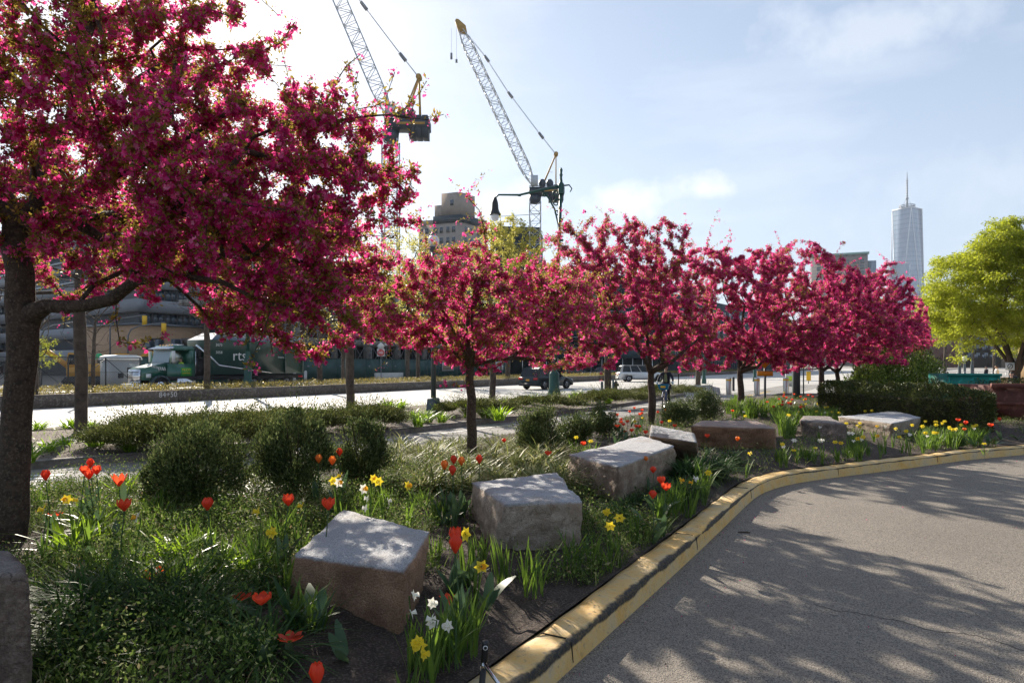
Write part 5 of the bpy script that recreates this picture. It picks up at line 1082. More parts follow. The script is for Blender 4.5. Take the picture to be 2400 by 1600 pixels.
def car(name,label,cat,loc,head,Lc,W,Hc,paint,kind='suv',group=None,lower=None):
    t=thing(name,label,cat,loc,head,group); h2=W/2; bl=Hc*.56; x0,x1=-Lc/2,Lc/2; r=.35 if kind=='suv' else .31; wb=Lc*.30
    body=[(x0+.02,.32),(x0-.0,.55),(x0+.06,bl-.02),(x0+.3,bl+.05),(x1-Lc*.26,bl+.03),(x1-.35,bl-.12),(x1-.05,bl-.28),(x1,.5),(x1-.05,.28),(wb+r*1.25,.24),(wb+r*1.1,.24+r*.75),(wb+r*.5,r*2.15),(wb-r*.5,r*2.15),(wb-r*1.1,.24+r*.75),(wb-r*1.25,.24),(-wb+r*1.25,.24),(-wb+r*1.1,.24+r*.75),(-wb+r*.5,r*2.15),(-wb-r*.5,r*2.15),(-wb-r*1.1,.24+r*.75),(-wb-r*1.25,.24)]
    b=MB(); loft(b,body,[-h2,-h2+.06,-h2*.5,h2*.5,h2-.06,h2],[.10,.0,0,0,0,.10]); b.build('body',paint,t)
    if kind=='suv': gr=[(x0+.14,bl),(x0+.36,Hc-.10),(x0+.7,Hc),(x0+Lc*.55,Hc-.02),(x1-Lc*.30,bl)]
    else: gr=[(x0+Lc*.16,bl),(x0+Lc*.30,Hc-.04),(x0+Lc*.42,Hc),(x0+Lc*.58,Hc-.03),(x1-Lc*.29,bl)]
    wi=h2-.16; V=[]
    b=MB(); k=len(gr)
    for y,i_ in ((-1,0),(1,0)):
        for x,z in gr: f=(z-bl)/(Hc-bl); V.append((x,y*(h2-.05-f*.17),z))
    F=[(i,i+1,k+i+1,k+i) for i in range(k-1)]; b.add(V,F); n0=0; b.F.append(np.array([list(range(k))])+0); b.M.append(np.zeros(1,int)); b.F.append(np.array([list(range(2*k-1,k-1,-1))])); b.M.append(np.zeros(1,int)); b.build('roof',paint,t)
    # glass set just proud of the cabin sides
    def side_pt(x,f,y): z=bl+.03+f*(Hc-bl-.10); return (x,y*(h2-.05-(z-bl)/(Hc-bl)*.17+.006),z)
    xa,xb=gr[0][0]+.22,gr[-1][0]-.12; xr0=gr[1][0]+.12; xr1=gr[-2][0]-.02
    cuts=[0,.30,.62,1] if kind=='suv' else [0,.45,1]
    for y in(-1,1):
        for i in range(len(cuts)-1):
            g0,g1=cuts[i]+.015,cuts[i+1]-.015
            P4=[side_pt(xa+(xb-xa)*g0,0,y),side_pt(xa+(xb-xa)*g1,0,y),side_pt(xr0+(xr1-xr0)*g1,1,y),side_pt(xr0+(xr1-xr0)*g0,1,y)]
            m_=MB(); m_.quad(*P4); m_.build('side_window',CARGL,t)
    def cross(pa,pb,f0,f1,off):
        a=Vector((pa[0],0,pa[1])); c=Vector((pb[0],0,pb[1])); d=(c-a); n=Vector((-d.z,0,d.x)).normalized(); n=n if off*n.x>0 else -n; p=a+d*f0+n*.008; q=a+d*f1+n*.008
        wa=h2-.12-(p.z-bl)/(Hc-bl)*.17; wb_=h2-.12-(q.z-bl)/(Hc-bl)*.17
        return [(p.x,-wa,p.z),(p.x,wa,p.z),(q.x,wb_,q.z),(q.x,-wb_,q.z)]
    m_=MB(); m_.quad(*cross(gr[-1],gr[-2],.06,.93,1)); m_.build('windscreen',CARGL,t); m_=MB(); m_.quad(*cross(gr[0],gr[1],.10,.92,-1)); m_.build('rear_window',CARGL,t)
    for x in(-wb,wb):
        for s_ in(-1,1): wheel(t,x,s_*(h2-.09),r,1 if s_<0 else -1)
    for s_ in(-1,1):
        m_=MB(); m_.obox((x0+.07,s_*(h2-.22),bl-.12),(.14,.34,.15)); m_.build('tail_light',LAMPR,t)
        m_=MB(); m_.obox((x1-.16,s_*(h2-.26),bl-.24),(.2,.34,.12),0,0,R(15)); m_.build('headlight',LAMPW,t)
        m_=MB(); m_.obox((xb-.2,s_*(h2+.06),bl+.08),(.12,.18,.12)); m_.build('mirror',paint,t)
    m_=MB(); m_.box(x0-.02,-h2+.1,.27,x0+.09,h2-.1,.47); m_.build('bumper',lower or TRIM,t); m_=MB(); m_.box(x0-.015,-.16,.62,x0+.005,.16,.76); m_.build('number_plate',PLATE,t)
    m_=MB(); 
    for s_ in(-1,1): m_.box(-wb+r*1.3,s_*(h2-.01)-.02,.26,wb-r*1.3,s_*(h2-.01)+.02,.38)
    m_.build('sill_trim',lower or TRIM,t); return t
DGC=flat('dark_green_grey_car_paint',(.012,.022,.022),.4,0,spec=.3,coat=.25); WHC=flat('silver_white_car_paint',(.62,.65,.68),.3,.1,coat=.6); BLC=flat('black_car_paint',(.010,.011,.014),.35,coat=.3); SVC=flat('pale_car_paint',(.45,.5,.55),.3,.2,coat=.6)
hd=math.atan2(SD.y,SD.x)
car('parked_car','dark grey-green hatchback driving away behind the green lamp base','car',(2.55,50.3,0),hd-.18,4.35,1.82,1.62,DGC)
car('parked_car','silver-white large family car crossing behind the cyclist','car',px(1505,HV+H/72*FPX,72),R(2),5.3,1.98,1.75,WHC,lower=flat('grey_cladding',(.12,.12,.13)))
car('parked_car','black saloon in the shade of the netted building, left of two','car',px(1350,HV+H/100*FPX,100),hd-.25,4.7,1.8,1.45,BLC,'sedan')
car('parked_car','dark car with pale windscreen half hidden by a hanging blossom sprig','car',px(1412,HV+H/104*FPX,104),hd+2.9,4.7,1.8,1.45,BLC,'sedan')
car('parked_car','pale blue-silver car in front of the hoarding, beyond the lamp post','car',on_n(1020,60),hd+3.1,4.5,1.78,1.5,SVC,'sedan')
# the truck: bonnet to the left; local x runs forward
F_=on_n(314,38.9); R_=on_n(683,38.9); LT=(R_-F_).length; t=thing('container_truck','green conventional truck carrying a long dark roofed container','truck',R_,math.atan2((F_-R_).y,(F_-R_).x))
TG=flat('truck_green_paint',(.018,.11,.075),.3,coat=.6); CTN=mat('dark_container_green',(.016,.052,.045),(.028,.075,.06),.7,.35,coat=.3); CTB=flat('container_roof_blue',(.02,.055,.085),.4); CHA=flat('chassis_black',(.015,.015,.016),.7)
X=LT; X_DRV=X-2.45
b=MB(); b.box(.3,-1.05,.85,X-1.0,-.75,1.1); b.box(.3,.75,.85,X-1.0,1.05,1.1); b.box(.3,-1.0,.92,X-5,1.0,1.15); b.build('chassis',CHA,t)
# container: long box with bevelled roof, sloped front
c0,c1=.0,X-4.15
b=MB(); b.add([(c0,-1.24,1.2),(c1,-1.24,1.2),(c1,1.24,1.2),(c0,1.24,1.2),(c0,-1.24,3.35),(c1,-1.24,3.35),(c1,1.24,3.35),(c0,1.24,3.35)],[(0,1,5,4),(1,2,6,5),(2,3,7,6),(3,0,4,7),(0,3,2,1)])
for x in (c0+.05,c0+1.6): b.box(x,-1.29,1.2,x+.1,-1.241,3.35); b.box(x,1.241,1.2,x+.1,1.29,3.35)
b.build('container',CTN,t)
b=MB(); b.add([(c0,-1.24,3.352),(c1,-1.24,3.352),(c1,1.24,3.352),(c0,1.24,3.352),(c0,-.8,3.75),(c1-.75,-.8,3.8),(c1-.75,.8,3.8),(c0,.8,3.75)],[(0,1,5,4),(2,3,7,6),(3,0,4,7),(4,5,6,7)]); b.build('container_roof',CTB,t)
b=MB(); b.add([(c1+.003,-1.24,3.353),(c1+.003,1.24,3.353),(c1-.745,.8,3.803),(c1-.745,-.8,3.803)],[(0,1,2,3)]); b.build('white_tarpaulin',WHITE,t)
for s_ in(1,-1):   # the side facing the camera is +y here
    rz=R(180) if s_>0 else 0; yy=s_*1.255
    text(t,'rts',.95,(X-6.15,yy,2.35),(R(90),0,rz),WHITE)
    for k in range(2): b=MB(); b.bar((X-7.45-.18*k*1,yy,2.95),(X-7.55-.18*k,yy,2.87),.03,.01,(0,1,0)); b.bar((X-7.55-.18*k,yy,2.87),(X-7.45-.18*k,yy,2.79),.03,.01,(0,1,0)); b.build('chevron_mark',WHITE,t)
    text(t,'3075',.24,(X-4.65,yy,3.02),(R(90),0,rz),WHITE); text(t,'3058',.24,(X-4.65,yy,2.55),(R(90),0,rz),WHITE); text(t,'Shipping™',.16,(X-9.55,yy,2.3),(R(90),0,rz),WHITE)
b=MB()
for s_ in(1,-1): b.tube([(X-3.3,s_*.9,3.0),(X-4.0,s_*1.27,2.3),(X-4.6,s_*1.30,1.75),(X-8.6,s_*1.30,1.25)],.06,8)
b.build('lift_arm',CHROME,t)
# cab and bonnet
b=MB(); b.prism([(X-3.15,.75),(X-3.15,1.84),(X-1.58,1.84),(X-1.45,.75)],-1.0,1.0,'y'); b.prism([(X-3.15,2.64),(X-3.15,2.75),(X-3.0,2.9),(X-1.95,2.92),(X-1.78,2.78),(X-1.76,2.64)],-1.0,1.0,'y'); b.prism([(X-3.15,1.841),(X-2.82,1.841),(X-2.82,2.639),(X-3.15,2.639)],-1.0,1.0,'y')
for s_ in(1,-1): b.bar((X-1.66,s_*.96,1.84),(X-1.84,s_*.96,2.64),.07,.09)
b.build('cab',TG,t)
bn=[(X-1.5,.9),(X-1.5,1.9),(X-.35,1.62),(X-.12,1.5),(X-.1,.9)]
b=MB(); b.prism(bn,-.78,.78,'y'); b.build('bonnet',TG,t)
b=MB(); b.add([(X-1.49,-.6,1.905),(X-1.49,.6,1.905),(X-.34,.55,1.626),(X-.34,-.55,1.626)],[(0,1,2,3)]); b.build('bonnet_painted_highlight',flat('bonnet_highlight_white',(.6,.62,.6),.3),t)  # highlight on the bonnet top, put into the colour as a pale sheet
b=MB()
for s_ in(1,-1):
    P=[(X-1.0+.62*math.cos(a),.55+.62*math.sin(a)) for a in [math.pi*k/10 for k in range(11)]]; Q=[(X-1.0+.52*math.cos(a),.55+.52*math.sin(a)) for a in [math.pi*k/10 for k in range(10,-1,-1)]]
    for k in range(10): b.prism([P[k],P[k+1],Q[9-k],Q[10-k]],s_*.74 if s_>0 else -1.08,1.08 if s_>0 else -.74,'y')
b.build('wheel_arch',flat('arch_grey',(.05,.075,.08)),t)
b=MB(); b.box(X-.1,-.55,.75,X+.02,.55,1.5); b.build('grille',CHROME,t); b=MB()
for k in range(7): b.box(X+.021,-.5,.82+k*.09,X+.03,.5,.85+k*.09)
b.build('grille_slots',SBLACK,t)
b=MB(); b.box(X-.25,-1.1,.42,X+.12,1.1,.68); b.build('bumper',CHROME,t)
for s_ in(1,-1):
    b=MB(); b.obox((X-.35,s_*.82,1.15),(.22,.2,.22)); b.build('headlight',LAMPW,t)
    b=MB(); b.box(X-1.75,s_*1.16-.06,1.95,X-1.6,s_*1.16+.06,2.6); b.bar((X-1.7,s_*1.0,2.5),(X-1.7,s_*1.16,2.5),.03); b.build('mirror',WHITE,t)
    for k in range(4): b=MB(); b.bar((X-1.42+.13*k,s_*.785,1.45),(X-1.36+.13*k,s_*.785,1.65),.05,.012,(0,1,0)); b.build('vent',WHITE,t)
    rz=R(180) if s_>0 else 0
    text(t,'FILCO CARTING CORP',.2,(X-.80,s_*.792,1.64),(R(90),R(14 if s_>0 else -14),rz),WHITE,sx=.62)
    b=MB(); b.box(X-2.95,s_*1.006-.002,1.08,X-2.25,s_*1.006+.002,1.62); b.build('door_emblem_panel',flat('emblem_green',(.03,.3,.05)),t)
    text(t,'FILCO',.2,(X-2.6,s_*1.012,1.48),(R(90),0,rz),YELL); text(t,'CARTING',.12,(X-2.6,s_*1.012,1.28),(R(90),0,rz),YELL)
    b=MB(); b.cyl((X-3.1,s_*.9,.75),(X-2.0,s_*.9,.75),.28,.28,14); b.build('fuel_tank',CHROME,t)
    b=MB(); b.cyl((X-3.25,s_*.95,1.0),(X-3.25,s_*.95,2.6),.02); b.build('grab_rail',CHROME,t)
b=MB(); b.add([(X-1.62,-.85,1.93),(X-1.62,.85,1.93),(X-1.80,.85,2.72),(X-1.80,-.85,2.72)],[(0,1,2,3)]); b.xf(Matrix.Translation((.055,0,0))); b.build('windscreen',flat('pale_windscreen',(.18,.24,.27),.1,spec=.9),t)
b=MB(); b.add([(X-1.82,-.98,2.78),(X-1.82,.98,2.78),(X-1.42,.98,2.70),(X-1.42,-.98,2.70),(X-1.82,-.98,2.86),(X-1.82,.98,2.86),(X-1.42,.98,2.74),(X-1.42,-.98,2.74)],[(0,1,2,3),(4,5,6,7),(3,2,6,7),(0,3,7,4),(1,2,6,5)]); b.build('sun_visor',CHROME,t)
b=MB(); 
for k in range(5): b.ell((X-1.95,-.6+k*.3,2.96),(.06,.05,.035),8,5)
b.build('roof_marker_light',ORANGE,t); b=MB(); b.cyl((X-2.1,.3,2.98),(X-2.9,.3,2.98),.035); b.cyl((X-2.1,-.3,2.98),(X-2.9,-.3,2.98),.035); b.build('air_horn',CHROME,t)
b=MB(); b.box(X-3.9,-.9,1.1,X-3.3,.9,2.2); b.box(X-3.6,-1.0,2.0,X-3.5,1.0,2.9); b.build('hydraulic_frame',CHA,t)
for x in (X-1.0,1.3,2.6,4.0):
    for s_ in(1,-1): wheel(t,x,s_*.95,.52,-1 if s_>0 else 1,CHROME if x>5 else flat('dull_rim',(.2,.2,.2)))
b=MB(); b.box(.05,-1.2,.9,.1,1.2,1.05); b.build('reflective_bar',LAMPR,t)
# excavators beyond the site fence
def excav(label,L,rz):
    t=thing('excavator',label,'excavator',L,rz,'yellow excavators on the site'); EY=flat('excavator_yellow',(.62,.30,.03),.5)
    b=MB(); [b.prism([(-1.7,.35),(-1.4,.05),(1.4,.05),(1.7,.35),(1.4,.75),(-1.4,.75)],y,y+.5,'y') for y in(-1.2,.7)]; b.build('track',IRON,t)
    b=MB(); b.prism([(-1.8,.8),(1.3,.8),(1.3,1.5),(-.9,1.9),(-1.8,1.8)],-1.2,1.2,'y'); b.build('body',EY,t); b=MB(); b.prism([(.1,1.5),(1.4,1.5),(1.2,2.8),(.2,2.8)],.1,1.1,'y'); b.build('cab',EY,t); [MB().prism([(.25,1.8),(1.28,1.8),(1.15,2.65),(.3,2.65)],y,y+.009,'y').build('window',CARGL,t) for y in(1.101,.09)]
    b=MB(); b.bar((1.1,-.3,1.3),(3.0,-.3,2.9),.3,.4); b.bar((3.0,-.3,2.9),(4.8,-.3,2.5),.28,.35); b.build('boom',EY,t); b=MB(); b.bar((4.8,-.3,2.5),(5.0,-.3,1.0),.22,.3); b.prism([(4.6,.4),(5.4,.5),(5.3,1.1),(4.7,1.1)],-.7,.1,'y'); b.build('bucket',IRON,t)
excav('yellow excavator left of the grey site cabinet',on_n(205,62),R(200)); excav('yellow excavator directly behind the grey site cabinet',on_n(262,62),R(20))
# site fence, cabinet
def fence_run(label,u0,u1,n_,h,step,zig=True):
    a=on_n(u0,n_); b_=on_n(u1,n_); L=(b_-a).length; d=(b_-a)/L; t=thing('site_fence',label,'fence',a); k=int(L/step)
    for i in range(k+1): p=d*(i*step); b=MB(); b.cyl(p,p+Vector((0,0,h)),.045,.045,6); b.build('fence_post',IRON,t)
    b=MB(); b.bar((0,0,h-.03),d*L+Vector((0,0,h-.03)),.05); b.bar((0,0,.15),d*L+Vector((0,0,.15)),.03); b.bar((0,0,h*.55),d*L+Vector((0,0,h*.55)),.02)
    if zig:
        for i in range(k):
            z0,z1=(.1,h-.1) if i%2 else (h-.1,.1); b.bar(d*(i*step)+Vector((0,0,z0)),d*((i+1)*step)+Vector((0,0,z1)),.035)
    b.build('rails',IRON,t)
    m=MB()
    for i in range(int(L/.16)): 
        p=d*(i*.16); 
        for sg in(-1,1):
            x0=p; x1=p+d*(sg*(h-.2)*.9)
            q=(x1.dot(d)); 
            if 0<q<L: m.bar(x0+Vector((0,0,.1)),x1+Vector((0,0,h-.1)),.006)
    m.build('chain_link_mesh',SCAF,t)
fence_run('dark chain-link site fence with diagonal braces at far left',-160,330,48,2.3,2.4)
L=on_n(283,50.5); t=thing('site_cabinet','grey metal cabinet with a white curved roof by the site fence','cabinet',L,hd+R(10))
b=MB(); b.box(-1.1,-.7,0,1.1,.7,2.15); b.build('body',flat('cabinet_grey',(.30,.31,.31)),t); b=MB(); b.prism([(-1.2,2.15),(1.2,2.15),(1.05,2.4),(.6,2.5),(-.6,2.5),(-1.05,2.4)],-.8,.8,'y'); b.build('roof',WHITE,t)
for x,z in((.15,1.4),(.15,.95),(-.6,1.0)): b=MB(); b.box(x-.2,-.715,z-.18,x+.25,-.701,z+.18); b.build('vent_panel',DARKIN,t)
t=thing('water_barrier','white concrete block barrier in front of the green hoarding','barrier',on_n(912,50.5)); b=MB(); b.obox((0,0,.45),(4.2,.5,.9),hd); b.build('body',LCONC,t)
for i,(u,l) in enumerate(((690,'short white post right of the truck tail'),(716,'white post next to the standpipe'))): t=thing('short_post',l,'post',on_n(u,50.5)); b=MB(); b.cyl((0,0,0),(0,0,1.1),.14); b.build('post',LCONC,t); b=MB(); b.ell((0,0,1.1),.14,8,6); b.build('cap',LCONC,t)
# hoarding along the construction site
a=on_n(300,57.6); b_=on_n(1195,57.6); Lh=(b_-a).length; dh=(b_-a)/Lh; t=thing('construction_hoarding','long dark green plywood hoarding along the building site','fence',a)
for i in range(int(Lh/2.4)):
    b=MB(); p=dh*(i*2.4+1.2)+Vector((0,0,1.22)); b.obox(p,(2.385,.05,2.44),math.atan2(dh.y,dh.x)); b.build('panel',HOARD,t)
b=MB()
for i in range(0,int(Lh/2.4),2): 
    p=dh*(i*2.4+.6)-SN*.035+Vector((0,0,1.6)); b.obox(p,(.26,.01,.2),math.atan2(dh.y,dh.x))
b.build('small_notice',SCAF,t)
b=MB(); b.bar(Vector((0,0,2.46)),dh*Lh+Vector((0,0,2.46)),.12,.05); b.build('top_rail',HOARD,t)
for i,(u,z) in enumerate(((700,0),(755,0),(870,0),(905,0))):
    t=thing('site_floodlight',['small floodlight on a post above the hoarding by the truck tail','second floodlight post above the hoarding, right of the truck','floodlight post just left of the no-entry sign','floodlight post just right of the no-entry sign'][i],'lamp',on_n(u,57.9)); b=MB(); b.cyl((0,0,0),(0,0,4.2),.05); b.build('post',SCAF,t); b=MB(); b.obox((0,0,4.3),(.35,.2,.28)); b.build('lamp_head',WHITE,t)
t=thing('notice_board','white notice board on two legs at the hoarding end','sign',on_n(1168,56)); b=MB(); b.box(-.75,-.03,1.0,.75,.03,2.6); b.build('board',WHITE,t); b=MB(); b.box(-.7,0,0,-.62,.05,1.0); b.box(.62,0,0,.7,.05,1.0); b.build('legs',SCAF,t)
t=thing('site_poster','pale picture board fixed to the hoarding behind the silver car','sign',on_n(1050,57.3,1.5),hd); b=MB(); b.box(-1.4,-.02,-.6,1.4,.02,.6); b.build('board',LCONC,t); b=MB(); b.box(-1.2,-.03,-.4,1.2,-.021,.25); b.build('picture',TANB,t)
# ================================================ BUILDINGS
rng=np.random.default_rng(31)
def slabs_on(par,name,m,org,d,n,L,zs,th,out,dep=.4):
    for z in zs: b=MB(); c=org+d*(L/2)-n*(dep/2-out)+Vector((0,0,z)); b.obox(c,(L,dep,th),math.atan2(d.y,d.x)); b.build(name,m,par,world=True)
def winproto(w,h,fr,gl):
    b=MB(); b.m=0; b.box(-w/2,-.05,-h/2,w/2,.02,h/2); b.m=1; b.box(-w/2+.08,-.07,-h/2+.08,-.03,-.051,h/2-.08); b.box(.03,-.07,-h/2+.08,w/2-.08,-.051,h/2-.08); return b,[fr,gl]
def windows(par,org,d,xs,zs,w,h,fr,gl,skip=0,name='window',lim=100):
    b,ms=winproto(w,h,fr,gl); first=None; c=0; a=math.atan2(d.y,d.x)
    for z in zs:
        for x in xs:
            if random.random()<skip or c>=lim: continue
            p=org+d*x+Vector((0,0,z))-Vector(par.location)
            if first is None: o=b.build(name,ms,par); first=o
            else: o=first.copy(); C.objects.link(o); o.parent=par
            o.location=p; o.rotation_euler=(0,0,a); c+=1
# tan apartment tower: corner at u 1078, two facades
Y0=200.; cnr=px(1080,HV,Y0); cnr.z=0; dl=Vector((-.93,.37,0)).normalized(); dr=Vector((.60,.80,0)).normalized(); zt=px(0,502,Y0).z
TANG=mat('grey_tan_brick',(.38,.32,.27),(.33,.28,.24),1,.9)
t=thing('apartment_tower','tan brick apartment tower with dark roof band and square penthouse','building',cnr,0)
def slab(par,name,m,c,dl,dr,L,D,z0,z1):
    P=[c,c+dr*D,c+dr*D+dl*L,c+dl*L]; b=MB(); b.prism([(p.x,p.y) for p in P],z0,z1); return b.build(name,m,par,world=True)
slab(t,'wall',TANG,cnr,dl,dr,14,12,0,zt-2.3); slab(t,'roof_band',flat('dark_roof_band',(.03,.045,.06)),cnr-dl*.12-dr*.12,dl,dr,9.2,12.2,zt-2.3,zt)
slab(t,'wing',TANG,cnr+dl*9.3-dr*.3,dl,dr,4.5,10,zt-2.28,zt-1.0)
pc=cnr+dl*1.5+dr*1.5; slab(t,'penthouse',TANG,pc,dl,dr,6,7,zt+.01,zt+7.0); slab(t,'water_tank_house',TANG,pc+dl*6.1,dl,dr,2.2,5,zt+.01,zt+3.6)
WFR=flat('window_frame_pale',(.35,.36,.36)); WG=mat('apartment_glass',(.07,.10,.14),(.03,.04,.05),.4,.1,spec=.6)
nl=-Vector((-dl.y,dl.x,0)); nl=nl if nl.y<0 else -nl
windows(t,cnr+nl*.06,-dl,[-13,-11.3,-8.2,-6.4,-4.2,-2.3],[zt-4.2-3.1*k for k in range(11)],1.15,1.8,WFR,WG,0)
nr=Vector((dr.y,-dr.x,0)); windows(t,cnr+nr*.06,dr,[2.2,4.6,8,10.4],[zt-4.2-3.1*k for k in range(8)],1.15,1.8,WFR,WG,0,lim=34)
windows(t,pc+nl*.06,-dl,[-2.5],[zt+4.0],1.2,1.8,WFR,WG)
# dark netted tower behind the leafing tree
c=px(1150,HV,150); c.z=0; t=thing('netted_tower','unfinished tower wrapped in dark netting behind the pale leafing tree','building',c); zt=px(0,508,150).z
slab(t,'netting_wall',NET,c,Vector((1,.15,0)).normalized(),Vector((.1,1,0)).normalized(),11,12,0,zt-2); 
for k in range(12): b=MB(); b.obox(c+Vector((5.5,.6,zt-2.6-k*3.2)),(11.4,.5,.22),math.atan2(.15,1)); b.build('floor_edge',SCAF,t,world=True)
b=MB(); [b.cyl(c+Vector((x,.2+x*.15,zt-2)),c+Vector((x,.2+x*.15,zt+.2)),.06) for x in (0,2.2,4.4,6.6,8.8,11)]; b.bar(c+Vector((0,.2,zt)),c+Vector((11,1.85,zt+1)),.1); b.build('edge_railing',SCAF,t,world=True)
# construction frame
org=on_n(600,62.5); org.z=0; t=thing('building_under_construction','open concrete frame of a building site with scaffolding and orange netting','building',org); end=on_n(1235,62.5); LC=(end-org).length; d=(end-org)/LC; nn=Vector((d.y,-d.x,0)); 
nn=nn if nn.dot(SN)<0 else -nn
for z in (4.6,9.2,13.6): slabs_on(t,'floor_slab',FRAMEC,org,d,nn,LC,[z],.7,0,14)
for i in range(int(LC/6)+1):
    b=MB(); b.obox(org+d*(i*6)-nn*.5+Vector((0,0,6.8)),(.7,.7,13.6),math.atan2(d.y,d.x)); b.build('column',FRAMEC,t,world=True)
b=MB(); b.obox(org+d*(LC/2)-nn*8+Vector((0,0,6.5)),(LC,.4,13),math.atan2(d.y,d.x)); b.build('back_wall',NET,t,world=True)
b=MB(); b.obox(org+d*(LC/2)-nn*6+Vector((0,0,6.5)),(LC,.2,2.2),math.atan2(d.y,d.x)); b.obox(org+d*(LC*.35)-nn*5+Vector((0,0,10.6)),(LC*.3,.2,2.0),math.atan2(d.y,d.x)); b.build('plywood_infill',WOODO,t,world=True)
p0=px(958,HV,100); s0=(p0-org).dot(d); s0=LC*.60
for k in range(5):
    b=MB(); b.obox(org+d*(s0+k*3.3)+nn*.05+Vector((0,0,15.0)),(3.2,.08,2.0),math.atan2(d.y,d.x)); b.build('safety_netting',ORNET,t,world=True)
for k in range(6):
    b=MB(); b.obox(org+d*(s0-1.6+k*3.3)+nn*.12+Vector((0,0,15.1)),(.1,.1,2.6),math.atan2(d.y,d.x)); b.build('netting_post',SCAF,t,world=True)
b=MB()
for i in range(int(LC/1.6)):   # cross-braced scaffold bays in front
    x=i*1.6
    for z in (2.0,4.0,6.0,8.0):
        if (i//6)%3==2 and z>4: continue
        A=org+d*x+nn*.9; b.bar(A+Vector((0,0,z)),A+d*1.6+Vector((0,0,z+2)),.05); b.bar(A+Vector((0,0,z+2)),A+d*1.6+Vector((0,0,z)),.05)
    b.bar(org+d*x+nn*.9,org+d*x+nn*.9+Vector((0,0,10)),.07)
b.build('scaffolding',SCAF,t,world=True)
# netted block with pavement shed, centre right
a=px(1215,HV,112);a.z=0; e=px(1560,HV,128); e.z=0; LC=(e-a).length; d=(e-a)/LC; nn=Vector((d.y,-d.x,0)); t=thing('shrouded_building','dark shrouded block with a pavement shed behind the parked cars','building',a)
b=MB(); b.obox(a+d*(LC/2)-nn*8+Vector((0,0,9)),(LC,14,18),math.atan2(d.y,d.x)); b.build('wall',NET,t,world=True)
b=MB(); b.obox(a+d*(LC/2)+nn*.2+Vector((0,0,3.9)),(LC,2.4,1.9),math.atan2(d.y,d.x)); b.build('shed_parapet',mat('shed_parapet_blue_grey',(.035,.06,.07),(.025,.045,.055),1,.8),t,world=True)
for i in range(int(LC/2.3)): b=MB(); p=a+d*(i*2.3)+nn*1.3; b.cyl(p,p+Vector((0,0,3)),.07,.07,6); b.build('shed_post',STAIN,t,world=True)
for k in range(5): slabs_on(t,'floor_edge',SCAF,a,d,nn,LC,[6.5+2.4*k],.15,.12,.3)
# second shaded block continuing right
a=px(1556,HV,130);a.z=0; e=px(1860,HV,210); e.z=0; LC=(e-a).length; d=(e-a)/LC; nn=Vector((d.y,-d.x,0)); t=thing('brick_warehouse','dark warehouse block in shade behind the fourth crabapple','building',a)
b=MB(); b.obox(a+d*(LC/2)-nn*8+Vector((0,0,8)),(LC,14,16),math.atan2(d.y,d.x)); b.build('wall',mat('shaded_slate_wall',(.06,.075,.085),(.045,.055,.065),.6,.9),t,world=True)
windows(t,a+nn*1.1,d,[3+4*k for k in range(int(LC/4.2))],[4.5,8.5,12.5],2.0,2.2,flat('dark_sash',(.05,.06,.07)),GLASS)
b=MB()
for i in range(60): p=a+d*(i*1.3)+nn*3; b.cyl(p,p+Vector((0,0,2.6)),.05,.05,4)
b.bar(a+nn*3+Vector((0,0,2.5)),a+nn*3+d*78+Vector((0,0,2.5)),.08); b.build('fence_bars',SCAF,t,world=True)
# grey banded building at the left, two wings
GBAND=mat('grey_spandrel',(.28,.29,.31),(.26,.27,.29),.4,.7); GDK=flat('dark_recess',(.13,.14,.155),.4); GLT=flat('pale_ledge',(.50,.52,.54),.5)
cn=Vector((-52,95,0)); t=thing('banded_office_building','large grey building with long horizontal bands behind the truck','building',cn)
dA=SD; dB=Vector((-.80,.60,0)).normalized()
P=[cn,cn+dA*34,cn+dA*34+dB*20,cn+dB*90+dA*20,cn+dB*90]; b=MB(); b.prism([(p.x,p.y) for p in P],0,24); b.build('wall',GDK,t,world=True)
nA=Vector((dA.y,-dA.x,0)); nB=Vector((dB.y,-dB.x,0)); nB=nB if nB.y<0 else -nB
for k in range(7):
    z=3.2+3.4*k; Lk=34 if k<4 else 34-5*(k-3)
    b=MB(); b.obox(cn+dA*(Lk/2)+nA*.4+Vector((0,0,z)),(Lk,1.0,1.7),math.atan2(dA.y,dA.x)); b.build('band',GBAND,t,world=True)
    b=MB(); c=cn+dB*45+nB*.45+Vector((0,0,z)); b.obox(c,(93,1.1,1.7),math.atan2(dB.y,dB.x)+math.pi); b.build('band',GBAND,t,world=True)
    if k>2:
        b=MB(); c=cn+dB*45+nB*1.1+Vector((0,0,z+1.0)); b.obox(c,(91,.5,.22),math.atan2(dB.y,dB.x)+math.pi); b.build('ledge',GLT,t,world=True)
windows(t,cn+nA*.08,dA,[1+1.9*k for k in range(17)],[1.4,8.3,11.7],1.7,1.5,flat('dark_frame',(.06,.07,.08)),GLASS,lim=60)
b=MB(); b.obox(cn+dB*9+nB*1.2+Vector((0,0,1.9)),(14,.4,3.6),math.atan2(dB.y,dB.x)); b.build('entrance_glazing',BGLASS,t,world=True)
b=MB(); [b.obox(cn+dB*(2.5+1.6*k)+nB*1.45+Vector((0,0,1.9)),(.12,.1,3.6),math.atan2(dB.y,dB.x)) for k in range(9)]; b.build('mullion',IRON,t,world=True)
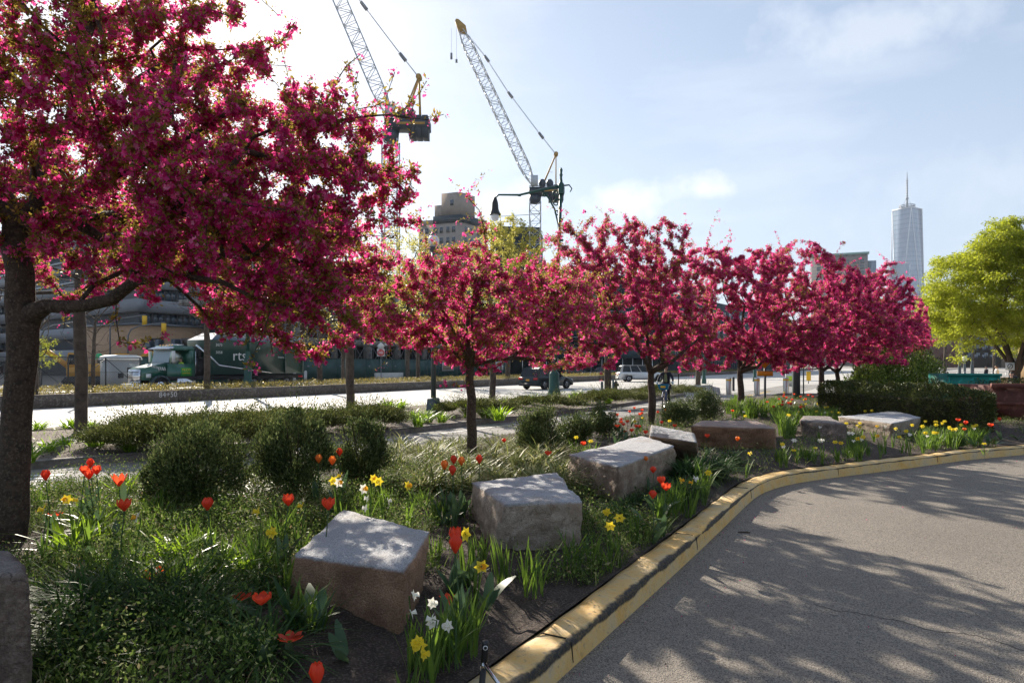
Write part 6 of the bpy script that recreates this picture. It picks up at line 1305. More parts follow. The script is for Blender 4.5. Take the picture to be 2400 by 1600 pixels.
# tan brick low building behind the truck
a=on_n(317,76); e=on_n(660,76); a.z=0; e.z=0; LC=(e-a).length; d=(e-a)/LC; nn=Vector((d.y,-d.x,0)); a0=math.atan2(d.y,d.x); t=thing('brick_building','low tan brick building with square windows behind the truck','building',a)
b=MB(); b.box(0,0,0,LC,12,6.3); b.xf(Matrix.Rotation(a0,4,'Z')); b.build('wall',bricks('tan_brick_courses',(.50,.31,.18),(.42,.26,.15),(.34,.26,.19),1.1),t)
b=MB(); b.obox(a+d*(LC/2)-nn*5.9+Vector((0,0,6.4)),(LC+.3,12.3,.25),a0); b.build('roof',GDK,t,world=True)
windows(t,a+nn*.06,d,[2.2,5.4,8.6,11.8,17,24,27.5,31],[3.9],2.3,1.9,GDK,GLASS)
# red brick at far left
a=px(-120,HV,120); a.z=0; e=px(24,HV,128); e.z=0; LC=(e-a).length; d=(e-a)/LC; nn=Vector((d.y,-d.x,0)); t=thing('red_brick_building','red brick building with white sashes at the left edge','building',a)
b=MB(); b.obox(a+d*(LC/2)-nn*6+Vector((0,0,6.8)),(LC,12,13.6),math.atan2(d.y,d.x)); b.build('wall',REDB,t,world=True); windows(t,a+nn*.06,d,[1.2+2.2*k for k in range(int(LC/2.2))],[2.5,5.5,8.6,11.6],1.3,1.9,WHITE,GLASS)
b=MB(); b.obox(a+d*(LC/2)-nn*5.8+Vector((0,0,13.7)),(LC+.4,12.4,.3),math.atan2(d.y,d.x)); b.build('cornice',TANB,t,world=True)
# traffic signals at the left
for i,(u,n_,hh) in enumerate(((96,64,5.2),(300,66,5.6),(258,70,6.5))):
    t=thing('traffic_signal',['curved mast-arm traffic signal by the small green tree','mast-arm traffic signal right of the grey cabinet','tall curved signal pole above the second excavator'][i],'traffic light',on_n(u,n_)); b=MB(); b.tube([(0,0,0),(0,0,hh-1),(.3,0,hh-.4),(1.0,0,hh-.1),(3.6,0,hh+.3)],[.09,.08,.07,.06,.05],8); b.build('mast_arm',SCAF,t); b=MB(); b.box(3.3,-.15,hh-.75,3.65,.15,hh+.2); b.build('signal_head',YELL,t)
# ================================================ CRANES
def lattice(b,A,B,w0,w1,nseg,up,th=.09,tap=0):
    A=Vector(A);B=Vector(B);d=(B-A).normalized(); s=d.cross(Vector(up)).normalized(); u=s.cross(d); L=(B-A).length; rings=[]
    for i in range(nseg+1):
        q=i/nseg; w=w0+(w1-w0)*q
        if tap: w*=min(1,.25+q*7,.25+(1-q)*7)
        c=A+d*L*q; rings.append([c+s*w/2*a+u*w/2*e for a,e in((-1,-1),(1,-1),(1,1),(-1,1))])
    for i in range(nseg):
        for k in range(4):
            b.bar(rings[i][k],rings[i+1][k],th); k2=(k+1)%4
            b.bar(rings[i][k] if i%2 else rings[i][k2],rings[i+1][k2] if i%2 else rings[i+1][k],th*.5); b.bar(rings[i][k],rings[i][k2],th*.4)
def crane(label,Y,mu,mv,deck,foot,tip,peak,backleg,pend,th,head=True,hook=None,mw=2.2,jw=1.9):
    base=px(mu,HV,Y); base.z=0; t=thing('tower_crane',label,'crane',base,0,'luffing tower cranes over the site'); b=MB(); top=px(mu,mv,Y); lattice(b,base,top,mw,mw,int(top.z/2.0),(0,1,0),th*1.2); b.build('mast',STEELW,t,world=True)
    (u0,v0,u1,v1)=deck; p=px(u0,v0,Y); q=px(u1,v1,Y); zc=(p.z+q.z)/2; hgt=p.z-q.z
    b=MB(); b.box(p.x,Y-1.5,q.z+hgt*.35,q.x,Y+1.5,p.z-hgt*.25); b.box(p.x,Y-1.55,p.z-hgt*.22,q.x,Y-1.45,p.z-hgt*.18); b.build('machinery_deck',CRD,t,world=True); b=MB(); b.box(p.x+1.8,Y-1.57,q.z+hgt*.45,q.x-.6,Y-1.51,q.z+hgt*.56); b.build('orange_stripe',CRY,t,world=True)
    b=MB(); b.cyl((base.x,Y,top.z-.2),(base.x,Y,q.z+hgt*.36),mw*.5,mw*.58,14); b.build('slewing_ring',CRD,t,world=True)
    b=MB(); [b.box(q.x-1.1-1.0*k,Y-1.4,q.z-hgt*.06,q.x-.2-1.0*k,Y+1.4,p.z-hgt*.1) for k in range(3)]; b.build('counterweight',CRD,t,world=True)
    b=MB(); [b.ell((q.x-4.4+k*1.5,Y-.6,p.z+.1),(.75,.7,.9),10,7) for k in range(2)]; b.build('winch_drum',CRD,t,world=True)
    b=MB(); b.box(p.x+.3,Y-2.3,p.z-hgt*.2,p.x+1.7,Y-1.56,p.z+1.3); b.build('operator_cab',STEELW,t,world=True)
    b=MB(); J0=px(*foot,Y); J1=px(*tip,Y); LJ=(J1-J0).length; lattice(b,J0,J1,jw,jw,int(LJ/1.5),(0,1,0),th,1); b.build('jib',STEELW,t,world=True)
    dj=(J1-J0).normalized()
    b=MB(); 
    for off in(-.35,.35): b.bar(px(*backleg[0],Y)+Vector((0,off*2.5,0)),px(*peak,Y)+Vector((0,off,0)),.22,.22); b.bar(px(*backleg[1],Y)+Vector((0,off*2.5,0)),px(*peak,Y)+Vector((0,off,0)),.16,.16)
    pk=px(*peak,Y); b.cyl(pk+Vector((0,-.5,0)),pk+Vector((0,.5,0)),.45,.45,10); mid=(px(*backleg[0],Y)+pk)/2; b.bar(mid,mid+Vector((.9,0,-.1)),.06); b.build('a_frame',CRY,t,world=True)
    b=MB()
    for off in(-.3,.3):
        for i in range(len(pend)-1): b.bar(px(*pend[i],Y)+Vector((0,off,0)),px(*pend[i+1],Y)+Vector((0,off,0)),.06)
    for q_ in pend[1:-1]: c=px(*q_,Y); b.bar(c-dj*.1,c+(px(*pend[0],Y)-c).normalized()*1.6,.35,.5)
    b.build('pendant_line',CABLE,t,world=True)
    if head:
        b=MB(); s=Vector((dj.z,0,-dj.x)); P=[J1+dj*1.4,J1+dj*1.2+s*.4,J1-dj*.6+s*1.2,J1-dj*1.9+s*.9,J1-dj*1.2-s*.6,J1+dj*1.1-s*.35]; b.prism([(p.x,p.z) for p in P],Y-.5,Y+.5,'y'); b.build('jib_head',CRY,t,world=True)
    if hook:
        for i,(u,v) in enumerate(hook): h0=J1-s*.5*(i*2.2-.3); e=px(u,v,Y); b=MB(); b.bar((e.x,Y,h0.z),e,.04); b.box(e.x-.2,Y-.2,e.z-1.2 if i else e.z-.6,e.x+.2,Y+.2,e.z); b.build('hook_block',CABLE,t,world=True)
crane('tower crane with its jib tip in view, right of the two',137,1254,474,(1240,433,1322,470),(1251,436),(1076,62),(1303,362),((1268,444),(1303,446)),[(1303,362),(1262,310),(1190,215),(1135,130),(1098,84)],.17,True,[(1070,140),(1058,125)])
crane('nearer tower crane behind the blossom, its jib leaving the top of the picture',105,916,330,(905,272,1008,322),(915,278),(690,-250),(982,182),((945,280),(985,285)),[(982,182),(936,124),(845,4),(700,-190)],.16,False,None,2.3,2.0)
# ================================================ DOWNTOWN
def quadtower(c,hw,z): return [c+Vector((x*hw,y*hw,z)) for x,y in((-1,-1),(1,-1),(1,1),(-1,1))]
Yt=1900.; c=px(2126,HV,Yt); c.z=0; zr=px(0,492,Yt).z
def curtain(name,c1,c2,bx,bz):
    m,t_,o=newmat(name); b=nd(t_,'ShaderNodeBsdfPrincipled',i_Roughness=.12,i_Metallic=.15); b.inputs['Specular IOR Level'].default_value=1.0
    k=nd(t_,'ShaderNodeTexCoord').outputs['Object']; s=nd(t_,'ShaderNodeSeparateXYZ'); t_.links.new(k,s.inputs[0])
    f=nd(t_,'ShaderNodeMath',operation='MULTIPLY'); f.inputs[1].default_value=1/bz; t_.links.new(s.outputs['Z'],f.inputs[0]); g=nd(t_,'ShaderNodeMath',operation='FRACT'); t_.links.new(f.outputs[0],g.inputs[0])
    l=nd(t_,'ShaderNodeMath',operation='GREATER_THAN'); l.inputs[1].default_value=.78; t_.links.new(g.outputs[0],l.inputs[0])
    t_.links.new(mixc(t_,l.outputs[0],ramp(t_,noise(t_,.012,4),[(.4,c1),(.6,c2)]),tuple(x*.88 for x in c1)),b.inputs['Base Color']); t_.links.new(b.outputs[0],o.inputs[0]); return m
CT=curtain('tower_curtain_glass',(.19,.26,.36),(.25,.33,.43),4,13)
t=thing('glass_skyscraper','tall tapering glass skyscraper with a spire, on the skyline','skyscraper',c,R(-14))
hb=35.;zb=56.; B4=[Vector((x*hb,y*hb,zb)) for x,y in((-1,-1),(1,-1),(1,1),(-1,1))]; T4=[Vector(p)*1.0 for p in((0,-hb*1.06,zr),(hb*1.06,0,zr),(0,hb*1.06,zr),(-hb*1.06,0,zr))]
b=MB(); V=B4+T4; b.add(V,[(0,1,4),(1,2,5),(2,3,6),(3,0,7),(1,5,4),(2,6,5),(3,7,6),(0,4,7)]); b.add(T4,[(0,1,2,3)]); b.box(-hb,-hb,0,hb,hb,zb); b.build('shaft',CT,t)
b=MB()
for i in range(4): b.bar(B4[i],T4[i],1.8); b.bar(B4[i],T4[i-1],1.8); b.bar(T4[i],T4[(i+1)%4],2.2)
b.build('edge_trim',flat('tower_edge_metal',(.62,.66,.70)),t)
DKT=flat('spire_grey',(.13,.17,.22)); b=MB()
for z in(3,7,11): b.lathe([(19,zr+z),(20,zr+z),(20,zr+z+1.8),(19,zr+z+1.8)],n=28)
for k in range(14): a=k*math.pi/7; b.bar((19*math.cos(a),19*math.sin(a),zr),(19*math.cos(a),19*math.sin(a),zr+12),.8)
b.build('ring_platform',DKT,t)
zs=px(0,402,Yt).z; b=MB(); b.lathe([(4.2,zr),(2.6,zr+25),(2.0,zr+28),(4.2,zr+30),(4.2,zr+33),(1.8,zr+35),(1.6,zs-25),(.6,zs-3),(.3,zs)],n=10)
for k in range(7): z=zr+38+k*7; b.lathe([(1.6,z),(3.4,z+.4),(3.4,z+1.3),(1.6,z+1.8)],n=10)
b.build('spire',DKT,t); b=MB(); [b.bar((17*math.cos(k*math.pi/2+.4),17*math.sin(k*math.pi/2+.4),zr+11),(0,0,zr+33),.35) for k in range(4)]; b.build('guy_cables',DKT,t)
Yc=1500.; c=px(2112,HV,Yc); c.z=0; z=px(0,618,Yc).z; t=thing('curved_glass_tower','shorter glass tower with a pointed sail edge before the tall skyscraper','skyscraper',c)
P=[(-22,-6),(-17,4),(-12,-2),(2,-6),(14,-4),(22,2),(22,25),(-20,25)]; b=MB(); b.prism(P,0,z,'z'); b.build('wall',curtain('sail_glass',(.30,.37,.43),(.36,.43,.49),4,4.2),t); b=MB(); b.prism([(-22.2,-6.4),(-17,4),(-12.1,-2.3)],z+.01,z+6,'z'); b.build('sail_edge',flat('sail_dark',(.12,.17,.22)),t)
# stone-faced office block with green cornice
Yo=820.; c=px(2034,HV,Yo); c.z=0; z=px(0,590,Yo).z; t=thing('office_block','stone-faced office tower with pale green cornice and glass corner','building',c)
dL=Vector((-.93,.36,0)).normalized(); dR=Vector((.35,.94,0)).normalized(); STONE=curtain('stone_grid',(.26,.22,.20),(.30,.26,.23),4,3.8)
slab(t,'wall',STONE,c,dL,dR,62,40,0,z-4); slab(t,'cornice',flat('verdigris_cornice',(.25,.45,.40)),c-dL*1.5-dR*1.5,dL,dR,65,42,z-2.2,z); slab(t,'attic_band',flat('dark_attic',(.08,.09,.10)),c+dL*.8+dR*.8,dL,dR,60,38,z-4,z-2.2)
slab(t,'glass_corner',curtain('corner_glass',(.20,.28,.34),(.26,.33,.38),4,3.8),c+dR*4-dL*9.5,dL,dR,9.4,30,0,px(0,610,Yo).z)
nl=-Vector((-dL.y,dL.x,0)); nl=nl if nl.y<0 else -nl
windows(t,c+nl*.3,-dL,[-3-5.2*k for k in range(11)],[z-3.1],2.6,1.4,flat('attic_window_pale',(.4,.42,.42)),GLASS); windows(t,c+nl*.3,-dL,[-6-8*k for k in range(7)],[z-11,z-18,z-25,z-32],4.2,5.0,STONE,GLASS)
# far shore and park at the right
sheet('river',[(60,150),(400,150),(3000,1500),(2200,1900),(300,400)],-.006,mat('river_water',(.10,.13,.16),(.13,.16,.19),.02,.15,spec=.8))
for i,(u,Y,w_,h_) in enumerate(((2170,420,40,34),(2235,430,60,26),(2300,440,50,30),(2370,430,60,27),(2440,450,60,32))):
    c=px(u,HV,Y); c.z=0; t=thing('waterfront_block',['hazy brown block far off beyond the last crabapple','hazy low block far off behind the promenade lamps','hazy block far off seen under the lime green tree','hazy block far off right of the forked lime tree','hazy block at the far right edge'][i],'building',c,0,'distant hazy blocks across the water')
    b=MB(); b.box(-w_/2,0,0,w_/2,18,h_); b.build('wall',TANB if i%2 else REDB,t); windows(t,c+Vector((0,-.06,0)),Vector((1,0,0)),[-w_/2+4+5*k for k in range(int(w_/5)-1)],[h_-4-5*k for k in range(4)],2.4,2.4,WFR,GLASS,lim=45)
t=thing('promenade_railing','white railing along the river promenade','fence',px(2160,HV+H/70*FPX,70))
for k in range(26): b=MB(); b.cyl((k*.6*1.2,0,0),(k*.72,0,1.05),.035,.035,6); b.build('rail_post',WHITE,t)
b=MB(); [b.bar((0,0,z),(18,0,z),.04) for z in(.3,.65,1.05)]; b.build('rail',WHITE,t)
for i,(u,Y,h_) in enumerate(((2249,60,3.4),(2278,62,4.2),(2261,75,2.2))): plain_lamp(['promenade lamp left of the pair beyond the teal container','taller promenade lamp post right of the first','small globe lamp between the two promenade lamps'][i],px(u,HV+H/Y*FPX,Y),h_,.07,m=LGREY,head=(i==2))
for i,(u,Y,w_) in enumerate(((2283,55,1.3),(2318,55,1.3),(2350,50,1.6))): t=thing('planter_block',['pale masonry block on the promenade by the tall lamp','pale masonry block near the black bench rail','pale masonry block behind the lime tree trunk'][i],'planter',px(u,HV+H/Y*FPX,Y)); b=MB(); b.box(-w_/2,-.4,0,w_/2,.4,.8); b.build('block',LCONC,t); b=MB(); b.box(-w_/2-.05,-.45,.8,w_/2+.05,.45,.88); b.build('cap',LCONC,t)
c=px(2386,HV,44); c.z=0; t=thing('sandy_building','sandy stucco building cut off by the right edge','building',c,R(-38)); b=MB(); b.box(0,0,0,14,10,3.1); b.build('wall',mat('sandy_stucco',(.55,.38,.22),(.48,.33,.2),1,.9),t); b=MB(); b.box(-.2,-.2,3.1,14,10.2,3.3); b.build('roof',TANB,t); windows(t,c+Vector((0,-.05,0)),Vector((1,0,0)),[1.4,3.8],[1.7],1,1.2,WFR,GLASS)
t=thing('round_sign','white board with a black circle symbol by the forked tree','sign',px(2367,HV+H/38*FPX,38)); b=MB(); b.cyl((0,.05,0),(0,.05,1.9),.04); b.build('post',SCAF,t); board(t,'sign_face',.5,.42,1.7,WHITE,0,0); b=MB(); b.lathe([(.12,-.008),(.15,-.008),(.15,.008),(.12,.008),(.12,-.008)],n=20); b.xf(Matrix.Translation((0,-.02,1.7))@Matrix.Rotation(R(90),4,'X')); b.bar((-.06,-.02,1.62),(.06,-.02,1.78),.02); b.build('symbol',SBLACK,t)
# containers beside the hedge
TEAL=mat('teal_container_paint',(.01,.22,.17),(.008,.17,.14),.8,.45,c3=(.02,.33,.26),s3=3); RUST=mat('dull_red_skip_paint',(.16,.05,.035),(.09,.03,.024),1.2,.7,bump=.4,c3=(.22,.08,.055),s3=4)
c=px(2222,HV,25); c.z=0; t=thing('waste_container','teal steel container standing behind the hedge end','container',c,R(-8)); 
b=MB(); b.box(0,0,0,1.75,.05,1.46); b.box(0,1.5,0,1.75,1.55,1.46); b.box(0,.05,0,.05,1.5,1.46); b.box(1.7,.05,0,1.75,1.5,1.46); b.box(.05,.05,0,1.7,1.5,.05); b.build('body',TEAL,t); b=MB(); b.box(-.04,-.05,1.38,1.79,.0-.003,1.47); b.build('rim',TEAL,t); [MB().box(x,-.04,0,x+.05,-.003,1.37).build('rib',TEAL,t) for x in(.0,1.69)]
c=Vector((13.1,18.6,0)); t=thing('skip','dull red battered skip with sloping end, right of the hedge','skip',c,R(-10))
b=MB(); b.prism([(.95,0),(6,0),(6,1.22),(0,1.22),(0,.75)],0,2.0,'y'); b.build('body',RUST,t); b=MB(); b.box(-.06,-.09,1.16,6,0-.003,1.29); b.box(-.06,-.08,.70,6,-.003,.78); b.build('rim',RUST,t); [MB().bar((x,-.05,1.15),(x+.12,-.05,.1),.09,.09).build('rib',RUST,t) for x in(1.6,2.9,4.2,5.4)]
sheet('paved_apron',[(13.1,15.4),(40,15),(40,30),(15.2,30),(14.3,20)],.003,PLAZAM)
t=thing('timber_edge','weathered board lying at the end of the hedge','board',at(2345,1006,.18),R(-14)); b=MB(); b.box(-.7,-.05,-.05,1.0,.05,.09); b.build('plank',mat('weathered_timber',(.24,.19,.14),(.16,.12,.09),9,.9,bump=.6),t)
b=MB(); b.box(-.68,-.07,-.06,-.60,.07,.10); b.build('end_cleat',IRON,t)
# padded handle with a metal tube at the kerb
L=at(1128,1640,.1); tp=px(1138,1500,L.y); t=thing('padded_handle','black foam-padded upright with a bright metal tube, beside the kerb','post',(L.x,L.y,.05))
b=MB(); z1=tp.z-.05; xo=tp.x-L.x; b.tube([(-.01,0,0),(xo*.55,0,z1*.62)],[.016,.016],14); b.tube([(xo*.72,0,z1*.70),(xo,0,z1-.012),(xo*1.01,0,z1)],[.018,.018,.015],14); b.build('foam_grip',IRON,t,smooth=False)
b=MB(); b.tube([(xo*.5,0,z1*.6),(xo*.76,0,z1*.74)],.014,10); b.cyl((xo*.62,-.03,z1*.66),(xo*.66,.02,z1*.69),.012); b.build('clamp',CHROME,t); b=MB(); b.tube([(xo*.68,-.02,z1*.69),(xo*.68+.26,-.25,z1*.69-.24)],[.010,.010],10); b.build('metal_tube',CHROME,t)
b=MB(); b.lathe([(.0085,0),(.012,0),(.012,.003),(.0085,.003)],n=14); b.xf(Matrix.Translation((xo,-.017,z1-.03))@Matrix.Rotation(R(90),4,'X')); b.build('ring_mark',WHITE,t)
# fallen litter by the kerb on the driveway
t=thing('twig','small dark twig lying on the driveway by the kerb','twig',at(1745,1249,.004)); b=MB(); b.tube([(-.07,0,.012),(0,.01,.012),(.06,-.012,.012)],.007,5); b.tube([(0,.01,.012),(.04,.03,.012)],.005,5); b.build('stick',BARK,t)

rng=np.random.default_rng(9); n=900; i_=rng.integers(20,len(KP)-1,n); o_=-rng.exponential(.22,n)-.015; q=offs(KP,1.0)-KP
P=KP[i_]+q[i_]*o_[:,None]; b=MB(); sl=rng.random(n)<.45; leaves(b,np.c_[P[sl]-.01,np.full(sl.sum(),.009)],.012,1,np.tile([0,0,.05],(sl.sum(),1)),.7,.05); leaves(b,np.c_[P,np.full(n,.008)],.013,0,np.tile([0,0,.05],(n,1)),.6,.05); k=260; x=rng.uniform(-1,12,k); y=rng.uniform(2.5,12,k); m_=x>np.interp(y,FR[:,1],FR[:,0])+.2
leaves(b,np.c_[x[m_],y[m_],np.full(m_.sum(),.009)],.011,1,np.tile([0,0,.05],(m_.sum(),1)),.7,.05); tag(b.build('debris',[CHIP,PETAL]),'dry bits and fallen petals scattered along the gutter of the driveway','debris',kind='stuff')
# ================================================ PEOPLE AND THE BICYCLE
SKIN=mat('skin',(.50,.30,.21),(.44,.26,.18),8,.55); HAIR=flat('dark_hair',(.012,.010,.009),.6); NAVY=mat('navy_jacket_cloth',(.010,.013,.025),(.016,.02,.035),30,.8,bump=.2); JEAN=flat('dark_trousers',(.010,.012,.022),.9); SHIRT=flat('olive_shirt',(.22,.24,.12),.9); BLUEP=flat('bicycle_blue_paint',(.01,.06,.22),.3,coat=.6); GLOVE=flat('pale_blue_glove',(.45,.65,.75),.7); CYAN=flat('basket_blue',(.0,.22,.45),.4)
def skin(name,m,par,V,E,rad,sub=2,root=0):
    me=bpy.data.meshes.new(name); me.from_pydata([tuple(v) for v in V],E,[]); me.update(); o=bpy.data.objects.new(name,me); C.objects.link(o)
    if par is not None: o.parent=par
    o.modifiers.new('skin','SKIN'); 
    for i,r in enumerate(rad):
        r=r if hasattr(r,'__len__') else (r,r); me.skin_vertices[0].data[i].radius=r
    me.skin_vertices[0].data[root].use_root=True; s=o.modifiers.new('sub','SUBSURF'); s.levels=sub; s.render_levels=sub; me.materials.append(m); return o
def head(par,c,face,hair_r=1.05,glasses=True,bald=False):
    """c: centre of head; face: unit vector"""
    f=Vector(face).normalized(); rt=f.cross(Vector((0,0,1))).normalized(); up=Vector((0,0,1))
    def L(x,y,z): return Vector(c)+rt*x+f*y+up*z
    M_=Matrix((rt,f,up)).transposed().to_4x4(); M_.translation=Vector(c)
    h=MB(); V=[];n=16;m=12
    for i in range(m+1):
        for j in range(n):
            a=2*math.pi*j/n; p=math.pi*i/m; z=math.cos(p)*.118; rr=math.sin(p); jaw=1-.25*max(0,-z/.118)**1.5
            x=rr*.078*jaw*math.cos(a); y=rr*.095*(jaw**.5)*math.sin(a); 
            if y>0: y*=1-.08*max(0,z/.118)
            V.append((x,y,z))
    F=[(i*n+j,(i+1)*n+j,(i+1)*n+(j+1)%n,i*n+(j+1)%n) for i in range(m) for j in range(n)]; h.add(V,F)
    h.ell((0,.094,-.012),(.013,.02,.024),8,6); h.ell((-.078,0,-.01),(.012,.02,.03),8,6); h.ell((.078,0,-.01),(.012,.02,.03),8,6)
    h.cyl((0,-.01,-.20),(0,0,-.08),.052,.05,12); h.xf(M_); o=h.build('face',SKIN,par,smooth=True)
    b=MB(); b.ell((0,.088,-.055),(.026,.008,.007),10,5); b.xf(M_); b.build('mouth',flat('lips',(.32,.12,.10)),o)
    b=MB(); [b.ell((s*.03,.083,.012),(.014,.008,.008),8,6) for s in(-1,1)]; b.xf(M_); b.build('eye',flat('eye_dark',(.03,.02,.02),.2),o)
    b=MB(); V=[]
    for i in range(8):
        for j in range(n):
            a=2*math.pi*j/n; p=math.pi*i/7*(.62 if math.sin(a)<.2 else .36); V.append((math.sin(p)*.084*math.cos(a),math.sin(p)*.102*math.sin(a)-.006,math.cos(p)*.126))
    F=[(i*n+j,(i+1)*n+j,(i+1)*n+(j+1)%n,i*n+(j+1)%n) for i in range(7) for j in range(n)]; b.add(V,F); b.xf(M_); b.build('hair',HAIR,par,smooth=True)
    if glasses: b=MB(); [b.ell((s*.034,.094,.012),(.03,.008,.020),10,6) for s in(-1,1)]; b.bar((-.05,.094,.02),(.05,.094,.02),.006); [b.bar((s*.06,.088,.018),(s*.08,0,.018),.005) for s in(-1,1)]; b.xf(M_); b.build('sunglasses',flat('sunglass_black',(.006,.006,.008),.1,spec=.9),o)
def hand(par,w,d,m=SKIN,grip=Vector((0,0,-1))):
    """small hand closed round a bar: palm and five curled fingers"""
    w=Vector(w); d=Vector(d).normalized(); s=d.cross(grip).normalized(); V=[w,w+d*.05,w+d*.085]; E=[(0,1),(1,2)]; Rr=[(.024,.03),(.018,.040),(.014,.036)]
    for k in range(4):
        b0=w+d*.085+s*(.03-.02*k); l=[.028,.032,.030,.024][k]; i=len(V); V+=[b0,b0+d*l*.8+grip*.008,b0+d*l*.8+grip*(.008+l),b0+d*l*.1+grip*(.012+l*1.1)]; E+=[(2,i),(i,i+1),(i+1,i+2),(i+2,i+3)]; Rr+=[.010,.009,.0085,.007]
    i=len(V); V+=[w+d*.03+s*.04,w+d*.055+s*.05+grip*.03,w+d*.07+s*.035+grip*.05]; E+=[(0,i),(i,i+1),(i+1,i+2)]; Rr+=[.013,.011,.009]
    return skin('hand',m,par,V,E,Rr,1,1)
# bicycle: local +x is forward
Lb=Vector((6.35,28.2,0)); fw=math.atan2(-.92,-.36)
t=thing('bicycle','blue hire bicycle with a front basket, ridden towards the camera','bicycle',Lb,fw)
def bwheel(x):
    b=MB(); b.lathe([(.305,-.018),(.33,-.022),(.345,0),(.33,.022),(.305,.018)],n=34); b.xf(Matrix.Translation((x,0,.345))@Matrix.Rotation(R(90),4,'X')); o=b.build('wheel',RUBBER,t)
    b=MB(); b.lathe([(.298,-.014),(.306,-.014),(.306,.014),(.298,.014),(.298,-.014)],n=34); b.xf(Matrix.Translation((x,0,.345))@Matrix.Rotation(R(90),4,'X')); b.build('rim',STAIN,o)
    b=MB(); [b.bar((x,.03*(1 if k%2 else -1),.345),(x+.3*math.cos(k*math.pi/10),0,.345+.3*math.sin(k*math.pi/10)),.003) for k in range(20)]; b.cyl((x,-.05,.345),(x,.05,.345),.03); b.build('spokes',STAIN,o)
bwheel(.55); bwheel(-.52)
b=MB(); b.tube([(.38,0,.85),(.28,0,.55),(.05,0,.33),(-.08,0,.30)],[.032,.038,.04,.035],10); b.tube([(-.08,0,.30),(-.20,0,.62),(-.24,0,.78)],.022,8)
for s in(-1,1): b.tube([(-.08,s*.03,.30),(-.52,s*.05,.345)],.014,6); b.tube([(-.19,s*.03,.6),(-.52,s*.05,.345)],.012,6)
b.build('frame',BLUEP,t)
b=MB(); b.tube([(.37,0,1.0),(.40,0,.80),(.42,0,.70)],.02,8); [b.tube([(.42,s*.05,.70),(.55,s*.055,.345)],.014,6) for s in(-1,1)]; b.build('fork',BLUEP,t)
b=MB(); b.tube([(.12,-.33,1.02),(.26,-.27,1.06),(.35,-.1,1.02),(.36,0,1.0),(.35,.1,1.02),(.26,.27,1.06),(.12,.33,1.02)],.013,8); b.build('handlebar',IRON,t)
b=MB(); b.ell((-.28,0,.84),(.14,.08,.035)); b.build('saddle',IRON,t,smooth=True); b=MB(); b.cyl((-.24,0,.76),(-.26,0,.83),.014); b.build('seat_post',CHROME,t)
b=MB()
for f_,s in(((.75,.0),1),): pass
b.add([(.44,-.16,.78),(.66,-.16,.78),(.66,.16,.78),(.44,.16,.78),(.40,-.22,1.0),(.72,-.22,1.0),(.72,.22,1.0),(.40,.22,1.0)],[(0,1,5,4),(1,2,6,5),(2,3,7,6),(3,0,4,7),(3,2,1,0)]); b.build('basket',CYAN,t)
b=MB(); b.box(.732-.03,-.10,.86,.735-.01,.10,.94); b.build('basket_emblem',YELL,t)
b=MB(); b.tube([(.55+.37*math.cos(a),0,.345+.37*math.sin(a)) for a in [R(k) for k in range(20,150,12)]],.016,6); b.build('mudguard',flat('mudguard_front_blue',(.25,.35,.5)),t); b=MB(); b.tube([(-.52+.37*math.cos(a),0,.345+.37*math.sin(a)) for a in [R(k) for k in range(20,180,12)]],.018,6); b.build('mudguard',flat('mudguard_pale_blue',(.25,.35,.5)),t)
b=MB(); b.cyl((-.08,-.09,.30),(-.08,.09,.30),.03); b.bar((-.08,.09,.30),(-.04,.10,.14),.02); b.bar((-.08,-.09,.30),(-.12,-.10,.46),.02); b.box(-.10,.09,.12,.02,.19,.145); b.box(-.18,-.19,.455,-.06,-.09,.48); b.build('crank_and_pedals',IRON,t)
# rider: own thing, local frame the same as the bicycle's
p=thing('person','cyclist in dark jacket and sunglasses riding the blue bicycle','person',Lb,fw)
hip=Vector((-.26,0,.93)); V=[hip,(-.22,0,1.10),(-.15,0,1.27),(-.10,0,1.42),(-.07,0,1.50),  # 0-4 spine
 (-.10,.17,1.43),(.02,.29,1.22),(.14,.31,1.10),(-.10,-.17,1.43),(.02,-.29,1.22),(.14,-.31,1.10)]
E=[(0,1),(1,2),(2,3),(3,4),(3,5),(5,6),(6,7),(3,8),(8,9),(9,10)]
rad=[(.16,.12),(.155,.11),(.17,.115),(.14,.09),(.06,.06),(.065,.065),(.05,.05),(.036,.036),(.065,.065),(.05,.05),(.036,.036)]
skin('jacket',NAVY,p,V,E,rad)
b=MB(); b.add([(.0,-.055,1.40),(.0,.055,1.40),(-.045,.07,1.10),(-.045,-.07,1.10)],[(0,1,2,3)]); b.add([(.0,-.05,1.44),(.03,.0,1.39),(.0,.05,1.44)],[(0,1,2)]); b.xf(Matrix.Translation((.055,0,-.02))); b.build('shirt',SHIRT,p)
for s,knee,ank in ((1,Vector((.16,.13,.76)),Vector((-.03,.13,.25))),(-1,Vector((.20,-.13,.98)),Vector((-.10,-.13,.56)))):
    skin('trousers',JEAN,p,[hip+Vector((0,s*.02,.02)),hip+Vector((.03,s*.10,0)),(hip+knee)/2+Vector((0,s*.06,.03)),knee,(knee+ank)/2+Vector((-.01,0,0)),ank],[(0,1),(1,2),(2,3),(3,4),(4,5)],[(.11,.11),.10,.085,.065,.058,.045],2,1)
    skin('shoe',IRON,p,[ank+Vector((-.06,0,-.07)),ank+Vector((.0,0,-.06)),ank+Vector((.10,0,-.085)),ank+Vector((.17,0,-.095)),ank],[(0,1),(1,2),(2,3),(1,4)],[(.035,.03),(.045,.04),(.045,.03),(.03,.022),(.04,.04)],2,1)
    hand(p,Vector((.13,s*.315,1.10)),Vector((.25,s*.05,-1)),GLOVE,Vector((1,0,-.1)))
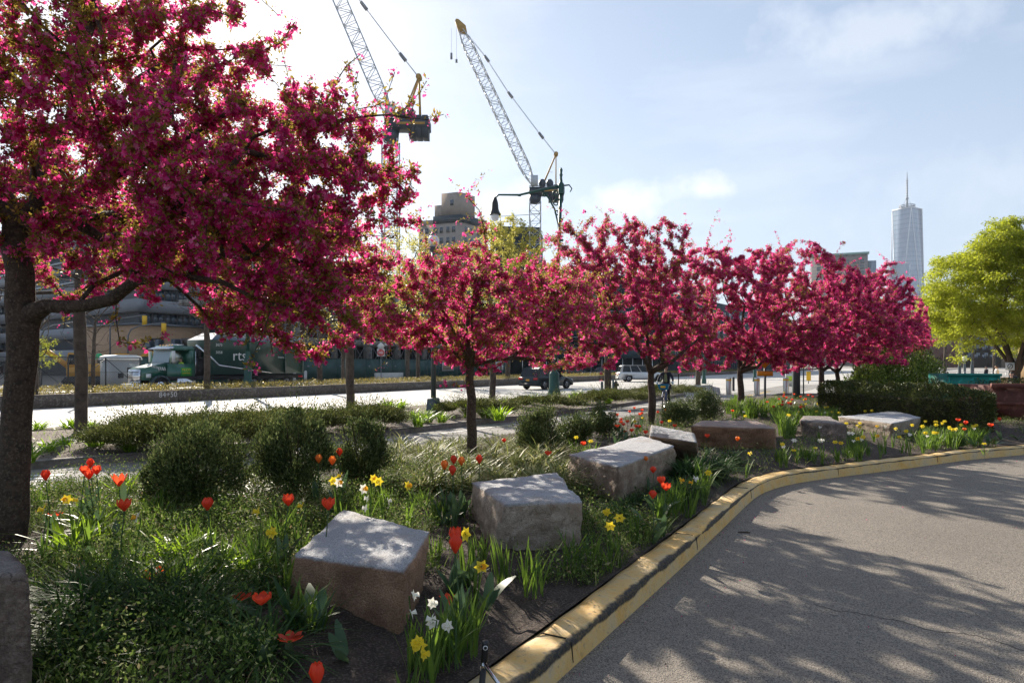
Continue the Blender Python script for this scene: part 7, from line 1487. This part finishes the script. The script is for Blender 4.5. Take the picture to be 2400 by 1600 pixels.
# wind-blown jacket hem
b=MB(); b.add([(-.30,-.12,1.05),(-.36,-.14,.95),(-.62,-.20,.98),(-.50,-.17,1.10),(-.30,-.05,1.12)],[(0,1,2,3,4)]); b.add([(-.30,-.13,1.06),(-.36,-.15,.96),(-.62,-.21,.985)],[(0,1,2)]); b.build('jacket_hem',NAVY,p)
head(p,(-.02,0,1.66),(1,0,-.12))
# standing and walking figures far off
def figure(label,loc,rz,top,legs,h=1.72,lean=0,bend=False):
    p=thing('person',label,'person',loc,rz); k=h/1.72
    S=lambda a:[Vector(v)*k for v in a]
    if bend: sp=[(0,0,.9),(.12,0,1.08),(.28,0,1.2),(.40,0,1.26),(.47,0,1.28)]
    else: sp=[(0,0,.92),(lean*.05,0,1.1),(lean*.1,0,1.28),(lean*.15,0,1.42),(lean*.16,0,1.50)]
    sh=Vector(sp[3])*k; skin('shirt',top,p,S(sp)+[sh+Vector((0,.19,0))*k,sh+Vector((.05,.24,-.28))*k,sh+Vector((.15,.22,-.50))*k,sh+Vector((0,-.19,0))*k,sh+Vector((.02,-.24,-.28))*k,sh+Vector((.10,-.23,-.50))*k],[(0,1),(1,2),(2,3),(3,4),(3,5),(5,6),(6,7),(3,8),(8,9),(9,10)],[(.15,.11),(.14,.10),(.16,.11),(.13,.09),.055,.062,.048,.035,.062,.048,.035],1)
    for s,q in((1,.16),(-1,-.14)): skin('trousers',legs,p,S([(0,s*.02,.93),(0,s*.09,.90),(q*.5,s*.10,.5),(q,s*.10,.09)]),[(0,1),(1,2),(2,3)],[.11,.10,.07,.05],1,1); skin('shoe',IRON,p,S([(q-.05,s*.10,.045),(q+.05,s*.10,.045),(q+.17,s*.10,.035)]),[(0,1),(1,2)],[.04,.045,.03],1,0)
    for s in(1,-1): hand(p,sh+Vector((.12,s*.225,-.52))*k,(.2,0,-1),SKIN,Vector((1,0,0)))
    c=Vector(sp[4])*k+Vector((.02+(.1 if bend else 0),0,.13)); head(p,c,(1,0,-.3 if bend else 0),glasses=False)
figure('site worker in lime hi-vis top beyond the fence near the excavators',on_n(232,63,1.3),R(-90),flat('hi_vis_green',(.05,.55,.25)),JEAN)
figure('person in dark top stooping by the sandy building',px(2384,HV+H/34*FPX,34),R(-150),NAVY,flat('pink_trousers',(.5,.25,.25)),1.6,1,True)
figure('person in white top walking behind the lime tree trunk',px(2336,HV+H/48*FPX,48),R(150),WHITE,JEAN)
figure('person in black sitting-height jacket by the promenade railing',px(2312,HV+H/62*FPX,62),R(180),NAVY,JEAN,1.6)
figure('truck driver in a lime hi-vis vest inside the green cab',Vector(bpy.data.objects['container_truck'].matrix_basis@Vector((X_DRV,.72,.55))),bpy.data.objects['container_truck'].rotation_euler.z,flat('hi_vis_vest',(.45,.75,.03)),JEAN,1.6)
# ================================================ HAZE
if HAZE:
    m,t_,o=newmat('air_haze'); v=nd(t_,'ShaderNodeVolumePrincipled'); v.inputs['Density'].default_value=HAZE; v.inputs['Color'].default_value=(.80,.88,1,1); v.inputs['Anisotropy'].default_value=.3; t_.links.new(v.outputs[0],o.inputs['Volume'])
    b=MB(); b.box(-800,-150,-1.2,2600,2600,560); tag(b.build('haze',m),'thin bluish haze over the far city','haze',kind='stuff')
# ================================================ labels for the flowers and clumps: look, landmark, place in their row
from collections import defaultdict
ORD=['first','second','third','fourth','fifth','sixth','seventh','eighth','ninth','tenth','eleventh','twelfth','thirteenth','fourteenth','fifteenth','sixteenth','seventeenth','eighteenth','nineteenth','twentieth']+['%dth'%i for i in range(21,60)]
ORD[20]='21st';ORD[21]='22nd';ORD[22]='23rd'
dd=defaultdict(list)
for o,look,u,l in FL: dd[(look,l)].append((u,o))
for (look,l),v in dd.items():
    v.sort(key=lambda q:q[0])
    for i,(u,o) in enumerate(v):
        o['label']='%s nearest the %s'%(look,l) if len(v)==1 else '%s, %s from left near the %s'%(look,ORD[i],l)
